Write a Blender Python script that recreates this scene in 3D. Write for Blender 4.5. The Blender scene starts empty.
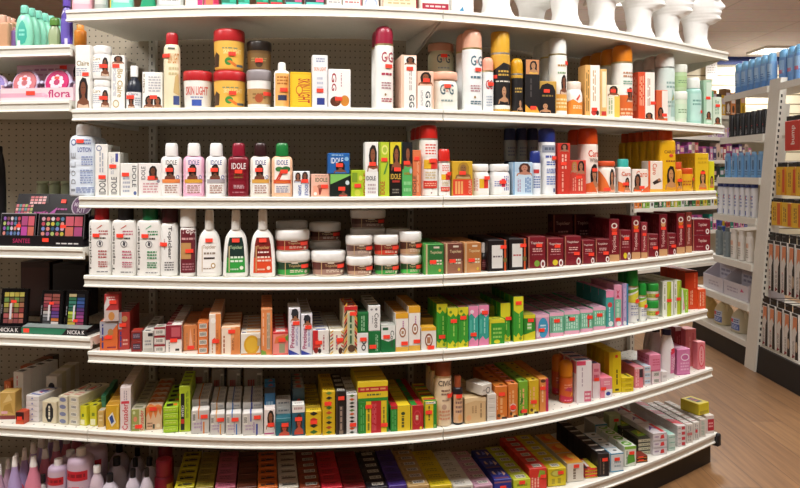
import bpy, bmesh, math, random
import numpy as np
from mathutils import Vector, Matrix
random.seed(7)
SC = bpy.context.scene
COL = SC.collection
PI = math.pi
F = 700.0            # focal length in pixels of an 800 x 488 frame
EYE = 1.33
HZ = 173.0           # image row of the horizon

# ------------------------------------------------------------------ materials
def lin(h):
    if not isinstance(h, str): return h
    c = [int(h[i:i+2], 16) / 255 for i in (0, 2, 4)]
    return tuple(x / 12.92 if x <= .04045 else ((x + .055) / 1.055) ** 2.4 for x in c)
MATS = {}
def mat(h, rough=.42, kind='plain'):
    key = (h, rough, kind)
    if key in MATS: return MATS[key]
    m = bpy.data.materials.new('%s_%s' % (kind, h)); m.use_nodes = True
    nt = m.node_tree; b = nt.nodes['Principled BSDF']
    c = lin(h)
    b.inputs['Roughness'].default_value = rough
    b.inputs['Base Color'].default_value = (*c, 1)
    if kind in ('plain', 'card'):
        n = nt.nodes.new('ShaderNodeTexNoise'); n.inputs['Scale'].default_value = 60
        mx = nt.nodes.new('ShaderNodeMix'); mx.data_type = 'RGBA'
        mx.inputs['A'].default_value = (*[x * .94 for x in c], 1)
        mx.inputs['B'].default_value = (*[min(1, x * 1.04) for x in c], 1)
        tc = nt.nodes.new('ShaderNodeTexCoord')
        nt.links.new(tc.outputs['Object'], n.inputs['Vector'])
        nt.links.new(n.outputs['Fac'], mx.inputs['Factor'])
        nt.links.new(mx.outputs['Result'], b.inputs['Base Color'])
    if kind == 'clear':
        b.inputs['Transmission Weight'].default_value = .75
        b.inputs['Roughness'].default_value = .15
        b.inputs['IOR'].default_value = 1.2
    if kind == 'milky':
        b.inputs['Transmission Weight'].default_value = .12
        b.inputs['Roughness'].default_value = .3
        b.inputs['IOR'].default_value = 1.3
    if kind == 'metal':
        b.inputs['Metallic'].default_value = .9
        b.inputs['Roughness'].default_value = .3
    MATS[key] = m
    return m

# ------------------------------------------------------------------ objects
def link(name, me, parent=None):
    o = bpy.data.objects.new(name, me); COL.objects.link(o)
    if parent is not None: o.parent = parent
    return o
def empty(name):
    o = bpy.data.objects.new(name, None); COL.objects.link(o); o.empty_display_size = .05
    return o
LABELS = {}
def tag(o, label, cat, group=None):
    o['label'] = label; o['category'] = cat
    if group: o['group'] = group
    LABELS.setdefault(label, []).append(o.name)
    n = len(label.split())
    if n < 4 or n > 16: print('LABELWORDS', n, label)
def struct(o):
    o['kind'] = 'structure'; return o
def mesh(name, V, Fc, mats, mi=None, smooth=False, sharp=None):
    me = bpy.data.meshes.new(name); me.from_pydata(V, [], Fc)
    for m in mats: me.materials.append(m)
    if mi is not None: me.polygons.foreach_set('material_index', mi)
    if smooth:
        me.polygons.foreach_set('use_smooth', [True] * len(me.polygons))
        if sharp: me.set_sharp_from_angle(angle=math.radians(sharp))
    me.update()
    return me
def bm_mesh(name, bm, mats, smooth=False, sharp=None):
    me = bpy.data.meshes.new(name); bm.to_mesh(me); bm.free()
    for m in mats: me.materials.append(m)
    if smooth:
        me.polygons.foreach_set('use_smooth', [True] * len(me.polygons))
        if sharp: me.set_sharp_from_angle(angle=math.radians(sharp))
    return me
def bm_box(bm, x0, x1, y0, y1, z0, z1, bev=0, mi=0):
    vs = [bm.verts.new(p) for p in ((x0,y0,z0),(x1,y0,z0),(x1,y1,z0),(x0,y1,z0),(x0,y0,z1),(x1,y0,z1),(x1,y1,z1),(x0,y1,z1))]
    fs = [bm.faces.new([vs[i] for i in q]) for q in ((3,2,1,0),(4,5,6,7),(0,1,5,4),(1,2,6,5),(2,3,7,6),(3,0,4,7))]
    for f in fs: f.material_index = mi
    if bev:
        es = list({e for f in fs for e in f.edges})
        r = bmesh.ops.bevel(bm, geom=es, offset=bev, segments=1, profile=.5, affect='EDGES')
        for f in r['faces']: f.material_index = mi
def box_mesh(name, x0, x1, y0, y1, z0, z1, m, bev=.0015):
    bm = bmesh.new(); bm_box(bm, x0, x1, y0, y1, z0, z1, bev); return bm_mesh(name, bm, [m])

# lathe / oval shell: profile of (z, half width), depth ratio k, superellipse exponent e
def spow(c, p): return math.copysign(abs(c) ** p, c)
def vessel(name, prof, k, e, m, n=28, sharp=50):
    V, Fc = [], []
    for z, a in prof:
        for i in range(n):
            t = 2 * PI * i / n
            V.append((a * spow(math.cos(t), 2 / e), a * k * spow(math.sin(t), 2 / e), z))
    for j in range(len(prof) - 1):
        for i in range(n):
            Fc.append((j*n+i, j*n+(i+1) % n, (j+1)*n+(i+1) % n, (j+1)*n+i))
    Fc.append(tuple(reversed(range(n)))); L = (len(prof)-1) * n; Fc.append(tuple(range(L, L+n)))
    return mesh(name, V, Fc, [m], None, True, sharp)

# ------------------------------------------------------------------ printing
def R(u0, v0, u1, v1, c): return ('r', u0, v0, u1, v1, c)
def E(cu, cv, ru, rv, c): return ('e', cu, cv, ru, rv, c)
def T(s, u0, v0, u1, v1, c, rot=0): return ('t', u0, v0, u1, v1, c, s, rot)
def W(u0, v0, u1, v1, c, n=3, rot=0): return ('w', u0, v0, u1, v1, c, n, rot)
def P(u0, v0, u1, v1, skin='7a4a33', top='d8b8a0', hair='1c1412'): return ('p', u0, v0, u1, v1, skin, top, hair)
def G(c, *pts): return ('g', c, pts)
def B(u0, v0, u1, v1): return ('b', u0, v0, u1, v1)      # bar code
def S(u, v): return ('s', u, v)                          # red price sticker
RED = 'ff4632'
FONTS = {}
def glyphs(s):
    if s not in FONTS:
        cu = bpy.data.curves.new('t', 'FONT'); cu.body = s; cu.resolution_u = 2; cu.offset = .016
        o = bpy.data.objects.new('t', cu)
        me = bpy.data.meshes.new_from_object(o)
        V = np.array([v.co[:2] for v in me.vertices]) if len(me.vertices) else np.zeros((0, 2))
        Fc = [tuple(p.vertices) for p in me.polygons]
        if len(V):
            V = (V - V.min(0)) / np.maximum(V.max(0) - V.min(0), 1e-6)
        bpy.data.objects.remove(o); bpy.data.meshes.remove(me); bpy.data.curves.remove(cu)
        FONTS[s] = (V, Fc)
    return FONTS[s]
def rectgrid(u0, v0, u1, v1, n):
    V = []; Fc = []
    for i in range(n + 1):
        u = u0 + (u1 - u0) * i / n
        V += [(u, v0), (u, v1)]
    for i in range(n): Fc.append((2*i, 2*i+2, 2*i+3, 2*i+1))
    return V, Fc
def ell(cu, cv, ru, rv, n=18):
    return [(cu + ru * math.cos(2*PI*i/n), cv + rv * math.sin(2*PI*i/n)) for i in range(n)], [tuple(range(n))]
def art_shapes(items, nsub, rng):
    out = []
    for it in items:
        k = it[0]
        if k == 'r': out.append((*rectgrid(*it[1:5], nsub), it[5]))
        elif k == 'e': out.append((*ell(*it[1:5]), it[5]))
        elif k == 'g': out.append((list(it[2]), [tuple(range(len(it[2])))], it[1]))
        elif k == 't':
            _, u0, v0, u1, v1, c, s, rot = it
            V, Fc = glyphs(s)
            if rot == 1: V2 = [(1 - b, a) for a, b in V]      # reads upwards
            elif rot == -1: V2 = [(b, 1 - a) for a, b in V]   # reads downwards
            else: V2 = V
            out.append(([(u0 + (u1-u0)*a, v0 + (v1-v0)*b) for a, b in V2], Fc, c))
        elif k == 'w':
            _, u0, v0, u1, v1, c, n, rot = it
            V, Fc = [], []
            for i in range(n):
                a = 0.0
                while a < .97:
                    w = rng.uniform(.12, .34); b = min(1, a + w)
                    q0, q1 = (i + .2) / n, (i + .72) / n
                    if rot: r = [(u0+(u1-u0)*q0, v0+(v1-v0)*a), (u0+(u1-u0)*q1, v0+(v1-v0)*b)]
                    else: r = [(u0+(u1-u0)*a, v1-(v1-v0)*q1), (u0+(u1-u0)*b, v1-(v1-v0)*q0)]
                    (x0, y0), (x1, y1) = r
                    l = len(V); V += [(x0, y0), (x1, y0), (x1, y1), (x0, y1)]; Fc.append((l, l+1, l+2, l+3))
                    a = b + .06
            out.append((V, Fc, c))
        elif k == 'b':
            _, u0, v0, u1, v1 = it
            out.append((*rectgrid(u0, v0, u1, v1, 1), 'e8e4da'))
            V, Fc = [], []; a = .08
            while a < .9:
                w = rng.uniform(.025, .08); l = len(V)
                x0, x1 = u0+(u1-u0)*a, u0+(u1-u0)*min(.94, a+w)
                y0, y1 = v0+(v1-v0)*.16, v0+(v1-v0)*.86
                V += [(x0, y0), (x1, y0), (x1, y1), (x0, y1)]; Fc.append((l, l+1, l+2, l+3)); a += w + .04
            out.append((V, Fc, '2a2726'))
        elif k == 'p':
            _, u0, v0, u1, v1, skin, top, hair = it
            U = lambda a: u0 + (u1-u0)*a
            Q = lambda b: v0 + (v1-v0)*b
            w, h = u1-u0, v1-v0
            out.append(([(U(.2),Q(.25)),(U(.85),Q(.2)),(U(.88),Q(.72)),(U(.72),Q(.97)),(U(.45),Q(1)),(U(.24),Q(.86)),(U(.15),Q(.6))], [tuple(range(7))], hair))
            out.append(([(U(0),Q(0)),(U(1),Q(0)),(U(.95),Q(.22)),(U(.66),Q(.34)),(U(.62),Q(.5)),(U(.42),Q(.5)),(U(.4),Q(.34)),(U(.06),Q(.2))], [tuple(range(8))], skin))
            out.append(([(U(.08),Q(0)),(U(.95),Q(0)),(U(.9),Q(.12)),(U(.55),Q(.08)),(U(.14),Q(.14))], [tuple(range(5))], top))
            out.append((*ell(U(.51), Q(.62), w*.2, h*.24), skin))
            out.append((*ell(U(.44), Q(.67), w*.035, h*.02, 6), '140e0c'))
            out.append((*ell(U(.59), Q(.67), w*.035, h*.02, 6), '140e0c'))
            out.append((*ell(U(.52), Q(.5), w*.06, h*.022, 8), '8c2f2c'))
    return out
def clip(poly, u, keep_less):
    out = []
    for i in range(len(poly)):
        a, b = poly[i], poly[(i + 1) % len(poly)]
        ia, ib = (a[0] <= u) == keep_less or a[0] == u, (b[0] <= u) == keep_less or b[0] == u
        if ia: out.append(a)
        if ia != ib:
            t = (u - a[0]) / (b[0] - a[0]); out.append((u, a[1] + (b[1] - a[1]) * t))
    return out
def strips(vs, fs, n):
    V, Fc = [], []
    for f in fs:
        poly = [tuple(vs[i]) for i in f]
        lo, hi = min(p[0] for p in poly), max(p[0] for p in poly)
        i0, i1 = math.floor(lo * n), math.ceil(hi * n)
        for i in range(i0, max(i1, i0 + 1)):
            q = clip(clip(poly, (i + 1) / n, True), i / n, False) if i1 - i0 > 1 else poly
            if len(q) < 3: continue
            l = len(V); V += q; Fc.append(tuple(range(l, l + len(q))))
    return V, Fc
def print_mesh(name, items, surf, nsub=1, seed=1):
    rng = random.Random(seed)
    V, Fc, mi, mats = [], [], [], []
    for j, (vs, fs, c) in enumerate(art_shapes(items, 1, rng)):
        if nsub > 1:
            vs, fs = strips(vs, fs, nsub * 2)
            if len(fs) < 60:
                vs, fs = strips([(b, a) for a, b in vs], fs, 14); vs = [(a, b) for b, a in vs]; fs = [tuple(reversed(f)) for f in fs]
        m = mat(c, .45, 'print')
        if m not in mats: mats.append(m)
        k = mats.index(m); l = len(V)
        e = .0003 + .00006 * j
        V += [surf(u, v, e) for u, v in vs]
        for f in fs:
            Fc.append(tuple(l + i for i in f)); mi.append(k)
    return mesh(name, V, Fc, mats, mi)

# ------------------------------------------------------------------ the curved shelf run
PX = np.array([-60, 0, 82, 250, 440, 549, 640, 717]); PD = np.array([2.475, 2.45, 2.412, 2.33, 2.41, 2.589, 2.824, 3.2])
XS = (PX - 400) / F * PD
COEF = np.polyfit(XS, PD, 4)
D1 = np.polyder(COEF)
def lip(X, inset=0.0):
    Y = float(np.polyval(COEF, X)); s = float(np.polyval(D1, X)); q = math.hypot(1, s)
    return X - s / q * inset, Y + inset / q, math.atan(s)
def X_at(px, inset=0.0):
    a, b = -2.2, 2.2
    for _ in range(40):
        c = (a + b) / 2; x, y, _t = lip(c, inset)
        if 400 + F * x / y < px: a = c
        else: b = c
    return (a + b) / 2
def zrow(y, depth): return EYE - (y - HZ) / F * depth
TURN = .5
LEFTBAY = [False]
def heading(px, ph, turn):
    if turn != TURN or LEFTBAY[0]: return ph * turn
    return math.radians(11 + 4 * min(1, max(0, (px - 440) / 280)))
def seat(x0, x1, inset, turn=TURN):
    xc = (x0 + x1) / 2
    for _ in range(2):
        x, y, ph = lip(X_at(xc, inset), inset)
        hd = heading(xc, ph, turn)
        w = (x1 - x0) * y * y / (F * (math.cos(hd) * y - math.sin(hd) * x))
    ins = inset + .8 * w / 2 * abs(math.sin(ph - hd))
    x, y, ph = lip(X_at(xc, ins), ins)
    return x, y, hd, w
# ------------------------------------------------------------------ goods
ORD = ['', 'first', 'second', 'third', 'fourth', 'fifth', 'sixth', 'seventh', 'eighth', 'ninth', 'tenth', 'eleventh', 'twelfth', 'thirteenth', 'fourteenth', 'fifteenth', 'sixteenth', 'seventeenth', 'eighteenth', 'nineteenth', 'twentieth']
def ordw(i):
    if i <= 20: return ORD[i]
    return 'twenty-' + ORD[i - 20] if i < 30 else 'thirtieth' if i == 30 else 'thirty-' + ORD[i - 30]
DECK = {}        # shelf key -> deck height
WHERE = {}       # shelf key -> phrase
LAST = {'top': 0, 'x': 0, 'y': 0, 'hd': 0}
def copy_tree(o, parent=None, skip=()):
    c = o.copy(); COL.objects.link(c)
    if parent is not None: c.parent = parent
    for ch in o.children:
        if ch.name.split('.')[0] not in skip: copy_tree(ch, c, skip)
    return c
def sticker(parent, surf, u, v, w, h, wu, hv):
    du, dv = wu / 2, hv / 2
    V, Fc = rectgrid(u - du, v - dv, u + du, v + dv, 3)
    P1 = [surf(a, b, .0021) for a, b in V]; l = len(P1)
    P0 = [surf(a, b, .0012) for a, b in V]
    Fs = list(Fc) + [(0, 1, l+1, l)] + [tuple(reversed([i + l for i in f])) for f in Fc]
    link('price_sticker', mesh('price_sticker', P1 + P0, Fs, [mat(RED, .5, 'print')]), parent)
def put(o, x, y, z, hd):
    o.location = (x, y, z); o.rotation_euler = (0, 0, hd)
def phrase(desc, k, n, s, ns, where):
    t = desc
    if ns > 1: t += ', ' + ('bottom' if s == 0 else 'topmost' if s == ns - 1 else ORD[s + 1] + ' up') + ' of its stack'
    if k > 0: t += ', ' + ordw(k + 1) + ' in its row'
    if len((t + ' ' + where).split()) <= 16: t += ' ' + where
    return t
VIS = False
TOPS = {}        # shelf key -> height of the steel above it
def rows_fit(inset, d, n): return max(1, min(n, int((DEPTH - .028 - inset) / d)))
HIDDEN = set('''A662,52/3/0 C582,240/2/0 C619.5,230/1/0 C647.5,234/1/0 C647.5,234/2/0 C667.5,233/1/0 D154,327/1/0 D154,327/2/0 D154,327/3/0 D154,327/4/0 D523.5,314.5/2/0 D523.5,314.5/3/0 D535.5,314.5/5/0 D535.5,314.5/6/0 D640.5,283.5/1/0 D640.5,283.5/2/0 D648.5,284/2/0 D648.5,301/1/0 D648.5,301/2/0 D681.5,289.5/1/0 D681.5,289.5/2/0 D698,289/1/0 E243.5,369/1/0 E276,399/1/0 E276,399/2/0 E276,399/3/0 E276,399/4/0 E276,399/5/0 E358,401/1/0 E600.5,377.5/2/0 E621.5,377/1/0 E621.5,377/2/0 E651.5,371/1/0 E651.5,371/1/1 E89.5,406/2/0 F585,468/1/0 F624.5,446/4/0 F706,415.5/1/0 LE4,381/1/0 LE79.5,406/3/0'''.split())
def repeat(key, root, desc, cat, group, where, x, y, z, hd, h, d, n, ns, gap, stk_back, skip=('price_sticker',), jit=.0):
    cnt = 0
    for k in range(n):
        for s in range(ns if (k == 0 or stk_back) else 1):
            if (k or s) and '%s/%d/%d' % (key, k, s) in HIDDEN: continue
            if k == 0 and s == 0: o = root
            else: o = copy_tree(root, None, skip if k else (() if s == ns - 1 else skip))
            sx, sy = -math.sin(hd), math.cos(hd)
            q = k * (d + gap)
            put(o, x + sx * q, y + sy * q, z + s * (h + .0004), hd + (random.uniform(-jit, jit) if k else 0))
            tag(o, phrase(desc, k, n, s, ns, where), cat, group)
            if VIS: o['vis_key'] = '%s/%d/%d' % (key, k, s)
def carton(sh, x0, x1, yt, col, desc, art=(), d=.045, n=1, st=1, top=(), inset=.009, on=False, turn=TURN, rot=0, yb=None, name='carton', side=None, stb=True, squeeze=.965):
    LEFTBAY[0] = sh[0] == 'L'
    if sh == 'F' and x0 > 585: inset = max(.003, inset - .028)
    x, y, hd, w = seat(x0, x1, inset, turn)
    w *= squeeze
    z = DECK[sh]
    if on: z = LAST['top']
    H = max(.012, min(zrow(yt, y), TOPS.get(sh, 9)) - z)
    n = rows_fit(inset, d + .0022, n)
    h = H / st - .0004
    hd += rot
    cy = d / 2
    if name == 'carton':
        q = h / w
        name = 'flat_carton' if q < .62 else 'soap_carton' if sh == 'C' and q < 2.2 else 'slim_carton' if q > 2.0 else 'brick_carton' if sh == 'F' else 'carton'
    root = link(name, box_mesh(name, -w/2, w/2, 0, d, 0, h, mat(col, .42, 'card'), min(.0016, w*.03)))
    seed = int(x0 * 31 + yt * 7)
    front = lambda u, v, e: ((u - .5) * w, -e, v * h)
    items = [a for a in art if a[0] != 's']
    sk = [a for a in art if a[0] == 's']
    if items: link('front_print', print_mesh('front_print', items, front, 1, seed), root)
    for s in sk: sticker(root, front, s[1], s[2], w, h, min(.023, w*.6) / w, min(.0125, h*.4) / h)
    tp = lambda u, v, e: ((u - .5) * w, v * d, h + e)
    seam = [R(.02, .1, .98, .1 + .0012 / d, lin_dark(col))]
    if top is not None and z + h < EYE + .02: link('top_print', print_mesh('top_print', seam + list(top), tp, 1, seed + 1), root)
    if side:
        sf = lambda u, v, e: (-w/2 - e, d - u * d, v * h)
        link('side_print', print_mesh('side_print', list(side), sf, 1, seed + 2), root)
    repeat('%s%g,%g' % (sh, x0, yt), root, desc, 'box', 'cartons ' + WHERE[sh], WHERE[sh], x, y, z, hd, h, d, n, st, .0022, stb)
    LAST.update(top=z + H + .0005, x=x, y=y, hd=hd)
    return root
def lin_dark(c):
    r = [int(int(c[i:i+2], 16) * .72) for i in (0, 2, 4)]
    return '%02x%02x%02x' % tuple(r)
def interp(prof, z):
    for (z0, a0), (z1, a1) in zip(prof, prof[1:]):
        if z <= z1: return a0 + (a1 - a0) * ((z - z0) / (z1 - z0) if z1 > z0 else 0)
    return prof[-1][1]
# body profiles: (height fraction, half-width fraction); k depth ratio, e exponent
BODY = {
 'lotion': ([(0,.9),(.015,.98),(.03,1),(.36,1),(.385,.965),(.41,1),(.46,1),(.485,.965),(.51,1),(.56,1),(.585,.965),(.61,1),(.84,1),(.9,.985),(.95,.92),(.98,.8),(1,.6)], .58, 3.2),
 'slab':   ([(0,.93),(.012,.985),(.03,1),(.9,1),(.95,.98),(.985,.92),(1,.8)], .5, 5),
 'round':  ([(0,.9),(.012,.98),(.03,1),(.9,1),(.95,.96),(.985,.84),(1,.66)], 1, 2),
 'can':    ([(0,.92),(.012,1),(.03,1),(.95,1),(.985,.985),(1,.95)], 1, 2),
 'jar':    ([(0,.84),(.03,.93),(.1,.98),(.3,1),(.8,1),(.92,.97),(1,.9)], 1, 2),
 'tub':    ([(0,.8),(.04,.88),(.1,.9),(.9,.96),(1,.96)], 1, 2),
 'pot':    ([(0,.9),(.02,.98),(.06,1),(.7,1),(.82,.985),(.9,.93),(.96,.86),(1,.84)], 1, 2),
 'cocoa':  ([(0,.86),(.02,.95),(.05,1),(.2,.995),(.5,.95),(.75,.86),(.86,.77),(.93,.62),(.97,.5),(1,.42)], .55, 2.8),
 'tall':   ([(0,.9),(.012,.98),(.03,1),(.93,.97),(.97,.9),(1,.75)], .8, 2.4),
 'bulge':  ([(0,.88),(.02,.96),(.06,1),(.55,1),(.7,.95),(.82,.8),(.91,.58),(.96,.42),(1,.36)], 1, 2),
 'pear':   ([(0,.88),(.02,.96),(.06,1),(.35,.95),(.6,.75),(.8,.52),(.93,.38),(1,.36)], .9, 2.2),
 'teal':   ([(0,.8),(.03,.9),(.2,.98),(.4,1),(.6,.97),(.8,.84),(.92,.66),(.97,.5),(1,.4)], .55, 2.4),
 'wave':   ([(0,.78),(.02,.86),(.15,.9),(.4,1),(.6,.98),(.8,.82),(.93,.62),(1,.5)], .6, 2.6),
}
CAP = {
 'flip':  ([(0,1),(.04,1.02),(.75,.98),(.9,.92),(1,.78)], 1, 2.6),
 'dome':  ([(0,1),(.6,1),(.8,.94),(.92,.8),(1,.55)], 1, 2),
 'flat':  ([(0,1),(.9,1),(1,.92)], 1, 2),
 'lid':   ([(0,.98),(.06,1),(.8,1),(.94,.96),(1,.88)], 1, 2),
 'disc':  ([(0,1),(.5,1),(.62,1.0),(.64,.94),(.68,.94),(.7,1),(.93,.98),(1,.9)], 1, 2.2),
 'cone':  ([(0,1),(.25,1),(.3,.9),(1,.72)], 1, 2),
 'bung':  ([(0,1),(.05,1.04),(.6,.98),(.8,.9),(.93,.7),(1,.4)], 1, 2),
}
def bottle(sh, x0, x1, yt, ycap, kind, col, capcol, desc, art=(), cap='flat', capw=.7, n=1, inset=.011, on=False, fin='plain', name=None, cat='bottle', collar=None, st=1, labelname='label', gap=.006, skip=('price_sticker',), turn=TURN, k=None):
    prof, kk, e = BODY[kind]
    if k: kk = k
    LEFTBAY[0] = sh[0] == 'L'
    x, y, hd, w = seat(x0, x1, inset, turn)
    a = w / 2 * .985
    z = LAST['top'] if on else DECK[sh]
    H = (min(zrow(yt, y), TOPS.get(sh, 9)) - z) / st
    n = rows_fit(inset, 2 * kk * a + gap, n)
    hb = H - (ycap - yt) * y / F
    hb = max(.01, min(hb, H - .004))
    pr = [(f * hb, q * a) for f, q in prof]
    name = name or cat
    root = empty(name)
    b = kk * a
    link('body', vessel('body', pr, kk, e, mat(col, .3, fin)), root)
    cp, ck, ce = CAP[cap]
    ca = a * capw; ch = H - hb
    ckk = kk if (kk >= .75 or cap == 'lid') else min(1, b * .92 / ca)
    link('lid' if cap == 'lid' else 'cap', vessel('cap', [(hb + f * ch, q * ca) for f, q in cp], ckk, max(2, min(ce, e)) if kk < 1 else 2, mat(capcol, .32, 'plain')), root)
    if collar:
        link('collar', vessel('collar', [(hb - .003, a * 1.005), (hb + .003, a * 1.005)], kk, e, mat(collar, .3, 'metal')), root)
    def surf(u, v, eps):
        aa = max(1e-4, interp(pr, min(max(v, 0), 1) * hb))
        xx = (u - .5) * 2 * a
        xx = max(-.985 * aa, min(.985 * aa, xx))
        yy = -aa * kk * (1 - abs(xx / aa) ** e) ** (1 / e)
        # push along the outward direction in plan
        nx, ny = xx / (aa * aa), yy / ((aa * kk) ** 2); q = math.hypot(nx, ny) or 1
        return (xx + nx / q * eps * 2, yy + ny / q * eps * 2, v * hb)
    items = [i for i in art if i[0] != 's']
    if items: link(labelname, print_mesh(labelname, items, surf, 10, int(x0 * 13 + yt)), root)
    for s in [i for i in art if i[0] == 's']: sticker(root, surf, s[1], s[2], w, hb, min(.023, w*.5) / w, min(.0125, hb*.3) / hb)
    o = b   # front of the body touches the inset line
    x2, y2 = x - math.sin(hd) * b, y + math.cos(hd) * b
    repeat('%s%g,%g' % (sh, x0, yt), root, desc, cat, {'bottle': 'bottles ', 'jar': 'jars ', 'can': 'spray cans ', 'tube': 'tubes '}.get(cat, cat + 's ') + WHERE[sh], WHERE[sh], x2, y2, z, hd, H, 2 * b, n, st, gap, True, skip)
    LAST.update(top=z + H * st + .0005, x=x, y=y, hd=hd)
    return root
def can(sh, x0, x1, yt, ycap, col, capcol, desc, art=(), **kw):
    kw.setdefault('cap', 'dome'); kw.setdefault('capw', .97); kw.setdefault('collar', 'd8c890')
    return bottle(sh, x0, x1, yt, ycap, kw.pop('kind', 'can'), col, capcol, desc, art, cat='can', name='spray_can', **kw)
def jar(sh, x0, x1, yt, ycap, col, capcol, desc, art=(), **kw):
    kw.setdefault('cap', 'lid'); kw.setdefault('capw', 1.0)
    return bottle(sh, x0, x1, yt, ycap, kw.pop('kind', 'tub'), col, capcol, desc, art, cat='jar', name='cream_jar', **kw)
# ------------------------------------------------------------------ setting
def nodes(m): return m.node_tree.nodes, m.node_tree.links, m.node_tree.nodes['Principled BSDF']
def dotted(h, pitch, rad, name, dark=.03, rough=.5):
    """painted metal or hardboard with a grid of punched holes, from the UV map in metres"""
    m = bpy.data.materials.new(name); m.use_nodes = True
    N, L, b = nodes(m); b.inputs['Roughness'].default_value = rough
    uv = N.new('ShaderNodeUVMap'); uv.uv_map = 'UVMap'
    sc = N.new('ShaderNodeVectorMath'); sc.operation = 'SCALE'; sc.inputs['Scale'].default_value = 1 / pitch
    fr = N.new('ShaderNodeVectorMath'); fr.operation = 'FRACTION'
    sb = N.new('ShaderNodeVectorMath'); sb.operation = 'SUBTRACT'; sb.inputs[1].default_value = (.5, .5, 0)
    ln = N.new('ShaderNodeVectorMath'); ln.operation = 'LENGTH'
    lt = N.new('ShaderNodeMath'); lt.operation = 'LESS_THAN'; lt.inputs[1].default_value = rad / pitch
    mx = N.new('ShaderNodeMix'); mx.data_type = 'RGBA'
    c = lin(h)
    mx.inputs['A'].default_value = (*c, 1); mx.inputs['B'].default_value = (*[x * dark for x in c], 1)
    L.new(uv.outputs[0], sc.inputs[0]); L.new(sc.outputs[0], fr.inputs[0]); L.new(fr.outputs[0], sb.inputs[0])
    L.new(sb.outputs[0], ln.inputs[0]); L.new(ln.outputs['Value'], lt.inputs[0]); L.new(lt.outputs[0], mx.inputs['Factor'])
    L.new(mx.outputs['Result'], b.inputs['Base Color'])
    return m
CREAM = mat('e5e3da', .35); CREAM2 = mat('d6d3c9', .4); BLACK = mat('17161a', .5)
DECKM = dotted('e6e3d8', .0254 * 1.6, .0032, 'punched_shelf_steel', .12)
PEG = dotted('a89c8a', .0254, .0030, 'pegboard', .15)

# floor
def wood_floor():
    m = bpy.data.materials.new('wood_planks'); m.use_nodes = True
    N, L, b = nodes(m); b.inputs['Roughness'].default_value = .38
    tc = N.new('ShaderNodeTexCoord'); mp = N.new('ShaderNodeMapping'); mp.inputs['Rotation'].default_value = (0, 0, PI / 2)
    L.new(tc.outputs['Object'], mp.inputs['Vector'])
    br = N.new('ShaderNodeTexBrick'); br.inputs['Scale'].default_value = 1
    br.inputs['Brick Width'].default_value = 1.25; br.inputs['Row Height'].default_value = .17
    br.inputs['Mortar Size'].default_value = .0016; br.offset = .37
    br.inputs['Color1'].default_value = (*lin('9c7650'), 1); br.inputs['Color2'].default_value = (*lin('906a46'), 1)
    br.inputs['Mortar'].default_value = (*lin('644830'), 1)
    L.new(mp.outputs[0], br.inputs['Vector'])
    m2 = N.new('ShaderNodeMapping'); m2.inputs['Scale'].default_value = (28, 1.6, 1)
    L.new(tc.outputs['Object'], m2.inputs['Vector'])
    n = N.new('ShaderNodeTexNoise'); n.inputs['Scale'].default_value = 1.6; n.inputs['Detail'].default_value = 6
    L.new(m2.outputs[0], n.inputs['Vector'])
    cr = N.new('ShaderNodeValToRGB'); cr.color_ramp.elements[0].position = .35; cr.color_ramp.elements[1].position = .7
    cr.color_ramp.elements[0].color = (.62, .58, .55, 1); cr.color_ramp.elements[1].color = (1.08, 1.05, 1.0, 1)
    L.new(n.outputs['Fac'], cr.inputs['Fac'])
    mu = N.new('ShaderNodeMix'); mu.data_type = 'RGBA'; mu.blend_type = 'MULTIPLY'; mu.inputs['Factor'].default_value = .8
    L.new(br.outputs['Color'], mu.inputs['A']); L.new(cr.outputs['Color'], mu.inputs['B'])
    L.new(mu.outputs['Result'], b.inputs['Base Color'])
    return m
def ceiling_mat():
    m = bpy.data.materials.new('ceiling_tiles'); m.use_nodes = True
    N, L, b = nodes(m); b.inputs['Roughness'].default_value = .9
    tc = N.new('ShaderNodeTexCoord'); br = N.new('ShaderNodeTexBrick'); br.offset = 0
    br.inputs['Scale'].default_value = 1; br.inputs['Brick Width'].default_value = 1.2; br.inputs['Row Height'].default_value = .6
    br.inputs['Mortar Size'].default_value = .012
    br.inputs['Color1'].default_value = (*lin('e6d9d6'), 1); br.inputs['Color2'].default_value = (*lin('e2d4d2'), 1)
    br.inputs['Mortar'].default_value = (*lin('cfc0bd'), 1)
    L.new(tc.outputs['Object'], br.inputs['Vector'])
    n = N.new('ShaderNodeTexNoise'); n.inputs['Scale'].default_value = 14; n.inputs['Detail'].default_value = 5
    L.new(tc.outputs['Object'], n.inputs['Vector'])
    mx = N.new('ShaderNodeMix'); mx.data_type = 'RGBA'; mx.blend_type = 'MULTIPLY'; mx.inputs['Factor'].default_value = .25
    L.new(br.outputs['Color'], mx.inputs['A']); L.new(n.outputs['Color'], mx.inputs['B'])
    L.new(mx.outputs['Result'], b.inputs['Base Color'])
    return m
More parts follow.
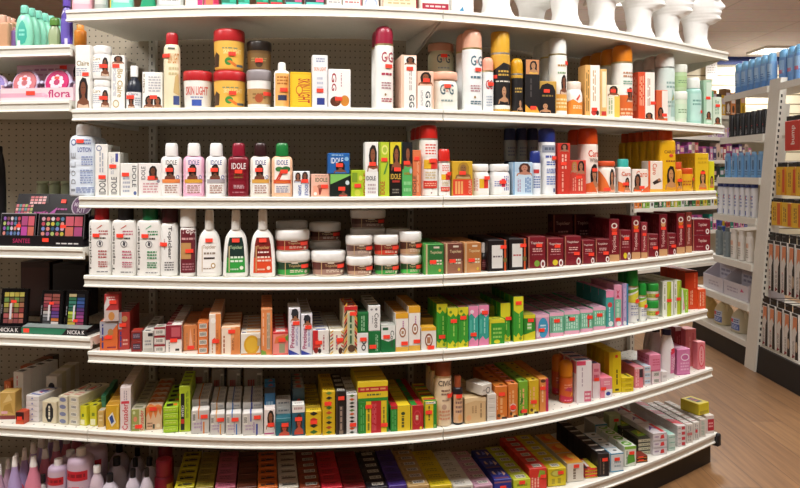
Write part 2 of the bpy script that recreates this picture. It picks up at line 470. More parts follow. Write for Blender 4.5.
def slat_mat():
    m = bpy.data.materials.new('slat_wall'); m.use_nodes = True
    N, L, b = nodes(m); b.inputs['Roughness'].default_value = .5
    tc = N.new('ShaderNodeTexCoord'); sp = N.new('ShaderNodeSeparateXYZ'); L.new(tc.outputs['Object'], sp.inputs[0])
    mu = N.new('ShaderNodeMath'); mu.operation = 'MULTIPLY'; mu.inputs[1].default_value = 1 / .15; L.new(sp.outputs['Z'], mu.inputs[0])
    fr = N.new('ShaderNodeMath'); fr.operation = 'FRACT'; L.new(mu.outputs[0], fr.inputs[0])
    lt = N.new('ShaderNodeMath'); lt.operation = 'LESS_THAN'; lt.inputs[1].default_value = .14; L.new(fr.outputs[0], lt.inputs[0])
    mx = N.new('ShaderNodeMix'); mx.data_type = 'RGBA'
    mx.inputs['A'].default_value = (*lin('f0e6c8'), 1); mx.inputs['B'].default_value = (*lin('8d7f60'), 1)
    L.new(lt.outputs[0], mx.inputs['Factor']); L.new(mx.outputs['Result'], b.inputs['Base Color'])
    return m
CEIL = 3.15
RX0, RX1, RY0, RY1 = -5.0, 9.5, -3.5, 11.0
def slab(name, x0, x1, y0, y1, z0, z1, m):
    o = link(name, box_mesh(name, x0, x1, y0, y1, z0, z1, m, 0)); return struct(o)
slab('floor', RX0, RX1, RY0, RY1, -.1, 0, wood_floor())
slab('ceiling', RX0, RX1, RY0, RY1, CEIL, CEIL + .1, ceiling_mat())
WALL = mat('8d8378', .7)
slab('wall_back', RX0, RX1, RY1, RY1 + .1, 0, CEIL, slat_mat())
slab('wall_front', RX0, RX1, RY0 - .1, RY0, 0, CEIL, WALL)
slab('wall_left', RX0 - .1, RX0, RY0, RY1, 0, CEIL, WALL)
slab('wall_right', RX1, RX1 + .1, RY0, RY1, 0, CEIL, WALL)
slab('trim_1', RX0, RX1, RY1 - .03, RY1, 3.03, CEIL, mat('2b3f86', .5))
slab('baseboard_back', RX0, RX1, RY1 - .02, RY1, 0, .1, mat('2a2622', .6))

# ------------------------------------------------------------------ swept shelf pieces
def sweep(name, xa, xb, prof, mats, n=24, closed=True, mi=None, uv=False, smooth=False):
    """prof: (inset, z) points; swept along the lip curve between lip parameters xa and xb"""
    V, Fc, mis, uvs = [], [], [], []
    m = len(prof); s = 0; px = None
    for i in range(n + 1):
        X = xa + (xb - xa) * i / n
        x, y, _ = lip(X)
        if px: s += math.hypot(x - px[0], y - px[1])
        px = (x, y)
        for q in prof:
            a, b, _ = lip(X, q[0]); V.append((a, b, q[1])); uvs.append((s, q[0] + q[1] * 0 if uv != 'z' else q[1]))
    seg = m if closed else m - 1
    for i in range(n):
        for j in range(seg):
            k = (j + 1) % m
            Fc.append((i*m+j, i*m+k, (i+1)*m+k, (i+1)*m+j)); mis.append(mi[j] if mi else 0)
    if closed:
        Fc.append(tuple(range(m))); Fc.append(tuple(reversed(range(n*m, n*m+m)))); mis += [0, 0]
    me = bpy.data.meshes.new(name); me.from_pydata(V, [], Fc)
    for q in mats: me.materials.append(q)
    me.polygons.foreach_set('material_index', mis)
    if uv:
        l = me.uv_layers.new(name='UVMap')
        for lp in me.loops: l.data[lp.index].uv = uvs[lp.vertex_index]
    bm = bmesh.new(); bm.from_mesh(me); bmesh.ops.recalc_face_normals(bm, faces=bm.faces); bm.to_mesh(me); bm.free()
    return me
DEPTH = .42
def centre(o_children, name, xm):
    """Empty at the middle of a swept piece on the floor line; children keep their world place"""
    x, y, h = lip(xm, .2)
    e = empty(name); e.location = (x, y, 0)
    for c in o_children:
        c.parent = e; c.location = (-x, -y, 0)
    return e
def shelf(z, pa, pb, label, d=DEPTH, lipz=.039, drop=.055, ends=(1, 1)):
    xa, xb = X_at(pa), X_at(pb)
    g = .0015
    deck = [(.012, z), (.012, z - .012), (.03, z - .03), (d - .02, z - .03), (d, z - .03), (d, z)]
    a = link('shelf_deck', sweep('shelf_deck', xa + g, xb - g, deck, [CREAM, DECKM], mi=[0, 0, 0, 0, 0, 1], uv=True))
    rail = [(.0, z + .0015), (-.004, z - .001), (-.005, z - .010), (-.001, z - .0125), (.0005, z - .030), (-.004, z - .033), (-.005, z - lipz + .002), (.0, z - lipz), (.011, z - lipz), (.0118, z + .0015)]
    b = link('price_rail', sweep('price_rail', xa + g, xb - g, rail, [CREAM]))
    ks = [a, b]
    for X in [q for q, k in zip((xa + .006, xb - .006), ends) if k]:
        V = []
        for q in (-.0015, .0015):
            for ins, zz in ((.03, z - .031), (d, z - .031), (d, z - drop), (d - .03, z - drop), (.05, z - .04)):
                x, y, _ = lip(X + q, ins); V.append((x, y, zz))
        Fc = [(0,1,2,3,4), (9,8,7,6,5)] + [(i, (i+1) % 5, (i+1) % 5 + 5, i + 5) for i in range(5)]
        ks.append(link('bracket', mesh('bracket', V, Fc, [CREAM2])))
    e = centre(ks, 'gondola_shelf', (xa + xb) / 2)
    e.location.z = 0
    tag(e, label, 'shelf', 'cream steel shelves of the curved run')
    return e
ZT, Z1, Z2, Z3, Z4, Z5, ZB = 1.891, 1.548, 1.249, .978, .719, .448, .146
ZLA, ZLB, ZLC, ZLD, ZL5 = 1.773, 1.581, 1.072, .765, .448
LEFT_END = -120
for z, pl, pr, ph in ((ZT, 66, 728, 'topmost'), (Z1, 72, 724, 'second'), (Z2, 79, 716, 'third'), (Z3, 84, 713, 'fourth'), (Z4, 88, 707, 'fifth'), (Z5, 88, 712, 'sixth')):
    shelf(z, pl, 443, 'long cream steel shelf of the straight bay, %s from the top' % ph, drop=.12 if z == ZT else .05, ends=(z != ZT, 1))
    shelf(z, 443, pr, 'cream steel shelf of the bay bending away to the open floor, %s from the top' % ph, drop=.12 if z == ZT else .05)
for z, pr, ph in ((ZLA, 71, 'holding lotion and shampoo bottles'), (ZLB, 70, 'holding the pink compact display'), (ZLC, 83.5, 'holding the black makeup kits'), (ZLD, 91, 'holding the eyeshadow palettes'), (ZL5, 88, 'holding small white and cream cartons')):
    shelf(z, LEFT_END, pr, 'short cream steel shelf %s' % ph, ends=(1, 0))
def bay(pa, pb, label, top=2.0, ups=True, lastup=False):
    xa, xb = X_at(pa), X_at(pb); ks = []
    d = DEPTH + .022
    ks.append(link('back_panel', sweep('back_panel', xa, xb, [(d, .08), (d, top), (d + .012, top), (d + .012, .08)], [CREAM2, PEG], mi=[1, 0, 1, 0], uv='z')))
    rail = [(0, ZB + .001), (-.005, ZB - .002), (-.005, ZB - .012), (0, ZB - .015), (0, ZB - .034), (-.006, ZB - .038), (-.004, ZB - .044), (.012, ZB - .044), (.012, ZB - .02), (.02, ZB - .02), (d, ZB - .02), (d, ZB), (.02, ZB)]
    ks.append(link('base_deck', sweep('base_deck', xa + .001, xb - .001, rail, [CREAM])))
    ks.append(link('kick_plate', sweep('kick_plate', xa + .001, xb - .001, [(.03, 0), (.03, ZB - .021), (.045, ZB - .021), (.045, 0)], [BLACK])))
    us = [xa + .018] + ([xb - .02] if lastup else [])
    for X in us:
        V = []
        for ins in (d - .0205, d - .001):
            for q in (-.014, .014):
                x, y, _ = lip(X + q, ins); V += [(x, y, 0.0), (x, y, top + .01)]
        bm = bmesh.new(); vs = [bm.verts.new(p) for p in V]
        bmesh.ops.convex_hull(bm, input=vs)
        ks.append(link('upright', bm_mesh('upright', bm, [CREAM2])))
        bm = bmesh.new()
        for i in range(60):
            x, y, hd = lip(X, d - .0212); zz = .15 + i * .03
            if zz > top: break
            r = bmesh.ops.create_cube(bm, size=1, matrix=Matrix.Translation((x, y, zz)) @ Matrix.Rotation(hd, 4, 'Z') @ Matrix.Diagonal((.004, .0012, .014, 1)))
        sl = link('slot_strip', bm_mesh('slot_strip', bm, [BLACK]), ks[-1])
    e = centre(ks, 'shelving_bay', (xa + xb) / 2)
    tag(e, label, 'shelving', 'bays of the curved shelving run')
    return e
bay(LEFT_END, 84, 'shelving bay backed with pegboard, stocked with makeup kits and palettes', 1.95)
bay(84, 443, 'long straight shelving bay with pegboard back, between the makeup bay and bend')
rb = bay(443, 717, 'shelving bay with pegboard back, bending away to the open floor', lastup=True)
# black rubber bumper at the open end of the base
x, y, hd = lip(X_at(716), -.006)
o = link('bumper', box_mesh('bumper', -.014, .014, -.012, .05, ZB - .058, ZB - .001, BLACK, .005), rb)
o.location = (x - rb.location.x, y - rb.location.y, 0); o.rotation_euler = (0, 0, hd)
x, y, hd = lip(X_at(713), .03)
o = link('end_foot', box_mesh('end_foot', -.02, .012, 0, .4, 0, ZB - .022, BLACK, .003), rb)
o.location = (x - rb.location.x, y - rb.location.y, 0); o.rotation_euler = (0, 0, hd)

# ------------------------------------------------------------------ lights of the shop
def troffer(x, y, label, w=1.2, d=.6, power=60, rotz=0):
    e = empty('ceiling_light'); e.location = (x, y, CEIL - .025); e.rotation_euler = (0, 0, rotz)
    tag(e, label, 'light', 'recessed ceiling light panels')
    bm = bmesh.new(); t = .03
    for q in ((-w/2-t, -w/2, -d/2-t, d/2+t), (w/2, w/2+t, -d/2-t, d/2+t), (-w/2, w/2, -d/2-t, -d/2), (-w/2, w/2, d/2, d/2+t)):
        bm_box(bm, *q, -.006, .024)
    link('frame', bm_mesh('frame', bm, [mat('e6e2da', .5)]), e)
    m = bpy.data.materials.get('light_diffuser')
    if not m:
        m = bpy.data.materials.new('light_diffuser'); m.use_nodes = True
        N, L, b = nodes(m)
        b.inputs['Base Color'].default_value = (.9, .9, .88, 1)
        b.inputs['Emission Color'].default_value = (1, .97, .9, 1); b.inputs['Emission Strength'].default_value = 6
    link('diffuser', box_mesh('diffuser', -w/2, w/2, -d/2, d/2, .004, .02, m, 0), e)
    la = bpy.data.lights.new('tube_light', 'AREA'); la.shape = 'RECTANGLE'; la.size = w; la.size_y = d
    la.energy = power; la.color = (1, .982, .95)
    lo = bpy.data.objects.new('tube_light', la); COL.objects.link(lo); lo.parent = e; lo.location = (0, 0, -.02)
    return e
LP = 72
for x, y, p, t in ((-2.6, 1.25, LP, 'above the makeup kits'), (-.55, 1.15, LP, 'above the aisle before the long bay'), (1.45, 1.7, LP, 'above the bend of the aisle'),
                   (-.6, -1.9, LP*.12, 'behind the camera over the first aisle'), (3.0, 3.4, LP*.8, 'over the wood floor between the runs'),  # weak panel behind the camera is unseen, added as fill light
                   (5.42, 10.3, LP*.8, 'seen glowing near the slatted wall'), (2.6, 7.2, LP*1.5, 'over the cross aisle'), (7.0, 7.2, LP*1.4, 'over the far run'), (-2.5, 6.5, LP, 'over the next aisle behind the curved run')):
    troffer(x, y, 'white rectangular ceiling light panel ' + t, power=p, w=.32 if y > 10 else 1.2, d=.5 if y > 10 else .6)
wd = bpy.data.worlds.new('World'); SC.world = wd; wd.use_nodes = True
wd.node_tree.nodes['Background'].inputs[0].default_value = (.5, .48, .45, 1); wd.node_tree.nodes['Background'].inputs[1].default_value = .08

# ------------------------------------------------------------------ camera
cd = bpy.data.cameras.new('camera'); cam = bpy.data.objects.new('camera', cd); COL.objects.link(cam)
cam.location = (0, 0, EYE); cam.rotation_euler = (PI / 2, 0, 0)
cd.sensor_width = 36; cd.lens = 36 * F / 800; cd.shift_y = -(244 - HZ) / 800; cd.clip_start = .05
SC.camera = cam
SC.view_settings.view_transform = 'Standard'; SC.view_settings.look = 'None'; SC.view_settings.gamma = 1
SC.view_settings.use_curve_mapping = False
SC.view_settings.exposure = -0.4

DECK.update(T=ZT + .0005, A=Z1 + .0005, B=Z2 + .0005, C=Z3 + .0005, D=Z4 + .0005, E=Z5 + .0005, F=ZB + .0015, LA=ZLA + .0005, LB=ZLB + .0005, LC=ZLC + .0005, LD=ZLD + .0005, LE=ZL5 + .0005, LF=ZB + .0015)
TOPS.update(A=ZT - .034, B=Z1 - .034, C=Z2 - .034, D=Z3 - .034, E=Z4 - .034, F=Z5 - .034, LB=ZLA - .034, LC=ZLB - .034, LD=ZLC - .034, LE=ZLD - .034, LF=ZL5 - .034)
WHERE.update(T='on the top shelf', A='on the second shelf', B='on the third shelf', C='on the fourth shelf', D='on the fifth shelf', E='on the sixth shelf', F='on the bottom deck',
             LA='on the lotion shelf', LB='on the compact shelf', LC='on the makeup shelf', LD='on the palette shelf', LE='on the short sixth shelf', LF='on the bottom deck')
# ================================================================== top shelf (only the feet of the goods show)
bottle('T', 71, 92, -40, -18, 'slab', 'f3b6c4', 'f4f0ee', 'squat clear pink bottle with white cap', [R(.1,.25,.9,.8,'f7d3da')], cap='flat', capw=.4, fin='milky', k=.6)
bottle('T', 93, 107, -35, -20, 'round', 'b9bcb8', 'dcdcd8', 'clear grey jar beside the pink bottle', [R(.1,.2,.9,.75,'d9dad5')], cap='lid', fin='milky', name='gel_jar', cat='jar')
bottle('T', 109, 133, -48, -22, 'slab', '7fd6c4', 'f0efe8', 'clear turquoise gel bottle with pale label', [R(.18,.22,.84,.7,'bfe8dc'), R(.02,.05,.08,.95,'d8c34e')], cap='flat', capw=.5, fin='milky')
def pyramid(sh, x0, x1, yt, col, capc, desc):
    x, y, hd, w = seat(x0, x1, .02); h = zrow(yt, y) - DECK[sh]
    r = empty('bottle')
    prof = [(0, .98*w/2), (.01, w/2), (h*.55, w*.2), (h*.62, w*.13), (h*.66, w*.12)]
    link('body', vessel('body', prof, .6, 3.4, mat(col, .3)), r)
    link('cap', vessel('cap', [(h*.66, w*.14), (h*.97, w*.13), (h, w*.1)], 1, 2, mat(capc, .3)), r)
    put(r, x, y + .03, DECK[sh], hd); tag(r, desc + ' ' + WHERE[sh], 'bottle', 'bottles ' + WHERE[sh])
pyramid('T', 137, 154, -40, '1c9a6d', '0f6e4c', 'green pyramid shaped bottle')
bottle('T', 156, 184, -38, -14, 'slab', 'c3c8c6', '9fa4a2', 'broad clear grey bottle with flat lid', [R(.12,.15,.88,.7,'dcdedb'), W(.2,.3,.8,.6,'8a8f92',3)], cap='lid', capw=.9, fin='milky', k=.5)
carton('T', 185, 203, -22, 'f0e6da', 'cream and magenta box with rounded emblem', [E(.35,.3,.3,.28,'f6efcf'), R(.7,0,.98,.5,'c0307c')])
carton('T', 204, 219, -22, 'e94f7d', 'pink and red box beside the cream one', [R(.1,.05,.6,.4,'f37b52'), R(.65,.1,.95,.6,'c61f4e')])
for i, (a, b, c, t) in enumerate(((221,237,'177a5f','dark green carton with teal band'), (238,250,'1f8e6c','green carton next to the dark green one'), (256,269,'139069','bright green carton with red foot stripe'), (270,283,'0e7e5c','deep green carton with red foot stripe'),
                             (285,303,'3f4a52','charcoal carton with pink corner'), (305,325,'2d3540','dark slate carton with teal and pink corner'))):
    carton('T', a, b, -24 - i, c, t, [R(.05,.02,.95,.1,'d2343f' if i in (2,3) else '57c0b2'), R(.55,.12,.95,.3,'e2608c' if i > 3 else '2fb394'), W(.1,.4,.9,.8,'d9e8e0',4)])
carton('T', 327, 342, -20, 'eeeae2', 'plain white box beside the slate carton', [W(.1,.1,.9,.4,'9c9aa0',3)])
carton('T', 343, 362, -22, 'f1ede4', 'white box edged with a red line', [R(.93,0,1,1,'b3303a'), W(.1,.1,.85,.3,'b76a70',2)])
carton('T', 363, 379, -20, 'efece6', 'white box with pale blue arcs', [E(.5,.15,.4,.22,'a6b7d8'), E(.5,.13,.3,.17,'efece6')])
carton('T', 382, 418, -25, 'efe3c2', 'wide cream box with dark red edge lines', [R(0,0,.02,1,'8c2030'), R(.96,0,1,1,'8c2030'), W(.15,.1,.8,.3,'c7b58c',2)])
carton('T', 421, 450, -25, 'f2eee6', 'white box with a dark red foot panel', [R(.03,.03,.97,.2,'a3243c'), T('', 0,0,1,1,'ffffff') if False else W(.15,.07,.85,.16,'f0d0d0',1), W(.1,.3,.9,.7,'b0a8a8',3)])
carton('T', 452, 474, -18, 'f5f4f0', 'white box with small blue mark', [G('3e86b0', (.3,.05), (.55,.05), (.5,.2), (.4,.12))])
# white display heads
def interp_t(tab, z, k):
    for a, b in zip(tab, tab[1:]):
        if z <= b[0]:
            f = (z - a[0]) / (b[0] - a[0]); f = f * f * (3 - 2 * f); return a[k] + (b[k] - a[k]) * f
    return tab[-1][k]
HT = [(0,.062,.064,.074),(.012,.06,.062,.072),(.03,.05,.056,.058),(.055,.043,.052,.05),(.09,.044,.058,.05),(.112,.052,.060,.051),(.122,.080,.062,.052),(.134,.096,.066,.056),(.15,.094,.073,.062),
      (.16,.098,.079,.066),(.172,.096,.086,.069),(.188,.097,.093,.072),(.205,.096,.097,.074),(.225,.095,.1,.076),(.25,.094,.1,.077),(.272,.083,.091,.07),(.29,.058,.066,.051),(.298,.034,.04,.03),(.302,.008,.01,.008)]
def head_mesh():
    n, V, Fc = 56, [], []
    zs = [0, .004, .012, .02, .03, .042, .055, .07, .085, .1, .108] + [.112 + .0032 * i for i in range(59)] + [.302]
    zs = [z for z in zs if z <= .302]
    g = lambda a, s: math.exp(-(a / s) ** 2)
    for z in zs:
        f, b, w = (interp_t(HT, z, k) for k in (1, 2, 3))
        for i in range(n):
            t = 2 * PI * i / n
            c, s = math.cos(t), math.sin(t)
            yy = -c * (f if c > 0 else b); xx = s * w
            if z > .115 and c > 0:
                front = c ** .5
                add = .017 * g(xx, .011) * g(z - .186, .013) + .010 * g(xx, .008) * g(z - .203, .014)
                add -= .010 * g(abs(xx) - .03, .015) * g(z - .209, .010)
                add += .006 * g(xx, .018) * g(z - .163, .005) + .005 * g(xx, .016) * g(z - .153, .004) - .004 * g(xx, .02) * g(z - .158, .002)
                add += .005 * g(xx, .016) * g(z - .136, .008) + .004 * g(abs(xx) - .03, .014) * g(z - .219, .005)
                yy -= add * front
            if abs(c) < .35: xx += math.copysign(.012 * g(z - .19, .022) * g(c + .12, .16), s)
            q = min(1, max(0, (z - .05) / .06)); V.append((xx, yy, z + .004 * q * q * (3 - 2 * q)))
    for j in range(len(zs) - 1):
        for i in range(n): Fc.append((j*n+i, j*n+(i+1) % n, (j+1)*n+(i+1) % n, (j+1)*n+i))
    Fc.append(tuple(reversed(range(n)))); L = (len(zs)-1) * n; Fc.append(tuple(range(L, L+n)))
    return mesh('mannequin_head', V, Fc, [mat('f3f2f0', .38)], None, True)
HM = head_mesh()
HG = 'white mannequin heads on the top shelf'
for i, (px, ins, a, t) in enumerate(((497, .08, 40, 'first white mannequin head after the cartons on the top shelf'), (533, .31, 55, 'second white mannequin head from the cartons, set back on the top shelf'),
        (566, .08, 62, 'third white mannequin head from the cartons on the top shelf'), (603, .08, 66, 'fourth white mannequin head from the cartons, turned aside on the top shelf'), (640, .08, 70, 'third white mannequin head from the open end of the top shelf'),
        (668, .08, 60, 'white mannequin head second from the open end of the top shelf'), (697, .08, 64, 'white mannequin head at the open end of the top shelf'))):
    o = link('mannequin_head', HM); x, y, h = lip(X_at(px, ins), ins)
    put(o, x, y, DECK['T'], math.radians(a)); tag(o, t, 'mannequin head', HG)
    o.scale = (1.02,) * 3

# ================================================================== second shelf
PK, GLD, NVY = 'eab49a', 'd19a2c', '22306a'
W1 = 'f1efea'
carton('A', 75, 90, 45, W1, 'tall white carton with long-haired portrait, tallest at the shelf start', [T('Claire', .1,.68,.95,.76,'8f7a4a'), W(.08,.52,.8,.65,'9aa2b8',4), P(.1,.03,.98,.5), S(.72,.55)], turn=.5001)
for st, on in ((1, 0),):
    pl = [R(.08,.12,.92,.9,'f4f2ee'), T('Claire', .1,.72,.5,.86,'a08a50'), W(.1,.25,.5,.68,'b4b9c6',5), P(.52,.12,.88,.85), S(.62,.5)]
jar('A', 90, 111, 79, 86, 'f4f3f0', 'f6f5f3', 'white jar with portrait label, underneath its twin', pl, kind='pot', capw=.9)
jar('A', 90, 111, 45, 53, 'f4f3f0', 'f6f5f3', 'white jar with portrait label, standing on its twin', pl, kind='pot', capw=.9, on=True)
carton('A', 111, 125, 55, W1, 'slim white carton with gold script and round seal', [T('Bio Claire', .45,.22,.85,.74,'b39b5e',-1), P(.05,.84,.95,.99), E(.35,.1,.24,.075,'b8a27a'), E(.35,.1,.17,.052,'efe7d6'), W(.12,.24,.38,.8,'b8bcc8',3,-1), S(.35,.8)], d=.05)
bottle('A', 125, 141, 65, 76, 'bulge', '1b2130', 'f4f3f1', 'small dark bottle with white cap and portrait label', [R(.03,.02,.97,.52,'edeef0'), T('Claire', .2,.42,.8,.5,'8b8798'), P(.15,.04,.6,.42), W(.62,.1,.92,.36,'a0a6b4',4), S(.35,.36)], cap='flat', capw=.5)
carton('A', 142, 163, 72, W1, 'white carton with a reclining portrait along its foot', [P(.05,.02,.6,.36), P(.5,.02,.98,.34,'8a5a3e'), T('Claire', .02,.42,.12,.95,'9a8d7a',1), W(.3,.45,.9,.9,'b9b9c0',6), S(.55,.32)], d=.06)
bottle('A', 162.5, 180, 32, 44, 'tall', 'e6dcbc', 'b5232a', 'tall cream lotion bottle with red cap', [T('SKIN LIGHT', .3,.7,.92,.86,'c98a3e'), R(.62,.06,.95,.2,'39477c'), W(.35,.5,.9,.66,'c9b98c',2), G('c9ab72', (.62,.25), (.95,.2), (.9,.55), (.72,.5)), R(.3,.92,.7,.95,'55524a'), S(.22,.82)], cap='flip', capw=.72)
jar('A', 181, 212, 70, 80, 'e9e7e2', 'bb2a2f', 'white jar with wide red lid and red lettering', [T('SKIN LIGHT', .14,.48,.86,.78,'cf5648'), R(.34,.1,.66,.32,'3c56a8'), W(.3,.36,.7,.44,'7d87b4',1)], kind='tub')
carrot = [R(.02,.03,.98,.97,'e9b54e'), W(.3,.7,.78,.78,'7a8a6a',1), T('SKIN LIGHT', .34,.55,.88,.7,'f2e2a0'), E(.5,.3,.12,.13,'3d8a3c'), G('d9752c', (.45,.3), (.7,.12), (.78,.18), (.55,.34)), G('4a3322', (.05,.12), (.2,.12), (.22,.5), (.12,.62), (.05,.45)), R(.74,.12,.92,.2,'56616b'), S(.6,.55)]
jar('A', 212, 246, 70, 80, 'e4b45a', 'b7262b', 'amber jar with red lid and carrot picture, lower of two', carrot, kind='tub')
jar('A', 212, 245, 28, 40, 'e3b763', 'bb2a2e', 'amber jar with red lid and carrot picture, upper of two', carrot, kind='tub', on=True)
LAST['top'] = 0
jar('A', 246, 272, 69, 80, 'eeebe6', '8f878a', 'white jar with mauve grey lid and tan label', [R(.0,.15,1,.7,'b6905c'), T('DIAMANT', .3,.5,.7,.6,'7d5a32') if False else W(.25,.3,.75,.56,'8d6a3c',2), E(.5,.36,.16,.16,'a5502f'), S(.8,.52)], kind='tub')
jar('A', 246, 272, 40, 50, '6f5434', '2f2824', 'brown jar with dark lid standing on the mauve-lidded jar', [R(.0,.1,1,.85,'7e6038'), W(.2,.45,.8,.66,'a98d58',2), E(.5,.35,.14,.18,'4a3422'), S(.5,.5)], kind='tub', on=True, inset=.05)
bottle('A', 274, 290, 62, 70, 'round', 'f0ede6', 'f3f2ef', 'white lotion bottle with orange label', [R(.08,.05,.92,.92,'e8b066'), R(.25,.2,.8,.34,'2c3658'), W(.2,.6,.85,.85,'b06a2a',3), S(.6,.48)], cap='flip', capw=.5, k=.7)
carton('A', 290, 312, 72, 'e8b921', 'yellow carton with red arched lettering', [R(.05,.04,.95,.96,'d8a71a'), R(.08,.06,.92,.94,'eabf2a'), T('SKIN LIGHT', .36,.14,.92,.82,'b5382a',-1), E(.42,.5,.17,.14,'c9701e'), E(.42,.5,.12,.1,'ecc637')], d=.05)
carton('A', 312, 328, 55, 'e8e8ea', 'tall white carton with orange word and blue patch', [T('SKIN LIGHT', .12,.7,.9,.77,'d98a5a'), R(.3,.06,.8,.19,'2d3b86'), W(.25,.86,.8,.95,'8894b4',2), W(.3,.25,.7,.6,'b9bfd0',4), S(.5,.33)], d=.05)
carton('A', 328, 351, 69, 'efeceb', 'white carton with red initials and nut picture', [T('G', .15,.66,.36,.9,'a02a34',-1), T('G', .15,.44,.36,.63,'a02a34',-1), E(.32,.17,.24,.13,'5a2f1e'), E(.74,.19,.2,.14,'c9822e'), E(.4,.2,.1,.06,'8a4a2c'), W(.55,.55,.62,.9,'b9878a',1,-1), S(.46,.24)], d=.05)
gg = lambda c: [T('G', .3,.72,.56,.88,c), T('&', .56,.76,.66,.82,'d4928c'), T('G', .66,.72,.92,.88,c), W(.3,.5,.85,.57,c,1), W(.3,.3,.8,.42,'b0848c',3), E(.5,.22,.05,.02,'96783e'), W(.3,.1,.85,.17,c,2), S(.66,.66)]
can('A', 376, 395, 25, 44, 'efeeea', '97203a', 'tall white spray can with crimson cap and initials', gg('a8324a'), n=2)
carton('A', 401, 417, 55, 'eec7b0', 'slim white and peach carton with upright initials', [R(.18,0,.95,.98,'f2eee8'), P(.2,.82,.95,.97), T('G', .5,.16,.85,.27,'3d4a52',-1), T('G', .5,.03,.85,.14,'3d4a52',-1), W(.5,.35,.7,.72,'b7aaa6',2,-1), S(.55,.75)], d=.06, n=2)
carton('A', 417, 434, 71, 'eec4ac', 'white and peach carton with portrait across its top', [R(.02,0,.86,.62,'f3f0ea'), P(.05,.62,.95,.98,'8a5236','eec4ac'), T('G', .5,.3,.8,.48,'3d4a52',-1), T('G', .5,.06,.8,.24,'3d4a52',-1), W(.2,.1,.36,.5,'b7b4b4',2,-1), S(.55,.76)], d=.06)
jl = [T('G', .24,.5,.42,.84,'4a6470'), T('&', .44,.58,.54,.74,'d0a090'), T('G', .56,.5,.74,.84,'4a6470'), W(.28,.26,.72,.36,'8fa0a0',1), S(.5,.78)]
jar('A', 434, 461, 71, 79, 'eef0e6', PK, 'white jar with peach lid and grey initials', jl, kind='pot')
jar('A', 431, 457, 42, 50, 'cdd2b4', 'b68a70', 'pale green jar with peach lid, set behind upon another jar', jl, kind='pot', inset=.13, st=1, on=True)  # body and lid dimmed from the front jar: shade in the colours
can('A', 465, 485, 28, 48, 'eceeee', PK, 'tall white spray can with peach cap and blue initials', gg('4d6f80'), n=2)
can('A', 484, 495, 57, 71, 'eceeee', 'f0a58c', 'small white spray can with peach cap', [T('G', .2,.55,.5,.78,'b0424c'), T('G', .5,.55,.8,.78,'b0424c'), W(.25,.12,.75,.4,'a9b4c4',4), S(.6,.68)])
bg = [R(0,.0,1,.12,'f1efe8'), R(0,.12,1,.86,'191516'), G('d8a23a', (0,.86), (1,.86), (1,.8), (.5,.84), (0,.7)), W(.25,.6,.8,.72,'c9a24a',2), P(.25,.14,.8,.48,'b88a68','191516'), W(.15,.5,.85,.54,'e6e0d4',1), S(.05,.6)]
can('A', 494, 513, 31, 53, 'd6a63e', 'd9a733', 'large black spray can with golden cap and portrait', bg, cap='flat', collar='f0eee6')
can('A', 513, 525, 58, 74, 'cf9f3a', 'd39b1f', 'small black spray can with golden cap and portrait', [R(0,.05,1,.9,'1a1617'), W(.2,.5,.8,.66,'b3924a',2), P(.35,.04,.85,.36,'b88a68','1a1617')], collar='f0eee6')
carton('A', 525, 540, 59, '1b1718', 'slim black carton with orange portrait top', [R(0,0,1,1,'1b1718'), R(.05,.72,.95,.99,'c98a5c'), P(.2,.73,.9,.97,'b3845e','e0b24a'), T('L', .3,.4,.5,.5,'3a3434',-1) if False else W(.3,.3,.5,.66,'4a4444',1,-1), G('e0a03a', (0,0), (1,0), (.8,.12), (.4,.06), (0,.16)), S(.55,.1)], d=.05)
carton('A', 538, 557, 81, 'c79f4a', 'short black carton with golden rounded rim', [G('1a1617', (.04,.02), (.94,.02), (.94,.7), (.8,.88), (.5,.94), (.2,.88), (.04,.7)), P(.05,.03,.7,.36,'c08d66','1a1617'), W(.2,.5,.8,.6,'8a7440',1), S(.45,.7)], d=.05)
can('A', 553, 570, 36, 54, 'f0efe9', 'eeeeea', 'tall white spray can with white cap, yellow foot and portrait', [R(.02,.02,.98,.96,'f0efe9'), R(0,0,1,.34,'e3a64a'), W(.2,.1,.9,.28,'f5dfae',3), P(.4,.34,.9,.66), T('Lait', .3,.76,.7,.88,'b98a4a') if False else W(.3,.78,.75,.84,'b98a4a',1), W(.3,.66,.75,.72,'8fb08a',1), S(.9,.86)], n=3)
jar('A', 568, 586, 81, 89, 'efece6', 'f1e2d4', 'small white jar with wavy orange label', [G('e58a2f', (0,.06), (1,.06), (1,.58), (.6,.48), (.3,.62), (0,.5)), G('d24b3a', (.45,.62), (.65,.82), (.7,.74), (.52,.56)), W(.3,.25,.8,.4,'f6dfb8',2)], kind='pot', capw=.86)
carton('A', 585, 600, 65, 'e2b06a', 'tall white and orange carton with red fruit', [R(.35,0,1,1,'f1eee4'), W(.05,.1,.28,.9,'8a6a34',2,-1), W(.5,.3,.75,.9,'c9a070',2,-1), E(.6,.08,.2,.06,'c23a34'), E(.85,.07,.1,.05,'2f2622'), S(.62,.14)], d=.06)
carton('A', 600, 607, 69, 'e8c078', 'narrow yellow carton beside the tall white and orange one', [R(.3,.2,.9,.95,'f0e6c2'), R(.2,.03,.9,.12,'c23a34')], d=.06)
carton('A', 606, 620, 85, 'f0ead6', 'small white and yellow carton with portrait top', [R(.6,0,1,.7,'e9c75a'), P(.1,.66,.95,.98,'8a5236','f0ead6'), W(.15,.12,.5,.6,'a9b98a',2,-1), S(.5,.82)], d=.05)
can('A', 618, 637, 44, 62, 'f1eee8', 'df8420', 'tall white spray can with orange cap and orange foot', [R(0,0,1,.42,'dd6a2e'), P(.45,.3,.88,.56), W(.2,.06,.9,.2,'f2c29a',2), W(.3,.72,.85,.84,'b98a6a',2), W(.3,.6,.8,.68,'7fae9a',2), S(.6,.5)], n=5)
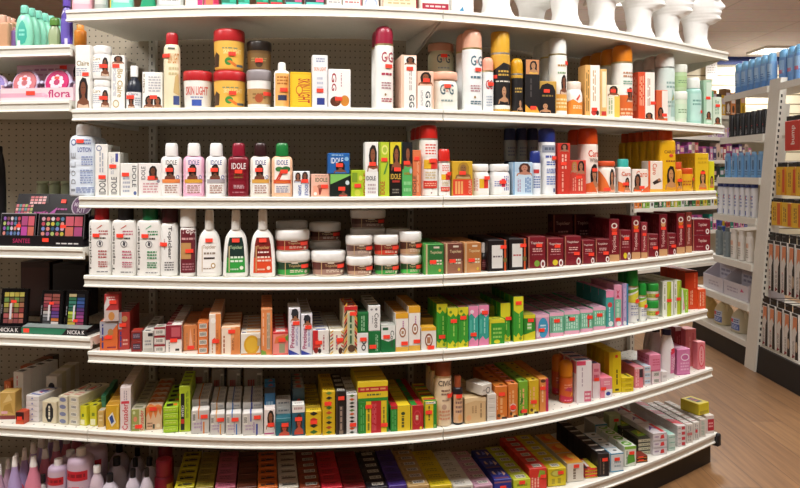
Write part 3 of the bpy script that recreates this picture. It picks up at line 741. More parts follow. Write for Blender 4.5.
carton('A', 638, 655, 72, 'd9502c', 'red orange carton with white front and orchid', [R(.42,0,1,1,'eee8de'), W(.55,.3,.75,.92,'b98a7a',2,-1), W(.06,.3,.36,.92,'f0b090',3,-1), P(.35,.0,.95,.16,'8a5236','d9502c'), S(.9,.36)], d=.06, side=[W(.2,.2,.8,.9,'f0b090',4,-1)])
carton('A', 656, 668, 90, 'd8663c', 'small orange carton with portrait before pale bottles', [R(.5,.1,1,.98,'efe6dc'), P(.05,.02,.7,.45,'8a5236','d8663c'), S(.7,.2)], d=.05)
can('A', 662, 679, 52, 67, 'd5e6e0', 'e9ece6', 'tall frosted mint spray can with white cap', [W(.3,.6,.85,.75,'8fb0aa',2), G('a9c9c0', (.5,.1), (.9,.1), (.8,.5), (.6,.6)), W(.3,.25,.8,.4,'9ab8b0',2), G('9a9a5a', (.55,.38), (.75,.42), (.7,.52))], n=4, collar='c9d2cc')
for s in (0, 1):
    jar('A', 677, 691, (91, 64)[s], (99, 72)[s], 'c2dcae' if s else 'd6e4cc', 'ecefe4', ('pale green jar with white lid, underneath', 'lime tinted jar with white lid, on the pale green jar')[s], [R(0,.2,1,.8,'b2d098' if s else 'cde2c6'), W(.2,.4,.8,.6,'7f9f78',2)], kind='tub', on=bool(s))
bottle('A', 691, 705, 77, 88, 'round', 'a9d6cc', 'eef2ee', 'mint green bottle with white cap', [R(.1,.1,.9,.85,'b9ddd4'), W(.2,.5,.8,.7,'6f9f96',2), S(.85,.35)], cap='flip', capw=.85)
carton('A', 704, 712, 80, 'a9cdb2', 'narrow green white carton with red dot', [R(.3,.05,1,.95,'cfe2d2'), P(.2,.1,.95,.3,'8a5236','a9cdb2'), S(.5,.6)], d=.06)
bottle('A', 710, 716, 91, 97, 'round', 'b8d8b4', '3f8f62', 'little bottle with green cap between pale cartons', [R(.1,.1,.9,.8,'d6e8d0')], capw=.8, inset=.06)
carton('A', 713, 722, 97, 'd7e4d2', 'short pale green carton at the open shelf end', [W(.2,.4,.7,.9,'8fae94',2,-1), P(.1,.02,.9,.3,'8a5236','b9d4bc'), S(.5,.7)], d=.05)

# ================================================================== third shelf
bottle('B', 68, 95, 124, 135, 'lotion', 'dfe8f4', 'efeff0', 'big pale blue lotion bottle with white cap', [T('LOTION', .36,.72,.86,.8,'3a4a9a'), E(.2,.88,.1,.055,'5a6a9a'), E(.2,.88,.07,.035,'dfe8f4'), T('I', .1,.08,.26,.12,'8a9098',1), T('D', .1,.2,.28,.28,'9aa0a8',1), T('O', .1,.33,.28,.42,'9aa0a8',1), T('L', .1,.47,.28,.56,'9aa0a8',1), T('E', .1,.62,.28,.71,'9aa0a8',1), W(.55,.84,.85,.94,'7f8fc0',2), W(.5,.5,.9,.66,'8f9fcc',4), W(.45,.2,.9,.44,'9aaad0',6), W(.3,.05,.95,.15,'8f9fcc',3), S(.45,.9)], capw=.52, cap='flip', n=4, inset=.015)
idc = lambda *e: [T('IDOLE', .3,.05,.82,.42,'4a4c50',1)] + list(e)
carton('B', 95, 108, 144, 'eceae6', 'tall white carton with grey upright letters', [T('IDOLE', .3,.04,.85,.4,'55575a',1), E(.3,.92,.22,.055,'7a84a8'), E(.3,.92,.15,.036,'eceae6'), W(.3,.46,.7,.86,'a9aebc',2,1), S(.55,.37)], d=.05, n=4)
carton('B', 108, 120, 152, 'eae8e2', 'white carton with blue emblem and upright letters', [T('IDOLE', .25,.05,.75,.44,'66686c',1), R(.62,.78,.85,.97,'4a4f96'), W(.2,.5,.5,.9,'b0b4c0',2,1), S(.4,.68)], d=.05, n=3)
carton('B', 120, 138, 163, 'ebeae6', 'squat white carton with letters running down its edge', [T('IDOLE', .68,.28,.92,.92,'55575c',-1), W(.15,.1,.55,.6,'aab0c0',4), E(.85,.1,.09,.06,'5a6a9a'), S(.3,.66)], d=.05)
carton('B', 138, 162, 163, 'ebe6e4', 'squat white carton with portrait and pink print', [T('IDOLE', .12,.5,.3,.9,'6a6668',1), P(.38,.5,.86,.92,'6b3f2a','c23a30'), W(.2,.1,.85,.42,'cf9aa0',4), E(.86,.46,.07,.05,'8a8a98'), S(.55,.56)], d=.05)
def idole(x0, x1, body, cap, desc, band, word='3f4a80', lab='f4f2ee', extra=None, tx='b08a80'):
    art = extra or [R(.14,.1,.86,.93,lab), T('IDOLE', .26,.78,.76,.9,word), P(.2,.42,.7,.8,'6a4230','7a2a20'), R(.1,.34,.9,.43,band), W(.22,.08,.78,.3,tx,4), E(.8,.48,.07,.05,'6a78b0'), E(.8,.48,.045,.032,lab), S(.42,.66)]
    bottle('B', x0, x1, 143, 156, 'lotion', body, cap, desc, art, capw=.6, cap='flip')
idole(160, 182, 'f1efec', 'f2f1ef', 'white lotion bottle with white cap and peach band', 'e88a4a', '5a5658')
idole(182.5, 204.5, 'efb4cf', 'f2f0ef', 'pink lotion bottle with white cap', 'd8a03a', '5a5a9a', 'f4d6e2')
idole(205, 227, 'f0f0f0', 'f3f3f3', 'white lotion bottle with grey band and white cap', 'a9a2a6', '4a5aa0')
idole(227.5, 249.5, '7c1626', '8e1a30', 'dark red lotion bottle with red cap', '7c1626', 'f0e6e2', None, [T('IDOLE', .18,.68,.84,.83,'ece2e0'), W(.3,.44,.7,.58,'7a5a28',2), W(.28,.2,.76,.3,'d8aab0',3), W(.22,.08,.8,.14,'b06a74',1), S(.5,.62)])
idole(250, 271, 'ebe6dc', '33181a', 'cream white lotion bottle with dark brown cap', 'd8a24a', '4a4a8a')
idole(271.5, 293, 'f0bf9c', '1d7a3a', 'peach lotion bottle with green cap and carrots', 'd9532c', '3f5a9a', 'f5ebe4', [R(.14,.1,.86,.93,'f5ebe4'), T('IDOLE', .24,.78,.76,.9,'3f5a9a'), G('c8402e', (.2,.42), (.28,.42), (.62,.7), (.5,.72)), G('c8402e', (.3,.42), (.38,.42), (.6,.66), (.5,.68)), E(.36,.68,.18,.06,'3a7a3a'), E(.68,.68,.2,.07,'2f6a34'), R(.1,.33,.9,.42,'d9532c'), R(.2,.36,.8,.39,'e8b03a'), W(.22,.1,.78,.28,'a0a0b8',4), S(.58,.62)])
carton('B', 293, 310, 171, 'eef0f2', 'white carton with two baby portraits', [P(.05,.56,.5,.95,'8a5a44','b0b8d0'), P(.45,.5,.95,.98,'7a4a36','c0c4d8'), T('SAVON', .3,.06,.5,.46,'4a6ab0',-1), T('IDOLE', .7,.05,.9,.48,'5a70b0',-1), S(.7,.62)], d=.05)
carton('B', 311, 330, 174, 'f0bda8', 'peach carton with ice cream cone picture', [R(.1,.0,.95,.5,'efa68c'), T('IDOLE', .22,.66,.88,.84,'5a6a4a'), G('8a3a30', (.42,.1), (.5,.1), (.6,.42), (.38,.42)), E(.46,.46,.14,.08,'b0705a'), E(.22,.14,.09,.08,'f5ece4'), W(.2,.9,.8,.95,'a08a7a',1), S(.72,.46)], d=.05)
carton('B', 330, 351, 174, '17211c', 'black carton with lime top corner', [G('7fc060', (0,.55), (1,.95), (1,1), (0,1)), P(.4,.02,.85,.45,'7a4a36','c23a30'), E(.84,.62,.1,.1,'c8d4d8'), S(.56,.36)], d=.05)
carton('B', 328, 350, 153, '1f5fa8', 'blue carton lying on the black and lime one', [T('IDOLE', .12,.5,.7,.78,'dfe8f2'), P(.25,.02,.85,.6,'7a4a36','2a70b8'), W(.15,.85,.7,.95,'9fc4e8',1), E(.86,.72,.1,.1,'8ab8dc'), S(.52,.42)], d=.05, on=True)
carton('B', 351, 367, 170, 'a9c32a', 'lime carton with red upright letters', [T('IDOLE', .78,.06,.98,.9,'a8402a',1), R(.05,.55,.4,.9,'7a9a2a'), E(.6,.7,.12,.1,'d8d45a'), E(.4,.15,.2,.12,'c9cf48'), S(.42,.42)], d=.05)
carton('B', 365, 378.5, 142, 'eeedea', 'tall white carton with smiling portrait', [P(.15,.46,1,.95,'8a5238','e8e4e0'), T('IDOLE', .05,.3,.8,.38,'4a4a50'), W(.2,.05,.8,.25,'c2b0b4',3), S(.55,.6)], d=.05)
carton('B', 379, 389.5, 142, 'b7cc34', 'tall lime yellow carton with emblem on top', [R(0,0,.16,1,'8ca830'), E(.55,.86,.32,.09,'dfe27a'), E(.55,.86,.2,.055,'a9c040'), T('IDOLE', .1,.04,.55,.28,'b8402c',1), G('4f8a3c', (.4,.4), (.6,.42), (.9,.62), (.8,.64)), S(.5,.68)], d=.05)
carton('B', 390, 401.5, 142, '15120f', 'tall black and yellow carton with portrait', [R(0,.6,1,1,'d8c92c'), P(.1,.48,1,.95,'8a5238','15120f'), T('IDOLE', .04,.32,.96,.42,'d8b04a'), T('IDOLE', .15,.25,.85,.3,'a8342c') if False else R(.2,.26,.85,.3,'a8342c'), W(.2,.05,.8,.15,'8a8478',2), S(.65,.5)], d=.05)
carton('B', 402, 412.5, 142, '57b060', 'tall green and black carton with portrait', [R(0,.5,1,1,'16191c'), P(.1,.5,1,.95,'8a5238','57b060'), W(.2,.38,.9,.46,'9a8a3a',1), W(.15,.06,.9,.3,'8fd090',2), E(.85,.47,.14,.05,'a0c0c8'), S(.45,.62)], d=.05)
carton('B', 412.5, 421, 150, 'd9764a', 'slim orange carton beside the large red-capped can', [T('IDOLE', .05,.04,.45,.45,'6a4a3a',1), W(.5,.1,.8,.8,'eab08a',2,1), S(.5,.82)], d=.05)
rw = [R(.2,.7,.85,.92,'f4f1ec'), W(.25,.72,.8,.92,'d8564a',4), R(.18,.48,.52,.64,'e8b92c'), R(.52,.48,.92,.64,'d8342a'), R(.52,.56,.86,.66,'e0402e'), W(.25,.3,.8,.44,'d8c49a',3), R(.16,.14,.88,.27,'d23a2a'), W(.22,.17,.8,.24,'f2b8a0',2), E(.55,.06,.04,.01,'8a3a30')]
can('B', 421, 440, 125, 139, 'f1efea', 'c8261f', 'large white spray can with red cap and yellow patch', rw + [S(.6,.62)], cap='flip', n=3, collar='e8e4dc')
can('B', 439.5, 451.5, 149, 162, 'f1efea', 'd22a22', 'small white spray can with red cap and yellow patch', rw + [S(.88,.66)], cap='flip', collar='e8e4dc')
carton('B', 452, 473, 161, 'cfa52e', 'gold and red carton with framed portrait', [R(.03,.0,.97,.48,'d6432c'), P(.14,.5,.92,.97,'8a6238','c0a070','a8802c'), R(.14,.06,.24,.42,'e8a868'), R(.28,.06,.38,.42,'e8a868'), R(.42,.06,.52,.42,'e8a868'), T('CLEAR', .8,.06,.94,.46,'f0b8a0',1), S(.5,.66)], d=.05)
jl2 = lambda c1, c2: [R(.05,.12,.95,.85,'f4f2ef'), R(.34,.3,.62,.68,c1), R(.58,.3,.84,.68,c2), W(.1,.2,.3,.7,'d89aa0',3,1), S(.75,.72)]
jar('B', 473, 492, 164, 171, 'f0eeea', 'f3f2f0', 'white jar with yellow and red patch', jl2('e3b62a','d8382c'), kind='pot', capw=.94)
jar('B', 492.5, 513, 164, 171, 'efeeec', 'f2f1ef', 'white jar with blue print and red dot', [R(.05,.12,.95,.85,'f2f1f0'), T('CLEAR', .55,.2,.85,.8,'5a6ab0',-1) if False else W(.55,.2,.85,.8,'5a6ab0',3,-1), W(.15,.35,.42,.6,'7a8ac0',3), R(.44,.35,.62,.68,'d2325a'), S(.5,.55)], kind='pot', capw=.94)
carton('B', 513, 533, 162, 'b4cde2', 'pale blue carton with hand portrait on top', [R(.04,.0,.96,.7,'c3d8e8'), P(.15,.58,.98,.97,'b8806a','c3d8e8','4a2a20'), T('CLAIR', .72,.06,.9,.58,'4a7ab8',-1) if False else W(.6,.08,.92,.55,'4a7ab8',3,-1), W(.2,.1,.4,.5,'b08aa8',2,-1), R(0,0,.06,1,'6a9ac4')], d=.05)
can('B', 532, 542.5, 151, 163, 'e6ebf2', '27357c', 'small white spray can with navy cap', [W(.2,.2,.85,.6,'6a80b8',5), R(.2,.68,.7,.8,'d23a3a')], cap='flip', collar=None)
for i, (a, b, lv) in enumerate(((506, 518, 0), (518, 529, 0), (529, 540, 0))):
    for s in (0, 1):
        can('B', a, b, (161, 128)[s], (168, 140)[s], 'a9a9a2', '1f2850', 'white spray can with navy cap in the shade, %s of the %s pair' % (('lower', 'upper')[s], ORD[i+1]), [W(.2,.2,.8,.7,'7a7f8c',3)], inset=.22, on=bool(s), cap='flip', collar=None)  # grey body and dull navy: shade put into the can colours
can('B', 542, 558.5, 128, 142, 'eef0f2', '2a377f', 'large white spray can with navy cap', [R(.1,.8,.9,.94,'9aa0b0'), W(.2,.82,.8,.92,'5a6478',1), W(.25,.68,.9,.76,'4a5aa8',1), W(.3,.55,.9,.64,'4a66b8',2), W(.3,.4,.9,.5,'6a86c8',3), W(.3,.18,.9,.36,'7a90cc',4), R(.7,.05,.82,.12,'3a4a8a'), S(.78,.7)], cap='flip', collar=None)
carton('B', 558, 570.5, 143, 'c8392c', 'tall red carton with portrait at its top', [P(.1,.82,.9,.99,'a0705a','c8392c'), T('clair', .2,.48,.75,.66,'f0c0b0',-1) if False else W(.25,.5,.75,.78,'f0b8a8',2,-1), W(.25,.06,.5,.44,'eaa090',1,-1), S(.45,.6)], d=.05)
carton('B', 569.5, 586.5, 160, 'd2483a', 'squat red carton with portrait of a couple', [P(.04,.6,.5,.96,'b8846a','d2483a','b08040'), P(.4,.56,.95,.98,'a87258','d2483a'), W(.5,.1,.8,.5,'f2c2a8',2,-1), W(.15,.1,.4,.5,'ea9a8a',2,-1), S(.55,.5)], d=.05)
cw = [R(0,0,1,.06,'e46a2c'), T('Caro', .3,.74,.92,.88,'d8482a'), T('White', .36,.63,.86,.72,'8a6a5a'), P(.3,.08,.9,.6,'b07a5a','e8a080'), G('e0602a', (.1,.0), (.8,.0), (.5,.24), (.2,.2)), S(.62,.48)]
can('B', 583, 602, 128, 144, 'f2e4da', 'd9501c', 'large white spray can with orange cap and portrait', cw, cap='flip', n=2, collar=None)
jar('B', 601, 619.5, 161, 166, 'f2e6dc', 'd8542a', 'white jar with thin orange lid and portrait', [G('e0702f', (0,0), (.6,0), (.3,.5), (0,.9)), P(.4,.05,.8,.9,'b07a5a','e8a080'), T('Caro', .76,.6,.98,.8,'d8603a'), S(.35,.15)], kind='pot', capw=.98)
bottle('B', 619, 632, 159, 167, 'slab', 'f0e6e0', '3fb0a6', 'white bottle with teal cap and orange foot', [G('e0702f', (0,0), (1,0), (.6,.3), (0,.45)), P(.4,.05,.85,.6,'b07a5a','e8a080'), T('Caro', .2,.66,.9,.82,'d8603a'), S(.5,.35)], capw=.8, k=.7)
carton('B', 632, 648.5, 169, 'f0e2d6', 'white carton with dark-haired portrait', [T('Caro', .25,.66,.95,.92,'d8603a'), P(.05,.05,.6,.8,'8a5a40','e8602a'), G('e46a3a', (.5,0), (1,0), (1,.3)), S(.6,.22)], d=.05)
carton('B', 648, 663, 161, 'efe0d2', 'white carton with orange edge and leaping figure', [R(0,0,.14,1,'e2602c'), T('Caro', .3,.56,.6,.92,'d8603a',-1), G('3a2a24', (.3,.32), (.62,.42), (.95,.36), (.7,.3), (.4,.24)), R(.1,0,1,.1,'eeb04a'), E(.75,.4,.1,.05,'b07a5a')], d=.05)
bottle('B', 660, 677, 127, 137, 'slab', 'ecb41f', 'd2501c', 'tall yellow lotion bottle with orange cap', [T('CAROT', .25,.74,.98,.8,'7a4a2a'), W(.35,.56,.9,.62,'9a5a2a',1), P(.3,.04,.98,.5,'c08a5a','e09a2a'), E(.65,.7,.12,.03,'d8483a')], capw=.84, k=.62, n=9)
bottle('B', 676, 684, 162, 169, 'round', 'e8a02a', 'd8542a', 'slim yellow tube with orange cap', [P(.2,.1,.9,.6,'c08a5a','e09a2a'), S(.5,.5)], cat='tube', capw=.9)
jar('B', 683, 697.5, 168, 174, 'e9b22a', 'd2521f', 'yellow jar with orange lid', [P(.65,.15,.98,.9,'8a5a40','e09a2a'), W(.15,.3,.6,.65,'c0702a',2), S(.85,.7)], kind='tub', capw=.9)
carton('B', 695, 709, 153, 'e6bd24', 'tall yellow carton with portrait foot', [P(.25,.04,.85,.55,'c08a5a','d8702a'), W(.2,.7,.9,.9,'c9a01e',2), S(.55,.48)], d=.045, n=4, side=[W(.1,.2,.9,.9,'c9a01e',3,-1)])
carton('B', 709, 714.5, 161, 'd8d42a', 'narrow lime yellow carton at the open shelf end', [P(.1,.1,.9,.5,'c08a5a','d8702a')], d=.045)
# ================================================================== fourth shelf
def topi(x0, x1, cap, desc, tint):
    bottle('C', x0, x1, 206, 219.5, 'slab', 'f0eeea', cap, desc, [T('Topiclear', .06,.06,.2,.9,'55524e',1), W(.5,.72,.9,.82,tint,2), W(.55,.64,.8,.7,'3a3a3a',1), G('c8503c' if tint != '3f8a5a' else '4fae7a', (.4,.84), (.44,.84), (.66,.9), (.62,.91)),
           E(.55,.57,.14,.062,'77757a'), E(.55,.57,.11,.048,'f0eeea'), G('4a4a50', (.5,.55), (.6,.53), (.62,.6), (.52,.62)), W(.48,.3,.86,.46,tint,3), W(.48,.14,.88,.26,tint,3), W(.42,.05,.9,.08,'77757a',1), S(.4,.72)], cap='flat', capw=.62, k=.55, turn=.5001)
topi(87.5, 110, 'a31d20', 'white oblong lotion bottle with red cap', 'b05a5a')
topi(110.5, 135, '1d1b1e', 'white oblong lotion bottle with black cap', 'c06a80')
topi(135.5, 160, '17633a', 'white oblong lotion bottle with green cap', '3f8a5a')
bottle('C', 160, 178, 206, 222, 'tall', 'f1f0ed', '3b1618', 'narrow white lotion bottle with brown cap, letters running down', [T('Topiclear', .4,.32,.66,.94,'4a464a',-1), W(.25,.1,.75,.28,'6a686c',4), W(.2,.5,.3,.7,'c09a9a',1,-1), S(.2,.6)], capw=.94, k=.8)
bottle('C', 179, 196, 208, 227, 'tall', 'eceae6', 'e9e7e2', 'white tube with maroon label panel', [R(.08,.08,.95,1,'6a1c28'), T('Topi', .12,.84,.95,.97,'f0e4e0'), W(.15,.72,.9,.8,'d0a0a0',1), R(.1,.36,.7,.68,'c0925a'), W(.2,.12,.85,.28,'b07a80',3), S(.6,.52)], capw=.98, k=.85, cat='tube')
def cocoa(x0, x1, desc, c1, c2, extra):
    bottle('C', x0, x1, 210, 230, 'cocoa', 'f3f1ed', 'e9e7e1', desc, [G(c1, (.14,.1), (.86,.1), (.84,.4), (.8,.7), (.74,.84), (.26,.84), (.2,.7), (.16,.4)), G(c2, (.14,.1), (.86,.1), (.84,.42), (.16,.42))] + extra + [S(.5,.78)], capw=.36, cap='flip')
cocoa(196, 222, 'white tapered lotion bottle with plain white label', 'f1eeea', 'f1eeea', [T('Topiclear', .26,.58,.76,.68,'a98f78'), R(.22,.12,.25,.66,'c9b08a'), W(.3,.46,.74,.54,'8a7a6a',1), R(.3,.38,.72,.42,'3a302c'), W(.28,.16,.6,.2,'a08a7a',1), E(.66,.24,.09,.06,'b0905a'), E(.66,.24,.05,.035,'f1eeea')])
cocoa(222.5, 249, 'white tapered lotion bottle with green label', '14302a', '2f9a3c', [T('Topiclear', .28,.58,.76,.67,'b0c49a'), R(.23,.12,.27,.66,'c9b08a'), W(.3,.3,.78,.46,'e0eedc',2), W(.3,.14,.6,.2,'c9e0c4',1), E(.72,.2,.07,.04,'e8ecdc')])
cocoa(249.5, 276, 'white tapered lotion bottle with red orange label', '7a1a14', 'dd4a24', [T('Topiclear', .28,.58,.76,.67,'d8a870'), R(.23,.12,.27,.66,'c9a06a'), W(.3,.32,.8,.46,'f2d8c8',2), W(.32,.5,.72,.56,'f0e0d8',1), W(.3,.14,.6,.2,'f0c0a8',1), E(.72,.2,.07,.04,'f2dcc8')])
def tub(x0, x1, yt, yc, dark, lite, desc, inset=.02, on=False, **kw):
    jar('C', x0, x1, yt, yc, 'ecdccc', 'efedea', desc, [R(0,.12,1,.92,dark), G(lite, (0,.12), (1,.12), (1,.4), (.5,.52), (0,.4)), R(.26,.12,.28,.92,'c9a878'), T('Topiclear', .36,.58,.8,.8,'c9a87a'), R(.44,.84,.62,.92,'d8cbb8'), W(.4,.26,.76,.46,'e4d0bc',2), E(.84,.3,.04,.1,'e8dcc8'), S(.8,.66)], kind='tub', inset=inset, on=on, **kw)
tub(275.5, 312, 252, 261.5, '143a20', '2f9a3c', 'wide jar with green label and white lid, under the red one')
tub(275, 311, 230.5, 240, '7a1a14', 'c8382a', 'wide jar with red label and white lid, upon the green one', on=True)
tub(312, 348, 252, 261.5, '5a2a24', 'a07a6c', 'wide jar with brown label and white lid, alone at the shelf edge')
tub(276, 309, 240, 247, '3a2a26', '7a5a4c', 'shaded wide brown jar behind the green one', inset=.16)  # back jars: label tones darkened, their shade is in the colour
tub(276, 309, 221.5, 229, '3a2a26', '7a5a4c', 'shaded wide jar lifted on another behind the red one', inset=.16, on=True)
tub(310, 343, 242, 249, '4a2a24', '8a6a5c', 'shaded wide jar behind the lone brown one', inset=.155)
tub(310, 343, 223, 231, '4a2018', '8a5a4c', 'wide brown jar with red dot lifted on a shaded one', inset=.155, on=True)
tub(347.5, 375, 257, 265, '5a2a20', 'b08a74', 'small jar with brown label, lower of the first small pair')
tub(347, 375, 236, 244.5, '5a3a34', 'b09a90', 'small jar with pale brown label, upper of the first small pair', on=True)
tub(375.5, 401, 256.5, 264.5, '143a20', '2f9a3c', 'small jar with green label under the small red one')
tub(375, 401, 235.5, 244, '7a1a14', 'd8402a', 'small jar with red label upon a green one', on=True)
tub(401.5, 424, 256, 263, '14401c', '3fb045', 'small jar with bright green label at the end of the jars')
tub(401, 424, 232, 241, '4a2a1e', 'c09a78', 'small jar with dark tan label upon the bright green one', on=True)
for q, (a, b) in enumerate(((352, 389), (388, 413))):
    dn = ('shaded jar behind the first small pair', 'shaded jar behind the small green pair')[q]
    tub(a, b, 246, 253, '3a2a26', '6a5a50', dn + ', lowest', inset=.14)  # same darkened label tones, painted shade
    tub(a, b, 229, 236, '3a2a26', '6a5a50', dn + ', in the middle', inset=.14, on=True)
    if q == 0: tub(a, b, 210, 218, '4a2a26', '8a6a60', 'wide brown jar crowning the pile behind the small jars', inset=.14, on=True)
def soap(x0, x1, yt, c1, c2, desc, n=4):
    carton('C', x0, x1, yt, c2, desc, [R(.2,.42,1,.98,c1), R(.08,0,.16,1,'c9b08a'), T('Topiclear', .3,.66,.94,.78,'d8c49a'), R(.48,.86,.78,.92,'d8cbb8'), W(.3,.3,.9,.5,'e4e0c8',2), E(.8,.14,.07,.05,'d8b84a'), S(.45,.42)], d=.055, n=n, top=[R(.2,.3,.8,.6,c1)])
soap(424, 444, 244, '2a6a34', '4f9a4a', 'green soap carton, start of the soap cartons')
soap(444, 463, 243, '6a3a30', '9a6a54', 'brown soap carton between the green and tan cartons')
soap(463.5, 481.5, 242.5, 'b0703a', 'c28a58', 'tan soap carton beside the small maroon bottle')
bottle('C', 480.5, 490, 243, 253, 'bulge', '1d191c', 'eceae8', 'small dark bottle with white cap and maroon label', [R(.04,.04,.96,.62,'6a1e28'), W(.2,.2,.8,.5,'b07a80',3)], capw=.5, inset=.05)
for i, (a, b, y) in enumerate(((488, 508, 240), (508.5, 527.5, 238.5))):
    carton('C', a, b, y, '1a1416', ('black carton with white label panel and grey word', 'black carton with white label panel and red word')[i], [R(.18,.1,.74,.84,'dcdad6'), T('Topiclear', .24,.44,.7,.52,('6a6468','b86a6a')[i]) if False else W(.24,.42,.7,.52,('6a6468','b8585a')[i],1), R(.82,0,.92,1,'c8542a'), E(.87,.36,.1,.08,'7a6a3a'), S(.78,.78)], d=.06, n=4, top=[R(.8,0,.9,1,'8a2a24'), R(.2,.2,.6,.8,'3a3236')])
M1, M2 = '7a1a26', '8a2230'
def mar(x0, x1, yt, desc, fruit=None, c=M1, tall=False, inset=.02, n=3, edge='b0705a', **kw):
    art = [R(0,0,.07,1,edge), E(.84,.13,.13,.13 if not tall else .07,'e8dcd8'), E(.84,.13,.07,.07 if not tall else .04,c)]
    if tall: art = [R(0,0,1,.16,'c9986a'), T('Topiclear', .3,.2,.75,.66,'dcb0a8',1), E(.5,.84,.3,.07,'e8dcd0'), E(.5,.84,.17,.04,c), G(fruit or c, (.3,.7), (.7,.7), (.8,.78), (.2,.78)), S(.5,.66)]
    else: art += [T('Topiclear', .14,.74,.86,.84,'e4c8c0'), W(.25,.5,.8,.64,'d8a8a4',2), W(.2,.4,.85,.46,'b07074',1)] + ([E(.5,.15,.16,.1,fruit)] if fruit else []) + [S(.62,.72) if fruit else S(.72,.4)]
    carton('C', x0, x1, yt, c, desc, art, d=.055, n=n, inset=inset, top=[R(.1,.2,.9,.8,'8a3a3c')], side=[W(.15,.1,.85,.85,'a04a50',3,-1)], **kw)
mar(528, 546, 236.5, 'maroon carton with green pear and word in cream', '7a9a3a')
mar(546.5, 564, 238, 'maroon carton with lemon picture', 'd8c030')
mar(564.5, 581.5, 236, 'maroon carton with a big white ring and no fruit', None)
mar(582, 595, 240, 'short maroon carton with red sticker, next to the ringed one', None)
mar(595.5, 610, 239, 'short maroon carton with dark face before the first tall maroon one', None, '6f1822')
mar(553, 573, 214.5, 'shaded maroon carton lifted behind the lemon carton', None, '5a1a22', inset=.2, n=1, on=False)  # darker maroon here and on the next carton is painted shade
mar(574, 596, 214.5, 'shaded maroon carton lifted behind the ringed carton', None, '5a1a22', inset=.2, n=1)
mar(609, 619.5, 219, 'tall maroon carton, first of the tall ones', 'd8452f', tall=True)
mar(619.5, 631, 230, 'maroon carton with barcode top and lemon', 'd8c030', n=2)
mar(631.5, 640.5, 216, 'tall maroon carton with orange fruit', 'e0802a', tall=True)
mar(641, 647.5, 222, 'slim tall pale maroon tube carton with tan top', None, '96303a', tall=True, n=1)
mar(647.5, 658.5, 234, 'short maroon carton beside the slim pale one', None)
mar(659, 667.5, 214, 'tall maroon carton with peach fruit', 'd8a06a', tall=True)
mar(667.5, 676, 233, 'short maroon carton between two tall ones', None, n=2)
mar(676.5, 685, 213, 'tall maroon carton with two oranges', 'd8762a', tall=True)
mar(685.5, 692, 212, 'tall tan-topped maroon carton by the shelf end', None, '8a3a30', tall=True, n=2)
carton('C', 692.5, 711, 219, M1, 'wide maroon carton lying at the shelf end', [R(0,0,.06,1,'b0705a'), T('Topiclear', .3,.5,.8,.75,'e4c0b8'), E(.82,.22,.1,.17,'e8dcd8'), E(.82,.22,.05,.09,M1), W(.2,.2,.6,.35,'b07074',1)], d=.12, st=2, top=[R(.1,.1,.9,.9,'8a3a3c')], side=[R(.2,.3,.7,.7,'c9a8a0')])

# ================================================================== fifth shelf
carton('D', 99.5, 118, 321, 'd86a34', 'orange and silver carton with blue upright lettering', [R(0,.42,1,1,'a9a7ae'), G('d86a34', (0,.42), (1,.42), (1,.9), (.6,.6)), W(.08,.08,.25,.9,'2f3a80',1,1), E(.6,.62,.16,.12,'b0804a'), R(.4,.08,.9,.13,'8a2a3a'), S(.5,.45)], d=.06, top=[R(.1,.1,.9,.9,'b9b4b4')])
carton('D', 104, 119, 294, 'b93a3c', 'red and white carton standing on the orange and silver one', [R(0,0,1,.4,'c9b8b4'), W(.15,.75,.75,.92,'e8d0cc',2), G('d8d0d0', (.0,.35), (.5,.7), (.2,.9), (0,.6)), E(.5,.18,.22,.16,'c98a4a'), S(.6,.7)], d=.05, on=True)
carton('D', 118, 130, 312, 'b03a34', 'slim red and silver carton, front of a tall row', [R(0,.55,.3,1,'a9a7ae'), E(.55,.82,.25,.08,'c09060'), T('S', 0,0,1,1,'ffffff') if False else W(.1,.08,.35,.5,'3f3f80',1,1), W(.4,.1,.85,.3,'e0a898',2), S(.4,.66)], d=.03, n=6, top=[R(.05,.05,.95,.5,'2a2226'), R(.05,.55,.95,.95,'d8d4d0')], inset=.03)
carton('D', 131, 142, 331, '8a2a26', 'little dark red carton with grey panel', [R(.15,.25,.85,.8,'4a3a4a'), W(.2,.35,.8,.7,'a08a9a',2)], d=.05, st=2, top=[R(.1,.1,.9,.9,'b03a2c')])
carton('D', 142.5, 153.5, 331, 'd8d4cc', 'little white carton with black dash', [R(.5,.75,.95,.9,'2a2a2e'), W(.2,.3,.8,.6,'8a8a90',2), R(.1,.05,.9,.2,'b9b4ac')], d=.05, n=5, top=[R(.2,.1,.7,.4,'3a3a3e')])
carton('D', 154, 165.5, 327, 'd8ccc8', 'small white and maroon barcode carton', [R(0,.78,1,1,'9a2a34'), B(.15,.15,.85,.7)], d=.05, st=3, n=5, top=[R(.1,.2,.9,.8,'b9aaa6'), E(.5,.4,.3,.2,'7a8a6a')], stb=False)
carton('D', 165.5, 182, 325, 'ece6e0', 'white and maroon carton with dark corner', [R(0,.48,1,1,'8f2032'), R(.35,.58,.9,.92,'c05a64'), W(.15,.06,.3,.44,'a09a98',1,1), R(.6,.08,.85,.16,'3a3430'), S(.5,.46)], d=.045, n=8, top=[R(.4,.1,.95,.9,'f0ece6'), R(0,.1,.35,.9,'8f2032')])
carton('D', 183, 197.5, 325, 'dd9258', 'peach carton with running script, set back', [W(.72,.1,.86,.85,'a05a3a',1,-1), G('efc0a0', (.4,.1), (.7,.1), (.5,.9)), W(.2,.2,.35,.7,'c08a60',1,1), S(.55,.12)], d=.04, n=6, inset=.05, top=[R(.1,.05,.9,.9,'c9885a')])
carton('D', 197.5, 208.5, 322, 'dd7a3a', 'flat orange barcode carton', [B(.15,.2,.85,.8)], d=.05, st=4, n=5, top=[R(.1,.1,.9,.9,'c86a30')], stb=True)
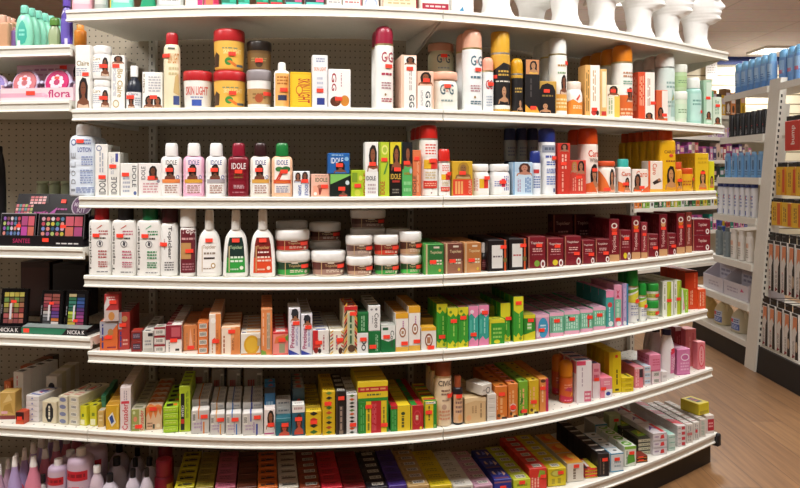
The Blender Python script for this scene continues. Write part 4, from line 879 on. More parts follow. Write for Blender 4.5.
carton('D', 209, 221, 314, 'ece0d4', 'tall white and orange carton with running script', [R(.55,0,1,1,'e0894a'), W(.62,.1,.75,.6,'a85a34',1,1), E(.35,.84,.22,.07,'f6f2ec'), G('d84a34', (.3,.3), (.6,.34), (.5,.42), (.3,.38)), W(.2,.04,.36,.3,'c08a60',1,1), S(.55,.33)], d=.04, n=7, top=[R(.05,.05,.95,.95,'e2ae86')])
carton('D', 221, 240.5, 327, 'e6a878', 'squat white and orange carton with long script', [R(.02,0,.5,.98,'f0dcc8'), G('dd8a4e', (.5,0), (1,0), (1,1), (.75,1)), W(.08,.06,.22,.7,'a85a34',1,1), W(.55,.15,.7,.6,'a0603a',2,1), S(.55,.84)], d=.05, n=5, top=[R(.02,.02,.98,.55,'f3d8b8'), R(.02,.6,.98,.98,'c98a58')])
carton('D', 240.5, 261, 333, 'e8e2d6', 'white soap carton with big amber disc', [E(.55,.46,.4,.44,'d8a228'), E(.55,.46,.3,.33,'e0b43a'), R(0,0,1,.08,'d88a3a'), R(.84,.4,1,.75,'b0a88a')], d=.05, n=6, top=[R(.3,.2,.98,.5,'d8a04a'), R(.05,.15,.25,.35,'3a4a7a'), R(.4,.55,.95,.9,'eeeae0')])
carton('D', 261, 272.5, 308, 'e38a50', 'tall slim orange carton with fruit foot', [R(.5,.12,.8,.9,'c9b09a'), W(.52,.15,.78,.86,'8a8a70',2,1), W(.1,.2,.3,.9,'f0c0a0',1,1), G('7aa040', (0,0), (.5,0), (.4,.08), (0,.12)), R(0,.96,1,1,'f0b080')], d=.05, n=5, top=[R(.1,.1,.9,.9,'c87a48')])
carton('D', 272.5, 288.5, 332, 'ee8f84', 'pink and red papaya carton', [R(0,.92,1,1,'d23438'), G('e07a48', (.1,.5), (.9,.6), (.8,.9), (.2,.8)), G('6a9a3a', (.7,.7), (1,.9), (1,.6)), R(.42,.1,.78,.5,'9a9a7a'), R(0,0,1,.06,'d84a44'), S(.6,.66)], d=.05, n=6, top=[R(.2,.2,.8,.7,'eeeae8'), R(0,.05,.18,.9,'c8303a'), R(.82,.05,1,.9,'c8303a')])
pre = lambda: [P(.15,.7,.95,.98,'a06a4a','eeeaf0'), G('2a2c34', (.2,.86), (.6,.82), (.85,.9), (.6,.99), (.3,.97)), T('Precious', .12,.16,.5,.66,'b04a7a',1), W(.6,.2,.8,.6,'9a98c0',2,1), G('2f3f9a', (0,0), (1,0), (0,.13)), S(.65,.68)]
carton('D', 288.5, 300.5, 308, 'e6e4ec', 'tall white carton with hatted portrait and purple script', pre(), d=.05, n=2, top=[R(.1,.1,.9,.9,'c9c6c2')])
carton('D', 301, 312.5, 314, 'e4e2ea', 'white carton with purple script, shorter twin', pre(), d=.05, n=6, top=[R(.1,.1,.9,.9,'a09c94')])
carton('D', 312.5, 329.5, 330, 'e6e2de', 'white carton with red side and cherries', [R(0,.2,.32,1,'c82a30'), E(.2,.2,.14,.14,'8a2a24'), E(.42,.16,.1,.1,'2a2226'), G('d84a3a', (.1,.3), (.5,.3), (.3,.7)), W(.6,.2,.75,.8,'b0707a',1,1), S(.36,.5)], d=.045, n=7, top=[R(.2,.1,.8,.45,'4a5aa0'), R(.1,.5,.9,.95,'e4e0d8')])
def stripes(n=9):
    out = []
    for i in range(n):
        v = i / n; c = ('d8a83a', '5a3a2a', 'c83a34')[i % 3]
        out += [G(c, (0, v), (.22, v + .1), (.22, v + .16), (0, v + .06)), G(c, (.8, v + .06), (1, v - .02 if v > .02 else 0), (1, v + .04), (.8, v + .12))]
    return out
carton('D', 330, 344, 330, 'ece6d4', 'cream carton with striped border, the shorter', stripes(7) + [W(.38,.2,.6,.8,'b07a8a',1,1), E(.75,.15,.14,.14,'4a2a1e'), G('d8503a', (.5,.4), (.9,.5), (.8,.7), (.5,.6)), S(.72,.6)], d=.045, n=7, top=[R(.1,.05,.9,.45,'d8d4cc'), R(.05,.5,.95,.95,'b9ae98')])
carton('D', 344, 357.5, 306, 'ece0b8', 'tall striped carton with red band on top', stripes(13) + [R(0,.92,1,1,'c8262a'), R(.3,.2,.72,.86,'b9c4a0'), W(.36,.22,.66,.84,'2f5a3a',1,-1), E(.55,.12,.28,.08,'5a4030'), S(.68,.84)], d=.05, n=3, top=[R(.05,.05,.95,.95,'c8262a'), R(.2,.5,.8,.9,'b8b4a4')])
coc = lambda *e: list(e)
carton('D', 357, 368.5, 333, 'e4e4e2', 'small white carton with black loops, under a green one', [E(.62,.6,.22,.14,'3a3a3e'), E(.62,.6,.14,.08,'e4e4e2'), E(.58,.3,.2,.16,'4a4a4e'), E(.58,.3,.12,.09,'e4e4e2'), S(.55,.7)], d=.05, n=1)
carton('D', 357.5, 368.5, 312, '176a34', 'green carton standing on a small white one', [R(0,.9,1,1,'2a7a44'), W(.3,.1,.7,.85,'9ac8a0',2,-1)], d=.05, n=4, on=True, top=[R(.1,.1,.9,.9,'203a2a')])
carton('D', 368.5, 381, 331, '17703a', 'green carton under the tall white one', [W(.55,.1,.8,.85,'9ac8a0',2,-1), S(.35,.3)], d=.05)
carton('D', 368.5, 380.5, 305.5, 'e6e6e4', 'tall white carton with black upright letters, upon green', [T('Coco', .5,.12,.85,.7,'3a3a40',-1), E(.65,.85,.1,.05,'6a6a6e'), E(.25,.85,.1,.04,'8a8a8e'), W(.25,.3,.42,.6,'a9a9ac',1,-1), S(.5,-1) if False else R(.2,.02,.8,.03,'c9c9c9')], d=.05, n=4, on=True, top=[R(.05,.1,.9,.5,'2a3a30')])
carton('D', 381, 395.5, 325, '14703a', 'green and white carton with split front', [G('e4e6e2', (0,.5), (.5,.4), (1,.5), (1,1), (0,1)), T('Coco', .66,.2,.92,.8,'3a4a44',-1), R(.1,.82,.5,.92,'2a5a40'), S(.38,.58)], d=.05, n=5, top=[R(.02,.05,.98,.95,'c4c4be')])
yw = lambda: [R(0,.86,1,1,'dfa52c'), R(0,0,1,.13,'dfb04a'), E(.55,.5,.26,.13,'9a5a34'), E(.55,.5,.18,.09,'ece8e2'), R(.46,.46,.64,.54,'b08a6a'), W(.5,.62,.7,.8,'c08ab0',1,-1), S(.7,.22)]
carton('D', 395.5, 408.5, 313, 'ece8e2', 'white and yellow carton with brown ring, next to the green ones', yw(), d=.045, n=5, top=[R(.02,.02,.98,.98,'c08838')])
carton('D', 408.5, 420.5, 306.5, 'ece8e2', 'tall white and yellow carton with brown ring', yw(), d=.045, n=5, top=[R(.02,.02,.98,.98,'d09a30')])
carton('D', 421, 436.5, 327.5, 'eae6e0', 'squat white carton with yellow top edge and brown ring', [R(0,.86,1,1,'e2aa2c'), E(.5,.44,.26,.3,'8a4a2c'), E(.5,.44,.19,.21,'eae6e0'), R(.38,.3,.62,.58,'b07a5a'), R(.36,.06,.8,.2,'e0a060'), S(.65,.12)], d=.05, n=1, top=[R(.02,.02,.98,.98,'dba838')])
carton('D', 421, 435, 317.5, 'd8a03a', 'yellow carton peeping from behind the squat white one', [R(.1,.1,.9,.7,'e0b050')], d=.05, n=4, inset=.085, top=[R(.05,.1,.95,.9,'8a6a4a')])
gy = lambda: [G('d6cf2c', (0,0), (1,0), (1,.16), (.75,.1), (.5,.2), (.25,.1), (0,.16)), G('d6cf2c', (0,1), (1,1), (1,.84), (.8,.78), (.55,.86), (.3,.78), (0,.84)), E(.3,.9,.14,.035,'6a8a2a'), E(.7,.07,.14,.035,'7a9a2a'), W(.5,.3,.72,.74,'9ad060',1,1), R(.12,.24,.26,.74,'3a9a3a'), S(.5,.25)]
carton('D', 436.5, 447.5, 304, '37972f', 'tall green and yellow flowered carton, first of its colour', gy(), d=.045, n=3, top=[R(.02,.02,.98,.98,'b9b432'), R(.2,.3,.8,.7,'6a7a4a')], inset=.03)
carton('D', 447.5, 458, 308, '3a9d32', 'green and yellow flowered carton with red sticker high up', gy()[:-1] + [S(.6,.68)], d=.045, n=5, top=[R(.02,.02,.98,.98,'8a8a3a')])
carton('D', 458, 468.5, 307, '3f9f36', 'green and yellow carton beside the teal and pink ones', gy()[:-1] + [S(.5,.74)], d=.045, n=6, top=[R(.02,.02,.98,.98,'7a4a44')])
tp = lambda: [G('e48ab0', (0,0), (1,0), (1,.2), (.7,.14), (.4,.24), (0,.12)), G('e48ab0', (0,1), (1,1), (1,.78), (.7,.7), (.3,.82), (0,.76)), E(.35,.86,.2,.05,'eed4e0'), W(.5,.3,.7,.7,'a0dcd0',1,1), R(.15,.3,.3,.66,'5abfae'), S(.5,.3)]
carton('D', 468.5, 478.5, 306, '3aa596', 'teal and pink flowered carton, first of the pair', tp(), d=.045, n=5, top=[R(.02,.02,.98,.98,'8a5a64')])
carton('D', 478.5, 489, 305, '3aa596', 'teal and pink flowered carton with sticker at its top', tp()[:-1] + [S(.6,.82)], d=.045, n=5, top=[R(.02,.02,.98,.98,'7a5a5c')])
carton('D', 489, 505, 319.5, '3a9a32', 'low green and yellow carton', [R(0,0,.12,1,'d0cc30'), R(0,.86,1,1,'d6d032'), W(.25,.2,.8,.7,'9ad060',3), E(.5,.1,.2,.08,'d6cf2c')], d=.05, n=1, top=[R(.02,.02,.98,.98,'cfc932'), R(.3,.3,.8,.5,'6a7a3a')])
carton('D', 489.5, 500, 306, 'b0ac34', 'yellow carton raised behind the low green one', [R(.1,.1,.9,.8,'bdb83a')], d=.05, n=4, inset=.1, top=[R(.02,.02,.98,.98,'9a963a')])
carton('D', 500.5, 510.5, 303, '3f9f36', 'tall green carton with broad yellow top', gy()[:-1] + [G('dcd62e', (0,1), (1,1), (1,.66), (.5,.6), (0,.66)), S(.8,.6)], d=.045, n=5, top=[R(.02,.02,.98,.98,'4a4a30')], inset=.03)
carton('D', 513.5, 523.5, 296.5, '3f9f36', 'tallest green carton with yellow top', gy()[:-1] + [G('dcd62e', (0,1), (1,1), (1,.7), (.5,.62), (0,.7)), S(.5,.86)], d=.045, n=5, top=[R(.02,.02,.98,.98,'3a3a28')])
carton('D', 523.5, 535.5, 314.5, '2f8a30', 'low green carton with yellow foot beside the oval soap', [G('d8d22e', (0,0), (1,0), (1,.36), (0,.22)), R(0,.86,1,1,'d8d22e'), R(.3,.4,.7,.7,'7ac060'), W(.32,.42,.68,.68,'eef0d8',2), S(.6,.78)], d=.045, n=4, top=[R(.02,.02,.98,.98,'9a983a')])
carton('D', 535.5, 549.5, 314.5, 'e0a0c0', 'pink carton with blue oval', [E(.55,.45,.38,.42,'3f9ac4'), W(.35,.35,.75,.6,'d8ecf4',2), R(0,.88,1,1,'efc0d4'), E(.16,.2,.14,.14,'e8d4e0'), S(.42,.36)], d=.05, n=7, top=[R(.02,.02,.98,.98,'b98aa0'), R(.2,.4,.7,.6,'6a5a64')])
for i, (a, b, y, t) in enumerate(((549.5, 564, 312.5, 'pale green and pink carton with white stripes'), (564, 580, 311, 'pale green and pink carton with black dot'), (580, 593, 309.5, 'pale green and pink carton with dark ribbon'), (593, 606, 307, 'pale green and pink carton with plain stripes'))):
    carton('D', a, b, y, '7cc4a4', t, [R(0,0,1,.16,'e8a8c0'), R(0,.86,1,1,'ecb4cc'), W(.1,.25,.9,.8,'c9ecdc',5,1), (E(.3,.74,.06,.06,'1d1d20') if i == 1 else R(.12 if i == 0 else .6,.2,.2 if i == 0 else .7,.8,'5a8a70' if i == 0 else 'c83a4a' if i == 2 else 'a8dcc4')), S(.5 if i != 2 else .75,.66)], d=.05, n=7, top=[R(.02,.02,.98,.98,('b08a9a','c99ab0','b88a9c','d0a4b8')[i]), R(.15,.35,.7,.6,'5a4a50')])
carton('D', 606, 614, 290.5, '4aa8a4', 'tall teal and pink carton with white rosette', [R(0,.82,1,1,'e890b4'), E(.5,.62,.3,.07,'d84a4a'), W(.3,.2,.6,.56,'c9ecec',1,1), E(.6,.12,.3,.07,'e4ecec'), R(0,0,1,.04,'e890b4')], d=.06, n=4, top=[R(.02,.02,.98,.98,'e098b8')])
carton('D', 614, 622, 285, 'e8a0bc', 'tall pink carton with crimson ribbon', [G('c83058', (.3,.7), (.7,.7), (.5,.78), (.75,.9), (.5,.84), (.3,.9), (.45,.78)), R(.1,.2,.9,.66,'7cc4a4'), W(.3,.22,.7,.62,'d8ecdc',2,1), E(.6,.08,.3,.06,'e4ecec'), S(.5,.18)], d=.06, n=3, top=[R(.02,.02,.98,.98,'e4a8c0')])
carton('D', 622.5, 628.3, 284, 'b8a0cc', 'tall lilac carton with blue edge', [R(.7,0,1,1,'3a8ab0'), E(.4,.06,.3,.05,'e4ecec'), W(.2,.2,.6,.9,'d8c8e4',2,1)], d=.06, n=3, top=[R(.02,.02,.98,.98,'c8a8cc')])
gc = [R(0,.56,1,.66,'d8d23a'), G('e0d84a', (0,.58), (1,.74), (1,.9), (0,.74)), G('7ab83a', (0,.8), (1,.94), (1,.99), (0,.9)), E(.7,.62,.12,.05,'e05a3a'), W(.2,.36,.85,.5,'9aa0b8',2), W(.2,.2,.85,.32,'b0b4c8',2), R(.65,.06,.85,.1,'3a4a7a'), S(.72,.6)]
can('D', 629.5, 641, 262, 281, 'eef0ea', '1d8a34', 'large white spray can with green cap and yellow swirl', gc, cap='flip', n=2)
can('D', 640.5, 648.5, 283.5, 296, 'eef0ea', '22963a', 'small white spray can with green cap and yellow swirl', gc, cap='flip', n=3)
for s in (0, 1):
    jar('D', 648.5, 662, (301, 284)[s], (308.5, 291.5)[s], 'e4e6d8', '2a9a3c', ('white jar with green lid, underneath', 'white jar with green lid, lifted upon another')[s], [R(0,.3,1,.75,'d0d060'), W(.15,.35,.8,.7,'7a9a4a',2), R(0,.08,1,.26,'eceee6'), S(.7,.55)], kind='tub', on=bool(s), n=3)
lm = lambda c: [R(.0,0,.4,1,'eceee2'), R(.4,0,.8,1,'b9c83a'), G('8ab03a', (.4,.3), (.8,.5), (.8,.9)), W(.1,.2,.3,.9,'a9b08a',1,1), R(.8,0,1,1,c), S(.6,.46)]
carton('D', 662.5, 673.5, 281.5, 'e6eadc', 'tall white and lime carton behind the price edge', lm('e6eadc'), d=.05, n=4, top=[R(.02,.02,.98,.98,'e4e6da')])
carton('D', 674, 681.5, 280.5, 'dfe4c8', 'narrow white and lime carton next to its wider twin', lm('8aa83a'), d=.05, n=4, top=[R(.02,.02,.98,.98,'c8ccb0')])
carton('D', 681.5, 688.5, 289.5, '9ac83a', 'short lime carton with pink leaf', [G('eceee2', (0,0), (.5,0), (.2,1), (0,1)), G('e890a8', (.2,.1), (.5,.2), (.3,.6)), W(.6,.1,.8,.9,'d8e8a0',1,1)], d=.05, n=3, top=[R(.02,.02,.98,.98,'a8c860')])
carton('D', 685, 698, 271, 'd8481f', 'tall orange red carton by the open end', [R(0,.5,1,.99,'d03e1c'), W(.12,.12,.28,.5,'f0d0b8',1,-1), W(.4,.12,.62,.5,'f0c0a0',2,-1), W(.7,.55,.85,.95,'e87a54',1,-1), R(0,.96,1,1,'5a2018')], d=.06, n=3, top=[R(.02,.02,.98,.98,'c8441f')], side=[R(.05,.0,.95,.98,'b83a1c')], inset=.03)
carton('D', 698, 706, 289, 'e0562a', 'short orange carton last on its shelf', [W(.2,.15,.4,.85,'f4d0b8',1,-1), W(.55,.15,.8,.85,'f0c0a0',2,-1)], d=.06, n=2, top=[R(.02,.02,.98,.98,'e88a5a')])
# ================================================================== sixth shelf, makeup bay side (LE) and long bay (E)
carton('LE', 0, 15, 392, 'c9a45a', 'crumpled golden pack leaning at the shelf start', [G('b08a40', (.1,.1), (.5,.3), (.9,.2), (.7,.6), (.3,.5)), G('dcc080', (.2,.6), (.8,.7), (.6,.95)), R(0,0,1,.14,'7a3030'), R(.1,.2,.5,.3,'d8a0a8')], d=.05, rot=.12, n=1, inset=.05)
carton('LE', 4, 11, 381, 'c9602c', 'orange carton upright behind the golden pack', [W(.2,.2,.8,.9,'e0a070',2,-1)], d=.05, inset=.13, n=2)
carton('LE', 12.5, 24, 372, 'e6e2de', 'white slab carton with dark squares along its top', [W(.3,.3,.5,.9,'d8707a',1,1), R(.2,.04,.8,.2,'5a6aa0')], d=.045, n=4, inset=.13, top=[R(.2,.2,.8,.75,'3a3a40')], rot=-.15)
carton('LE', 15.5, 24, 412, 'b8472c', 'small torn orange and dark red carton', [R(0,.4,1,1,'3a1a1c'), G('d8603a', (0,0), (1,0), (.8,.5), (.2,.4)), S(.5,.5)], d=.04)
for s, y in enumerate((395.5,)):
    carton('LE', 24.5, 40, y, 'ded9d6', 'flat white carton with blue triangle mark', [G('7a80b0', (.4,.3), (.6,.3), (.5,.7)), R(.1,.08,.9,.12,'b9b4b0')], d=.11, st=5, n=1, rot=-.22, inset=.04, top=[R(.12,.12,.88,.9,'4a58a0'), R(.18,.2,.82,.82,'e4e0de'), G('d23a4a', (.35,.35), (.65,.3), (.6,.7), (.4,.65)), R(.25,.4,.75,.6,'5a60a8')])
carton('LE', 41, 57.5, 401.5, 'd8ccae', 'cream carton with black octagon mark', [G('1f2024', (.4,.06), (.62,.06), (.78,.3), (.78,.66), (.62,.92), (.4,.92), (.24,.66), (.24,.3)), T('VERO', .36,.2,.66,.8,'e8e0c8',1) if False else W(.4,.2,.62,.8,'e8e0c8',1,1)], d=.05, n=1, inset=.035, rot=-.15)
for q, (a, b, y, st, t) in enumerate(((57.5, 68, 396, 4, 'flat cream barcode carton with black oval on top'), (68, 79.5, 396, 4, 'flat cream carton with black oval, outer stack'))):
    carton('LE', a, b, y, 'd6cdb4', t, [E(.5,.5,.36,.3,'7a80a0') if q == 0 else B(.2,.25,.8,.75)], d=.16, st=st, n=1, inset=.03, rot=-.2, top=[E(.5,.62,.4,.26,'1f2024'), E(.5,.62,.33,.21,'d8d0bc'), G('d23a3a', (.3,.5), (.7,.5), (.6,.72), (.4,.72)), W(.2,.06,.8,.3,'c06a60',2)])
for q in range(5):
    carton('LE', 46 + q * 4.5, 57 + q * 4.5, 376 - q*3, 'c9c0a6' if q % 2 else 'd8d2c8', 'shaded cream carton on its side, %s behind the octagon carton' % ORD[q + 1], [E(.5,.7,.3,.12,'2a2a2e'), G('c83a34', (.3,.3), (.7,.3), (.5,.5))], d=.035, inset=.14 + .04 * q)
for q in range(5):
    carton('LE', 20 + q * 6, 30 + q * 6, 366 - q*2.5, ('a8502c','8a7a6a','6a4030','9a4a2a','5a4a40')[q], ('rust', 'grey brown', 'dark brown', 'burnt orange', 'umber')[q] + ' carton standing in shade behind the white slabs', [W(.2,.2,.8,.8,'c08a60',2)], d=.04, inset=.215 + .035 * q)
carton('LE', 79.5, 87, 406, 'd8d22a', 'yellow carton with dark squares on top', [R(.1,.05,.7,.3,'eeeac0'), R(.3,.45,.6,.6,'5a7a2a')], d=.035, n=4, rot=-.2, inset=.035, top=[R(.25,.25,.75,.75,'2a2a24')], turn=.5)
carton('E', 89.5, 97, 406, 'd0ca2a', 'yellow carton beside the shelf joint', [R(.1,.05,.8,.35,'eeeac0'), R(.3,.5,.7,.66,'7a8a2a')], d=.035, n=4, rot=-.2, inset=.035, top=[R(.25,.25,.75,.75,'2a2a24')])
carton('E', 97.5, 104, 411, 'c9a860', 'small tan carton upon green', [W(.2,.3,.8,.8,'e4d0a0',2)], d=.04, n=1, inset=.03, top=[B(.1,.2,.9,.8)], rot=-.1)
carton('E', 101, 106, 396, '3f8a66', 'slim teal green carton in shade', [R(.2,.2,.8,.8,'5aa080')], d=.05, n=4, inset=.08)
carton('E', 105.5, 119.5, 405, 'd8a828', 'yellow carton with white tilted word plate', [G('e8e4d8', (.15,.5), (.5,.72), (.75,.3), (.45,.12)), G('2f4a8a', (.25,.5), (.48,.62), (.62,.34), (.42,.22)), R(.8,.1,.95,.9,'e2bc4a')], d=.045, n=6, top=[R(.05,.05,.95,.95,'b8862a')])
carton('E', 120, 131, 387, 'e8dcdc', 'tall white carton with red upright lettering', [R(.1,.0,.85,.62,'e4d2d0'), T('Crusader', .2,.02,.72,.62,'c8283a',1), W(.3,.7,.7,.92,'b0a0a8',2,1), R(.1,.62,.85,.68,'d23a4a')], d=.045, n=6, top=[R(.05,.05,.95,.95,'d0c0bc')])
carton('E', 131, 145, 409, '9aa05a', 'olive green carton with red upright lettering', [R(.58,0,1,1,'c8c8a0'), T('Crusader', .62,.04,.92,.94,'c8283a',1), E(.3,.55,.14,.12,'d88a6a'), E(.2,.85,.1,.08,'d0d4a0'), W(.1,.1,.5,.35,'c4caa0',2), S(.55,.22)], d=.045, n=7, top=[R(.02,.02,.98,.98,'b9b09a'), R(.2,.3,.8,.7,'7a7a60')])
carton('E', 145.5, 162.5, 407, 'e0b896', 'peach carton with flame pattern', [G('e07a3a', (0,1), (1,1), (.9,.6), (.75,.9), (.6,.5), (.45,.85), (.3,.45), (.15,.8), (0,.55)), W(.1,.1,.4,.35,'8a5a40',2), R(.42,.05,.55,.25,'4a4a3a'), E(.75,.18,.12,.09,'e8d0b8'), S(.45,.93)], d=.055, n=7, top=[G('d87a3a', (0,0), (1,0), (.7,.5), (.5,.2), (.2,.7)), G('f0dcc8', (.1,.9), (.9,.6), (.9,.95))], inset=.03)
carton('E', 163, 178.5, 407, 'a4c926', 'lime carton with black tab', [R(.05,.08,.95,.2,'8ab01e'), W(.1,.4,.9,.7,'c8dc70',1)], d=.05, st=4, n=5, top=[G('1d1f1c', (.2,.15), (.62,.3), (.56,.8), (.14,.66)), G('e0752c', (.68,.3), (.9,.36), (.82,.8), (.6,.74))], stb=True, inset=.012)
carton('E', 179, 190.5, 386, 'b4cc2e', 'tall lime carton with black upright stripe', [R(.14,.04,.48,.84,'1f201e'), R(.16,.18,.46,.28,'c83a2a'), T('CREAM', .2,.34,.42,.58,'d8dcd0',-1), W(.6,.3,.85,.9,'6a8a2a',2,-1)], d=.045, n=4, top=[R(.15,.3,.85,.7,'5a6a2a')], inset=.028)
for (a, b, y1, y2, c, t) in ((191, 209.5, 410, 412, 'd87a2a', 'white carton with orange stripe'), (210, 225, 414, 415, 'e0982a', 'white carton with amber stripe'), (225.5, 241.5, 413.5, 414.5, '2f70b8', 'white carton with azure stripe'), (242, 263.5, 413, 414, '2a3f9a', 'white carton with navy stripe')):
    carton('E', a, b, y1, 'c9c4bf', t + ' and red sticker, front of its block', [R(.38,.62,.44,1,c), R(.66,0,.74,.5,c), W(.15,.2,.6,.5,'b09ab0',2), B(.06,.5,.24,.9), W(.5,.1,.62,.6,'a08aa8',1,1), S(.72 if c != '2f70b8' else .6,.86 if a > 225 and a < 241 and False else .72 if a < 240 else .8)], d=.045, n=1, top=[R(.05,.05,.95,.95,'e8e4e0'), R(.36,0,.44,1,c)], inset=.014)
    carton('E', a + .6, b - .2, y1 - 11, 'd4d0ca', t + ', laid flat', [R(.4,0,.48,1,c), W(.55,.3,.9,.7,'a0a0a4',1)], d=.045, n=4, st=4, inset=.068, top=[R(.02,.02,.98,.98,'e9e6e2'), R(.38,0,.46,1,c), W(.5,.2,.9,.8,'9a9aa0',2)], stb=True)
    carton('E', a + 1.5, b - .5, y1 - 44, 'b4aea8', t + ', lifted at the back in shade', [R(.6,0,.7,.5,c), W(.2,.5,.6,.8,'b05a60',1), B(.7,.5,.95,.9)], d=.045, n=2, inset=.27, top=[R(.05,.05,.95,.95,'a8a29c')])  # greyer than the front cartons: shade painted into the white
carton('E', 264, 275.5, 409, 'e6dcd8', 'white carton with long-haired portrait', [P(.15,.25,.98,.95,'8a5a40','e8e0dc'), R(0,.08,.9,.12,'b8307a'), S(.62,.42)], d=.045)
carton('E', 264.5, 275.5, 387, '2f7ab0', 'blue carton raised behind the portrait carton', [W(.15,.2,.85,.7,'a8d0ea',3), R(0,.86,1,1,'2a3038')], d=.05, n=2, inset=.065, top=[G('c84a34', (.3,.3), (.8,.3), (.6,.8))])
carton('E', 275.5, 291.5, 418, '1f6270', 'teal carton with red figure, the shorter', [P(.2,.02,.9,.7,'b8503a','c8402c','3a2a24'), R(.02,.8,.98,.98,'2f7a86'), S(.6,.62)], d=.045, n=1, top=None)
carton('E', 276, 291, 399, 'dcd8d2', 'flat white carton behind shorter teal one', [W(.15,.3,.85,.7,'8a8a8e',1)], d=.045, n=6, st=4, inset=.066, top=[W(.2,.3,.8,.7,'7a7a80',1)], stb=False)
carton('E', 292, 305, 405, '1c5a70', 'teal carton with red figure, the taller', [P(.15,.05,.9,.72,'b8503a','c8402c','3a2a24'), R(0,.76,1,1,'e6e2dc'), W(.15,.82,.85,.96,'b08a8a',1), S(.5,.55)], d=.045, n=1, top=[R(.02,.02,.98,.98,'e9e6e0'), W(.2,.3,.8,.6,'9a9a9a',1)])
carton('E', 292.5, 305, 388, '2a4a5a', 'teal and red carton standing behind the taller teal one', [E(.5,.55,.25,.2,'c83a2c'), R(0,.02,1,.4,'d8d4ce')], d=.045, n=4, inset=.07, top=[R(.05,.05,.95,.95,'8a8a84'), E(.5,.5,.25,.3,'a83a2c')])
dm = lambda cs, n: [G(c, (.5 - .26, (i + .6) / n), (.5, (i + .25) / n), (.5 + .26, (i + .6) / n), (.5, (i + .95) / n)) for i, c in zip(range(n), cs * 5)]
carton('E', 305.5, 322, 411, 'd8b61e', 'squat yellow carton with four dark diamonds', dm(['3a6a2a', '2a2a24', 'c83a2a', '20221e'], 4) + [S(.5,.55)], d=.05, n=6, top=[R(.05,.05,.95,.5,'e0c22a'), W(.3,.2,.8,.5,'5a4a1a',1), R(.02,.6,.98,.98,'b0922a')])
carton('E', 322.5, 335.5, 391, 'd4b01c', 'tall yellow carton with column of diamonds', dm(['3a6a2a', 'a8502a', '2a2a24', '6a8a3a', 'c0522a'], 9) + [S(.42,.72)], d=.05, n=4, top=[W(.15,.2,.9,.75,'5a4a1a',2), R(0,.9,1,1,'b89a20')])
carton('E', 336, 346.5, 391, '1e1a1a', 'tall black carton with small patterned column', [R(.3,.1,.7,.66,'4a4240'), W(.32,.12,.68,.64,'a08a7a',1,1), R(.04,0,.1,1,'5a4a44'), R(.3,.02,.7,.1,'8a7a6a'), S(.5,.84)], d=.05, n=4, top=[B(.15,.15,.85,.6)])
carton('E', 346.5, 357.5, 394, 'd6d4d2', 'tall white carton with column of small diamonds', dm(['2f3a30', 'c85a2a', '5a7a3a', '20221e'], 11) + [S(.6,.24)], d=.05, n=4, top=[W(.2,.1,.9,.5,'8a8a8a',1)])
KG, KY, KR = '2c8a34', 'e2c52a', 'b8222c'
carton('E', 358, 389, 401, KG, 'broad upright carton striped green, yellow and red', [R(.25,0,.42,1,KY), R(.42,0,.76,1,KR), R(.76,0,.94,1,KY), W(.28,.1,.4,.9,'7a7a2a',1,1), W(.46,.08,.6,.92,'d8606a',3,1), W(.06,.1,.2,.9,'5ab060',2,1), W(.8,.3,.9,.8,'8a7a2a',1,1), S(.34,.84), S(.86,.24)], d=.05, n=2, top=[R(.02,.02,.98,.98,KG)])
carton('E', 357.5, 388.5, 381.5, KY, 'yellow red and green carton lying on the striped one', [R(0,.48,1,.74,KR), R(0,0,1,.16,KG), W(.08,.52,.92,.7,'e09a60',1), W(.3,.24,.75,.4,'5a6a3a',1), R(0,.74,1,1,KY)], d=.07, n=3, on=True, top=[R(.02,.02,.98,.98,'d6ba2c'), R(.02,.7,.98,.98,'b0962a')])
carton('E', 390.5, 411, 406, KG, 'carton with green edge, yellow middle and red top', [R(.34,0,.98,1,KY), T('8', .52,.5,.72,.8,'3a4a2a',-1) if False else E(.62,.7,.1,.07,'3a4a2a'), W(.5,.15,.74,.6,'5a5a2a',1,1), R(0,.9,.34,1,KR), W(.05,.1,.28,.9,'5ab060',2,1)], d=.05, n=6, top=[R(.02,.02,.36,.98,KR), R(.36,.02,.98,.98,KY)])
carton('E', 411, 423.5, 405, KR, 'red carton with round pale emblem', [R(.0,0,.08,1,KY), E(.5,.5,.32,.3,'c8404a'), E(.5,.5,.26,.24,KR), W(.3,.4,.7,.6,'e8c8a0',1,1), E(.8,.08,.1,.06,KY)], d=.05, n=6, top=[R(.02,.02,.98,.98,KG), R(.5,.02,.98,.98,KR)])
carton('E', 424, 437, 401, KY, 'yellow carton with green edges beside the tall beige can', [R(0,0,.08,1,KG), R(.72,0,1,1,KG), W(.3,.3,.5,.85,'4a4a2a',1,1), R(.12,.9,.9,.98,'e8e4da'), W(.15,.92,.8,.97,'6a6a6a',1), E(.86,.1,.08,.05,'8ac060'), S(.36,.6)], d=.05, n=4, top=[R(.02,.02,.98,.3,KG), R(.02,.35,.98,.6,KR), R(.02,.65,.98,.98,KY)])
can('E', 436.5, 453.5, 363, 377.5, 'e6d0b0', '8a4526', 'tall beige spray can with brown cap', [T('CIVIC', .14,.82,.95,.93,'4a3a34'), W(.3,.62,.8,.76,'8a6a5a',2), E(.46,.4,.14,.055,'c0a08a'), W(.2,.12,.8,.34,'d89a7a',3), W(.35,.5,.75,.56,'a08a78',1), S(.82,.62)], cap='flat', n=3, collar='e8d8b8', gap=.006)
bottle('E', 454, 464, 377, 388, 'round', '1f1c22', '96492a', 'small dark bottle with brown cap and beige label', [R(.04,.06,.98,.82,'d8b08a'), W(.2,.3,.85,.66,'8a6a60',3), E(.6,.2,.2,.1,'e0a868'), S(.5,.78)], capw=.66, cap='flat')
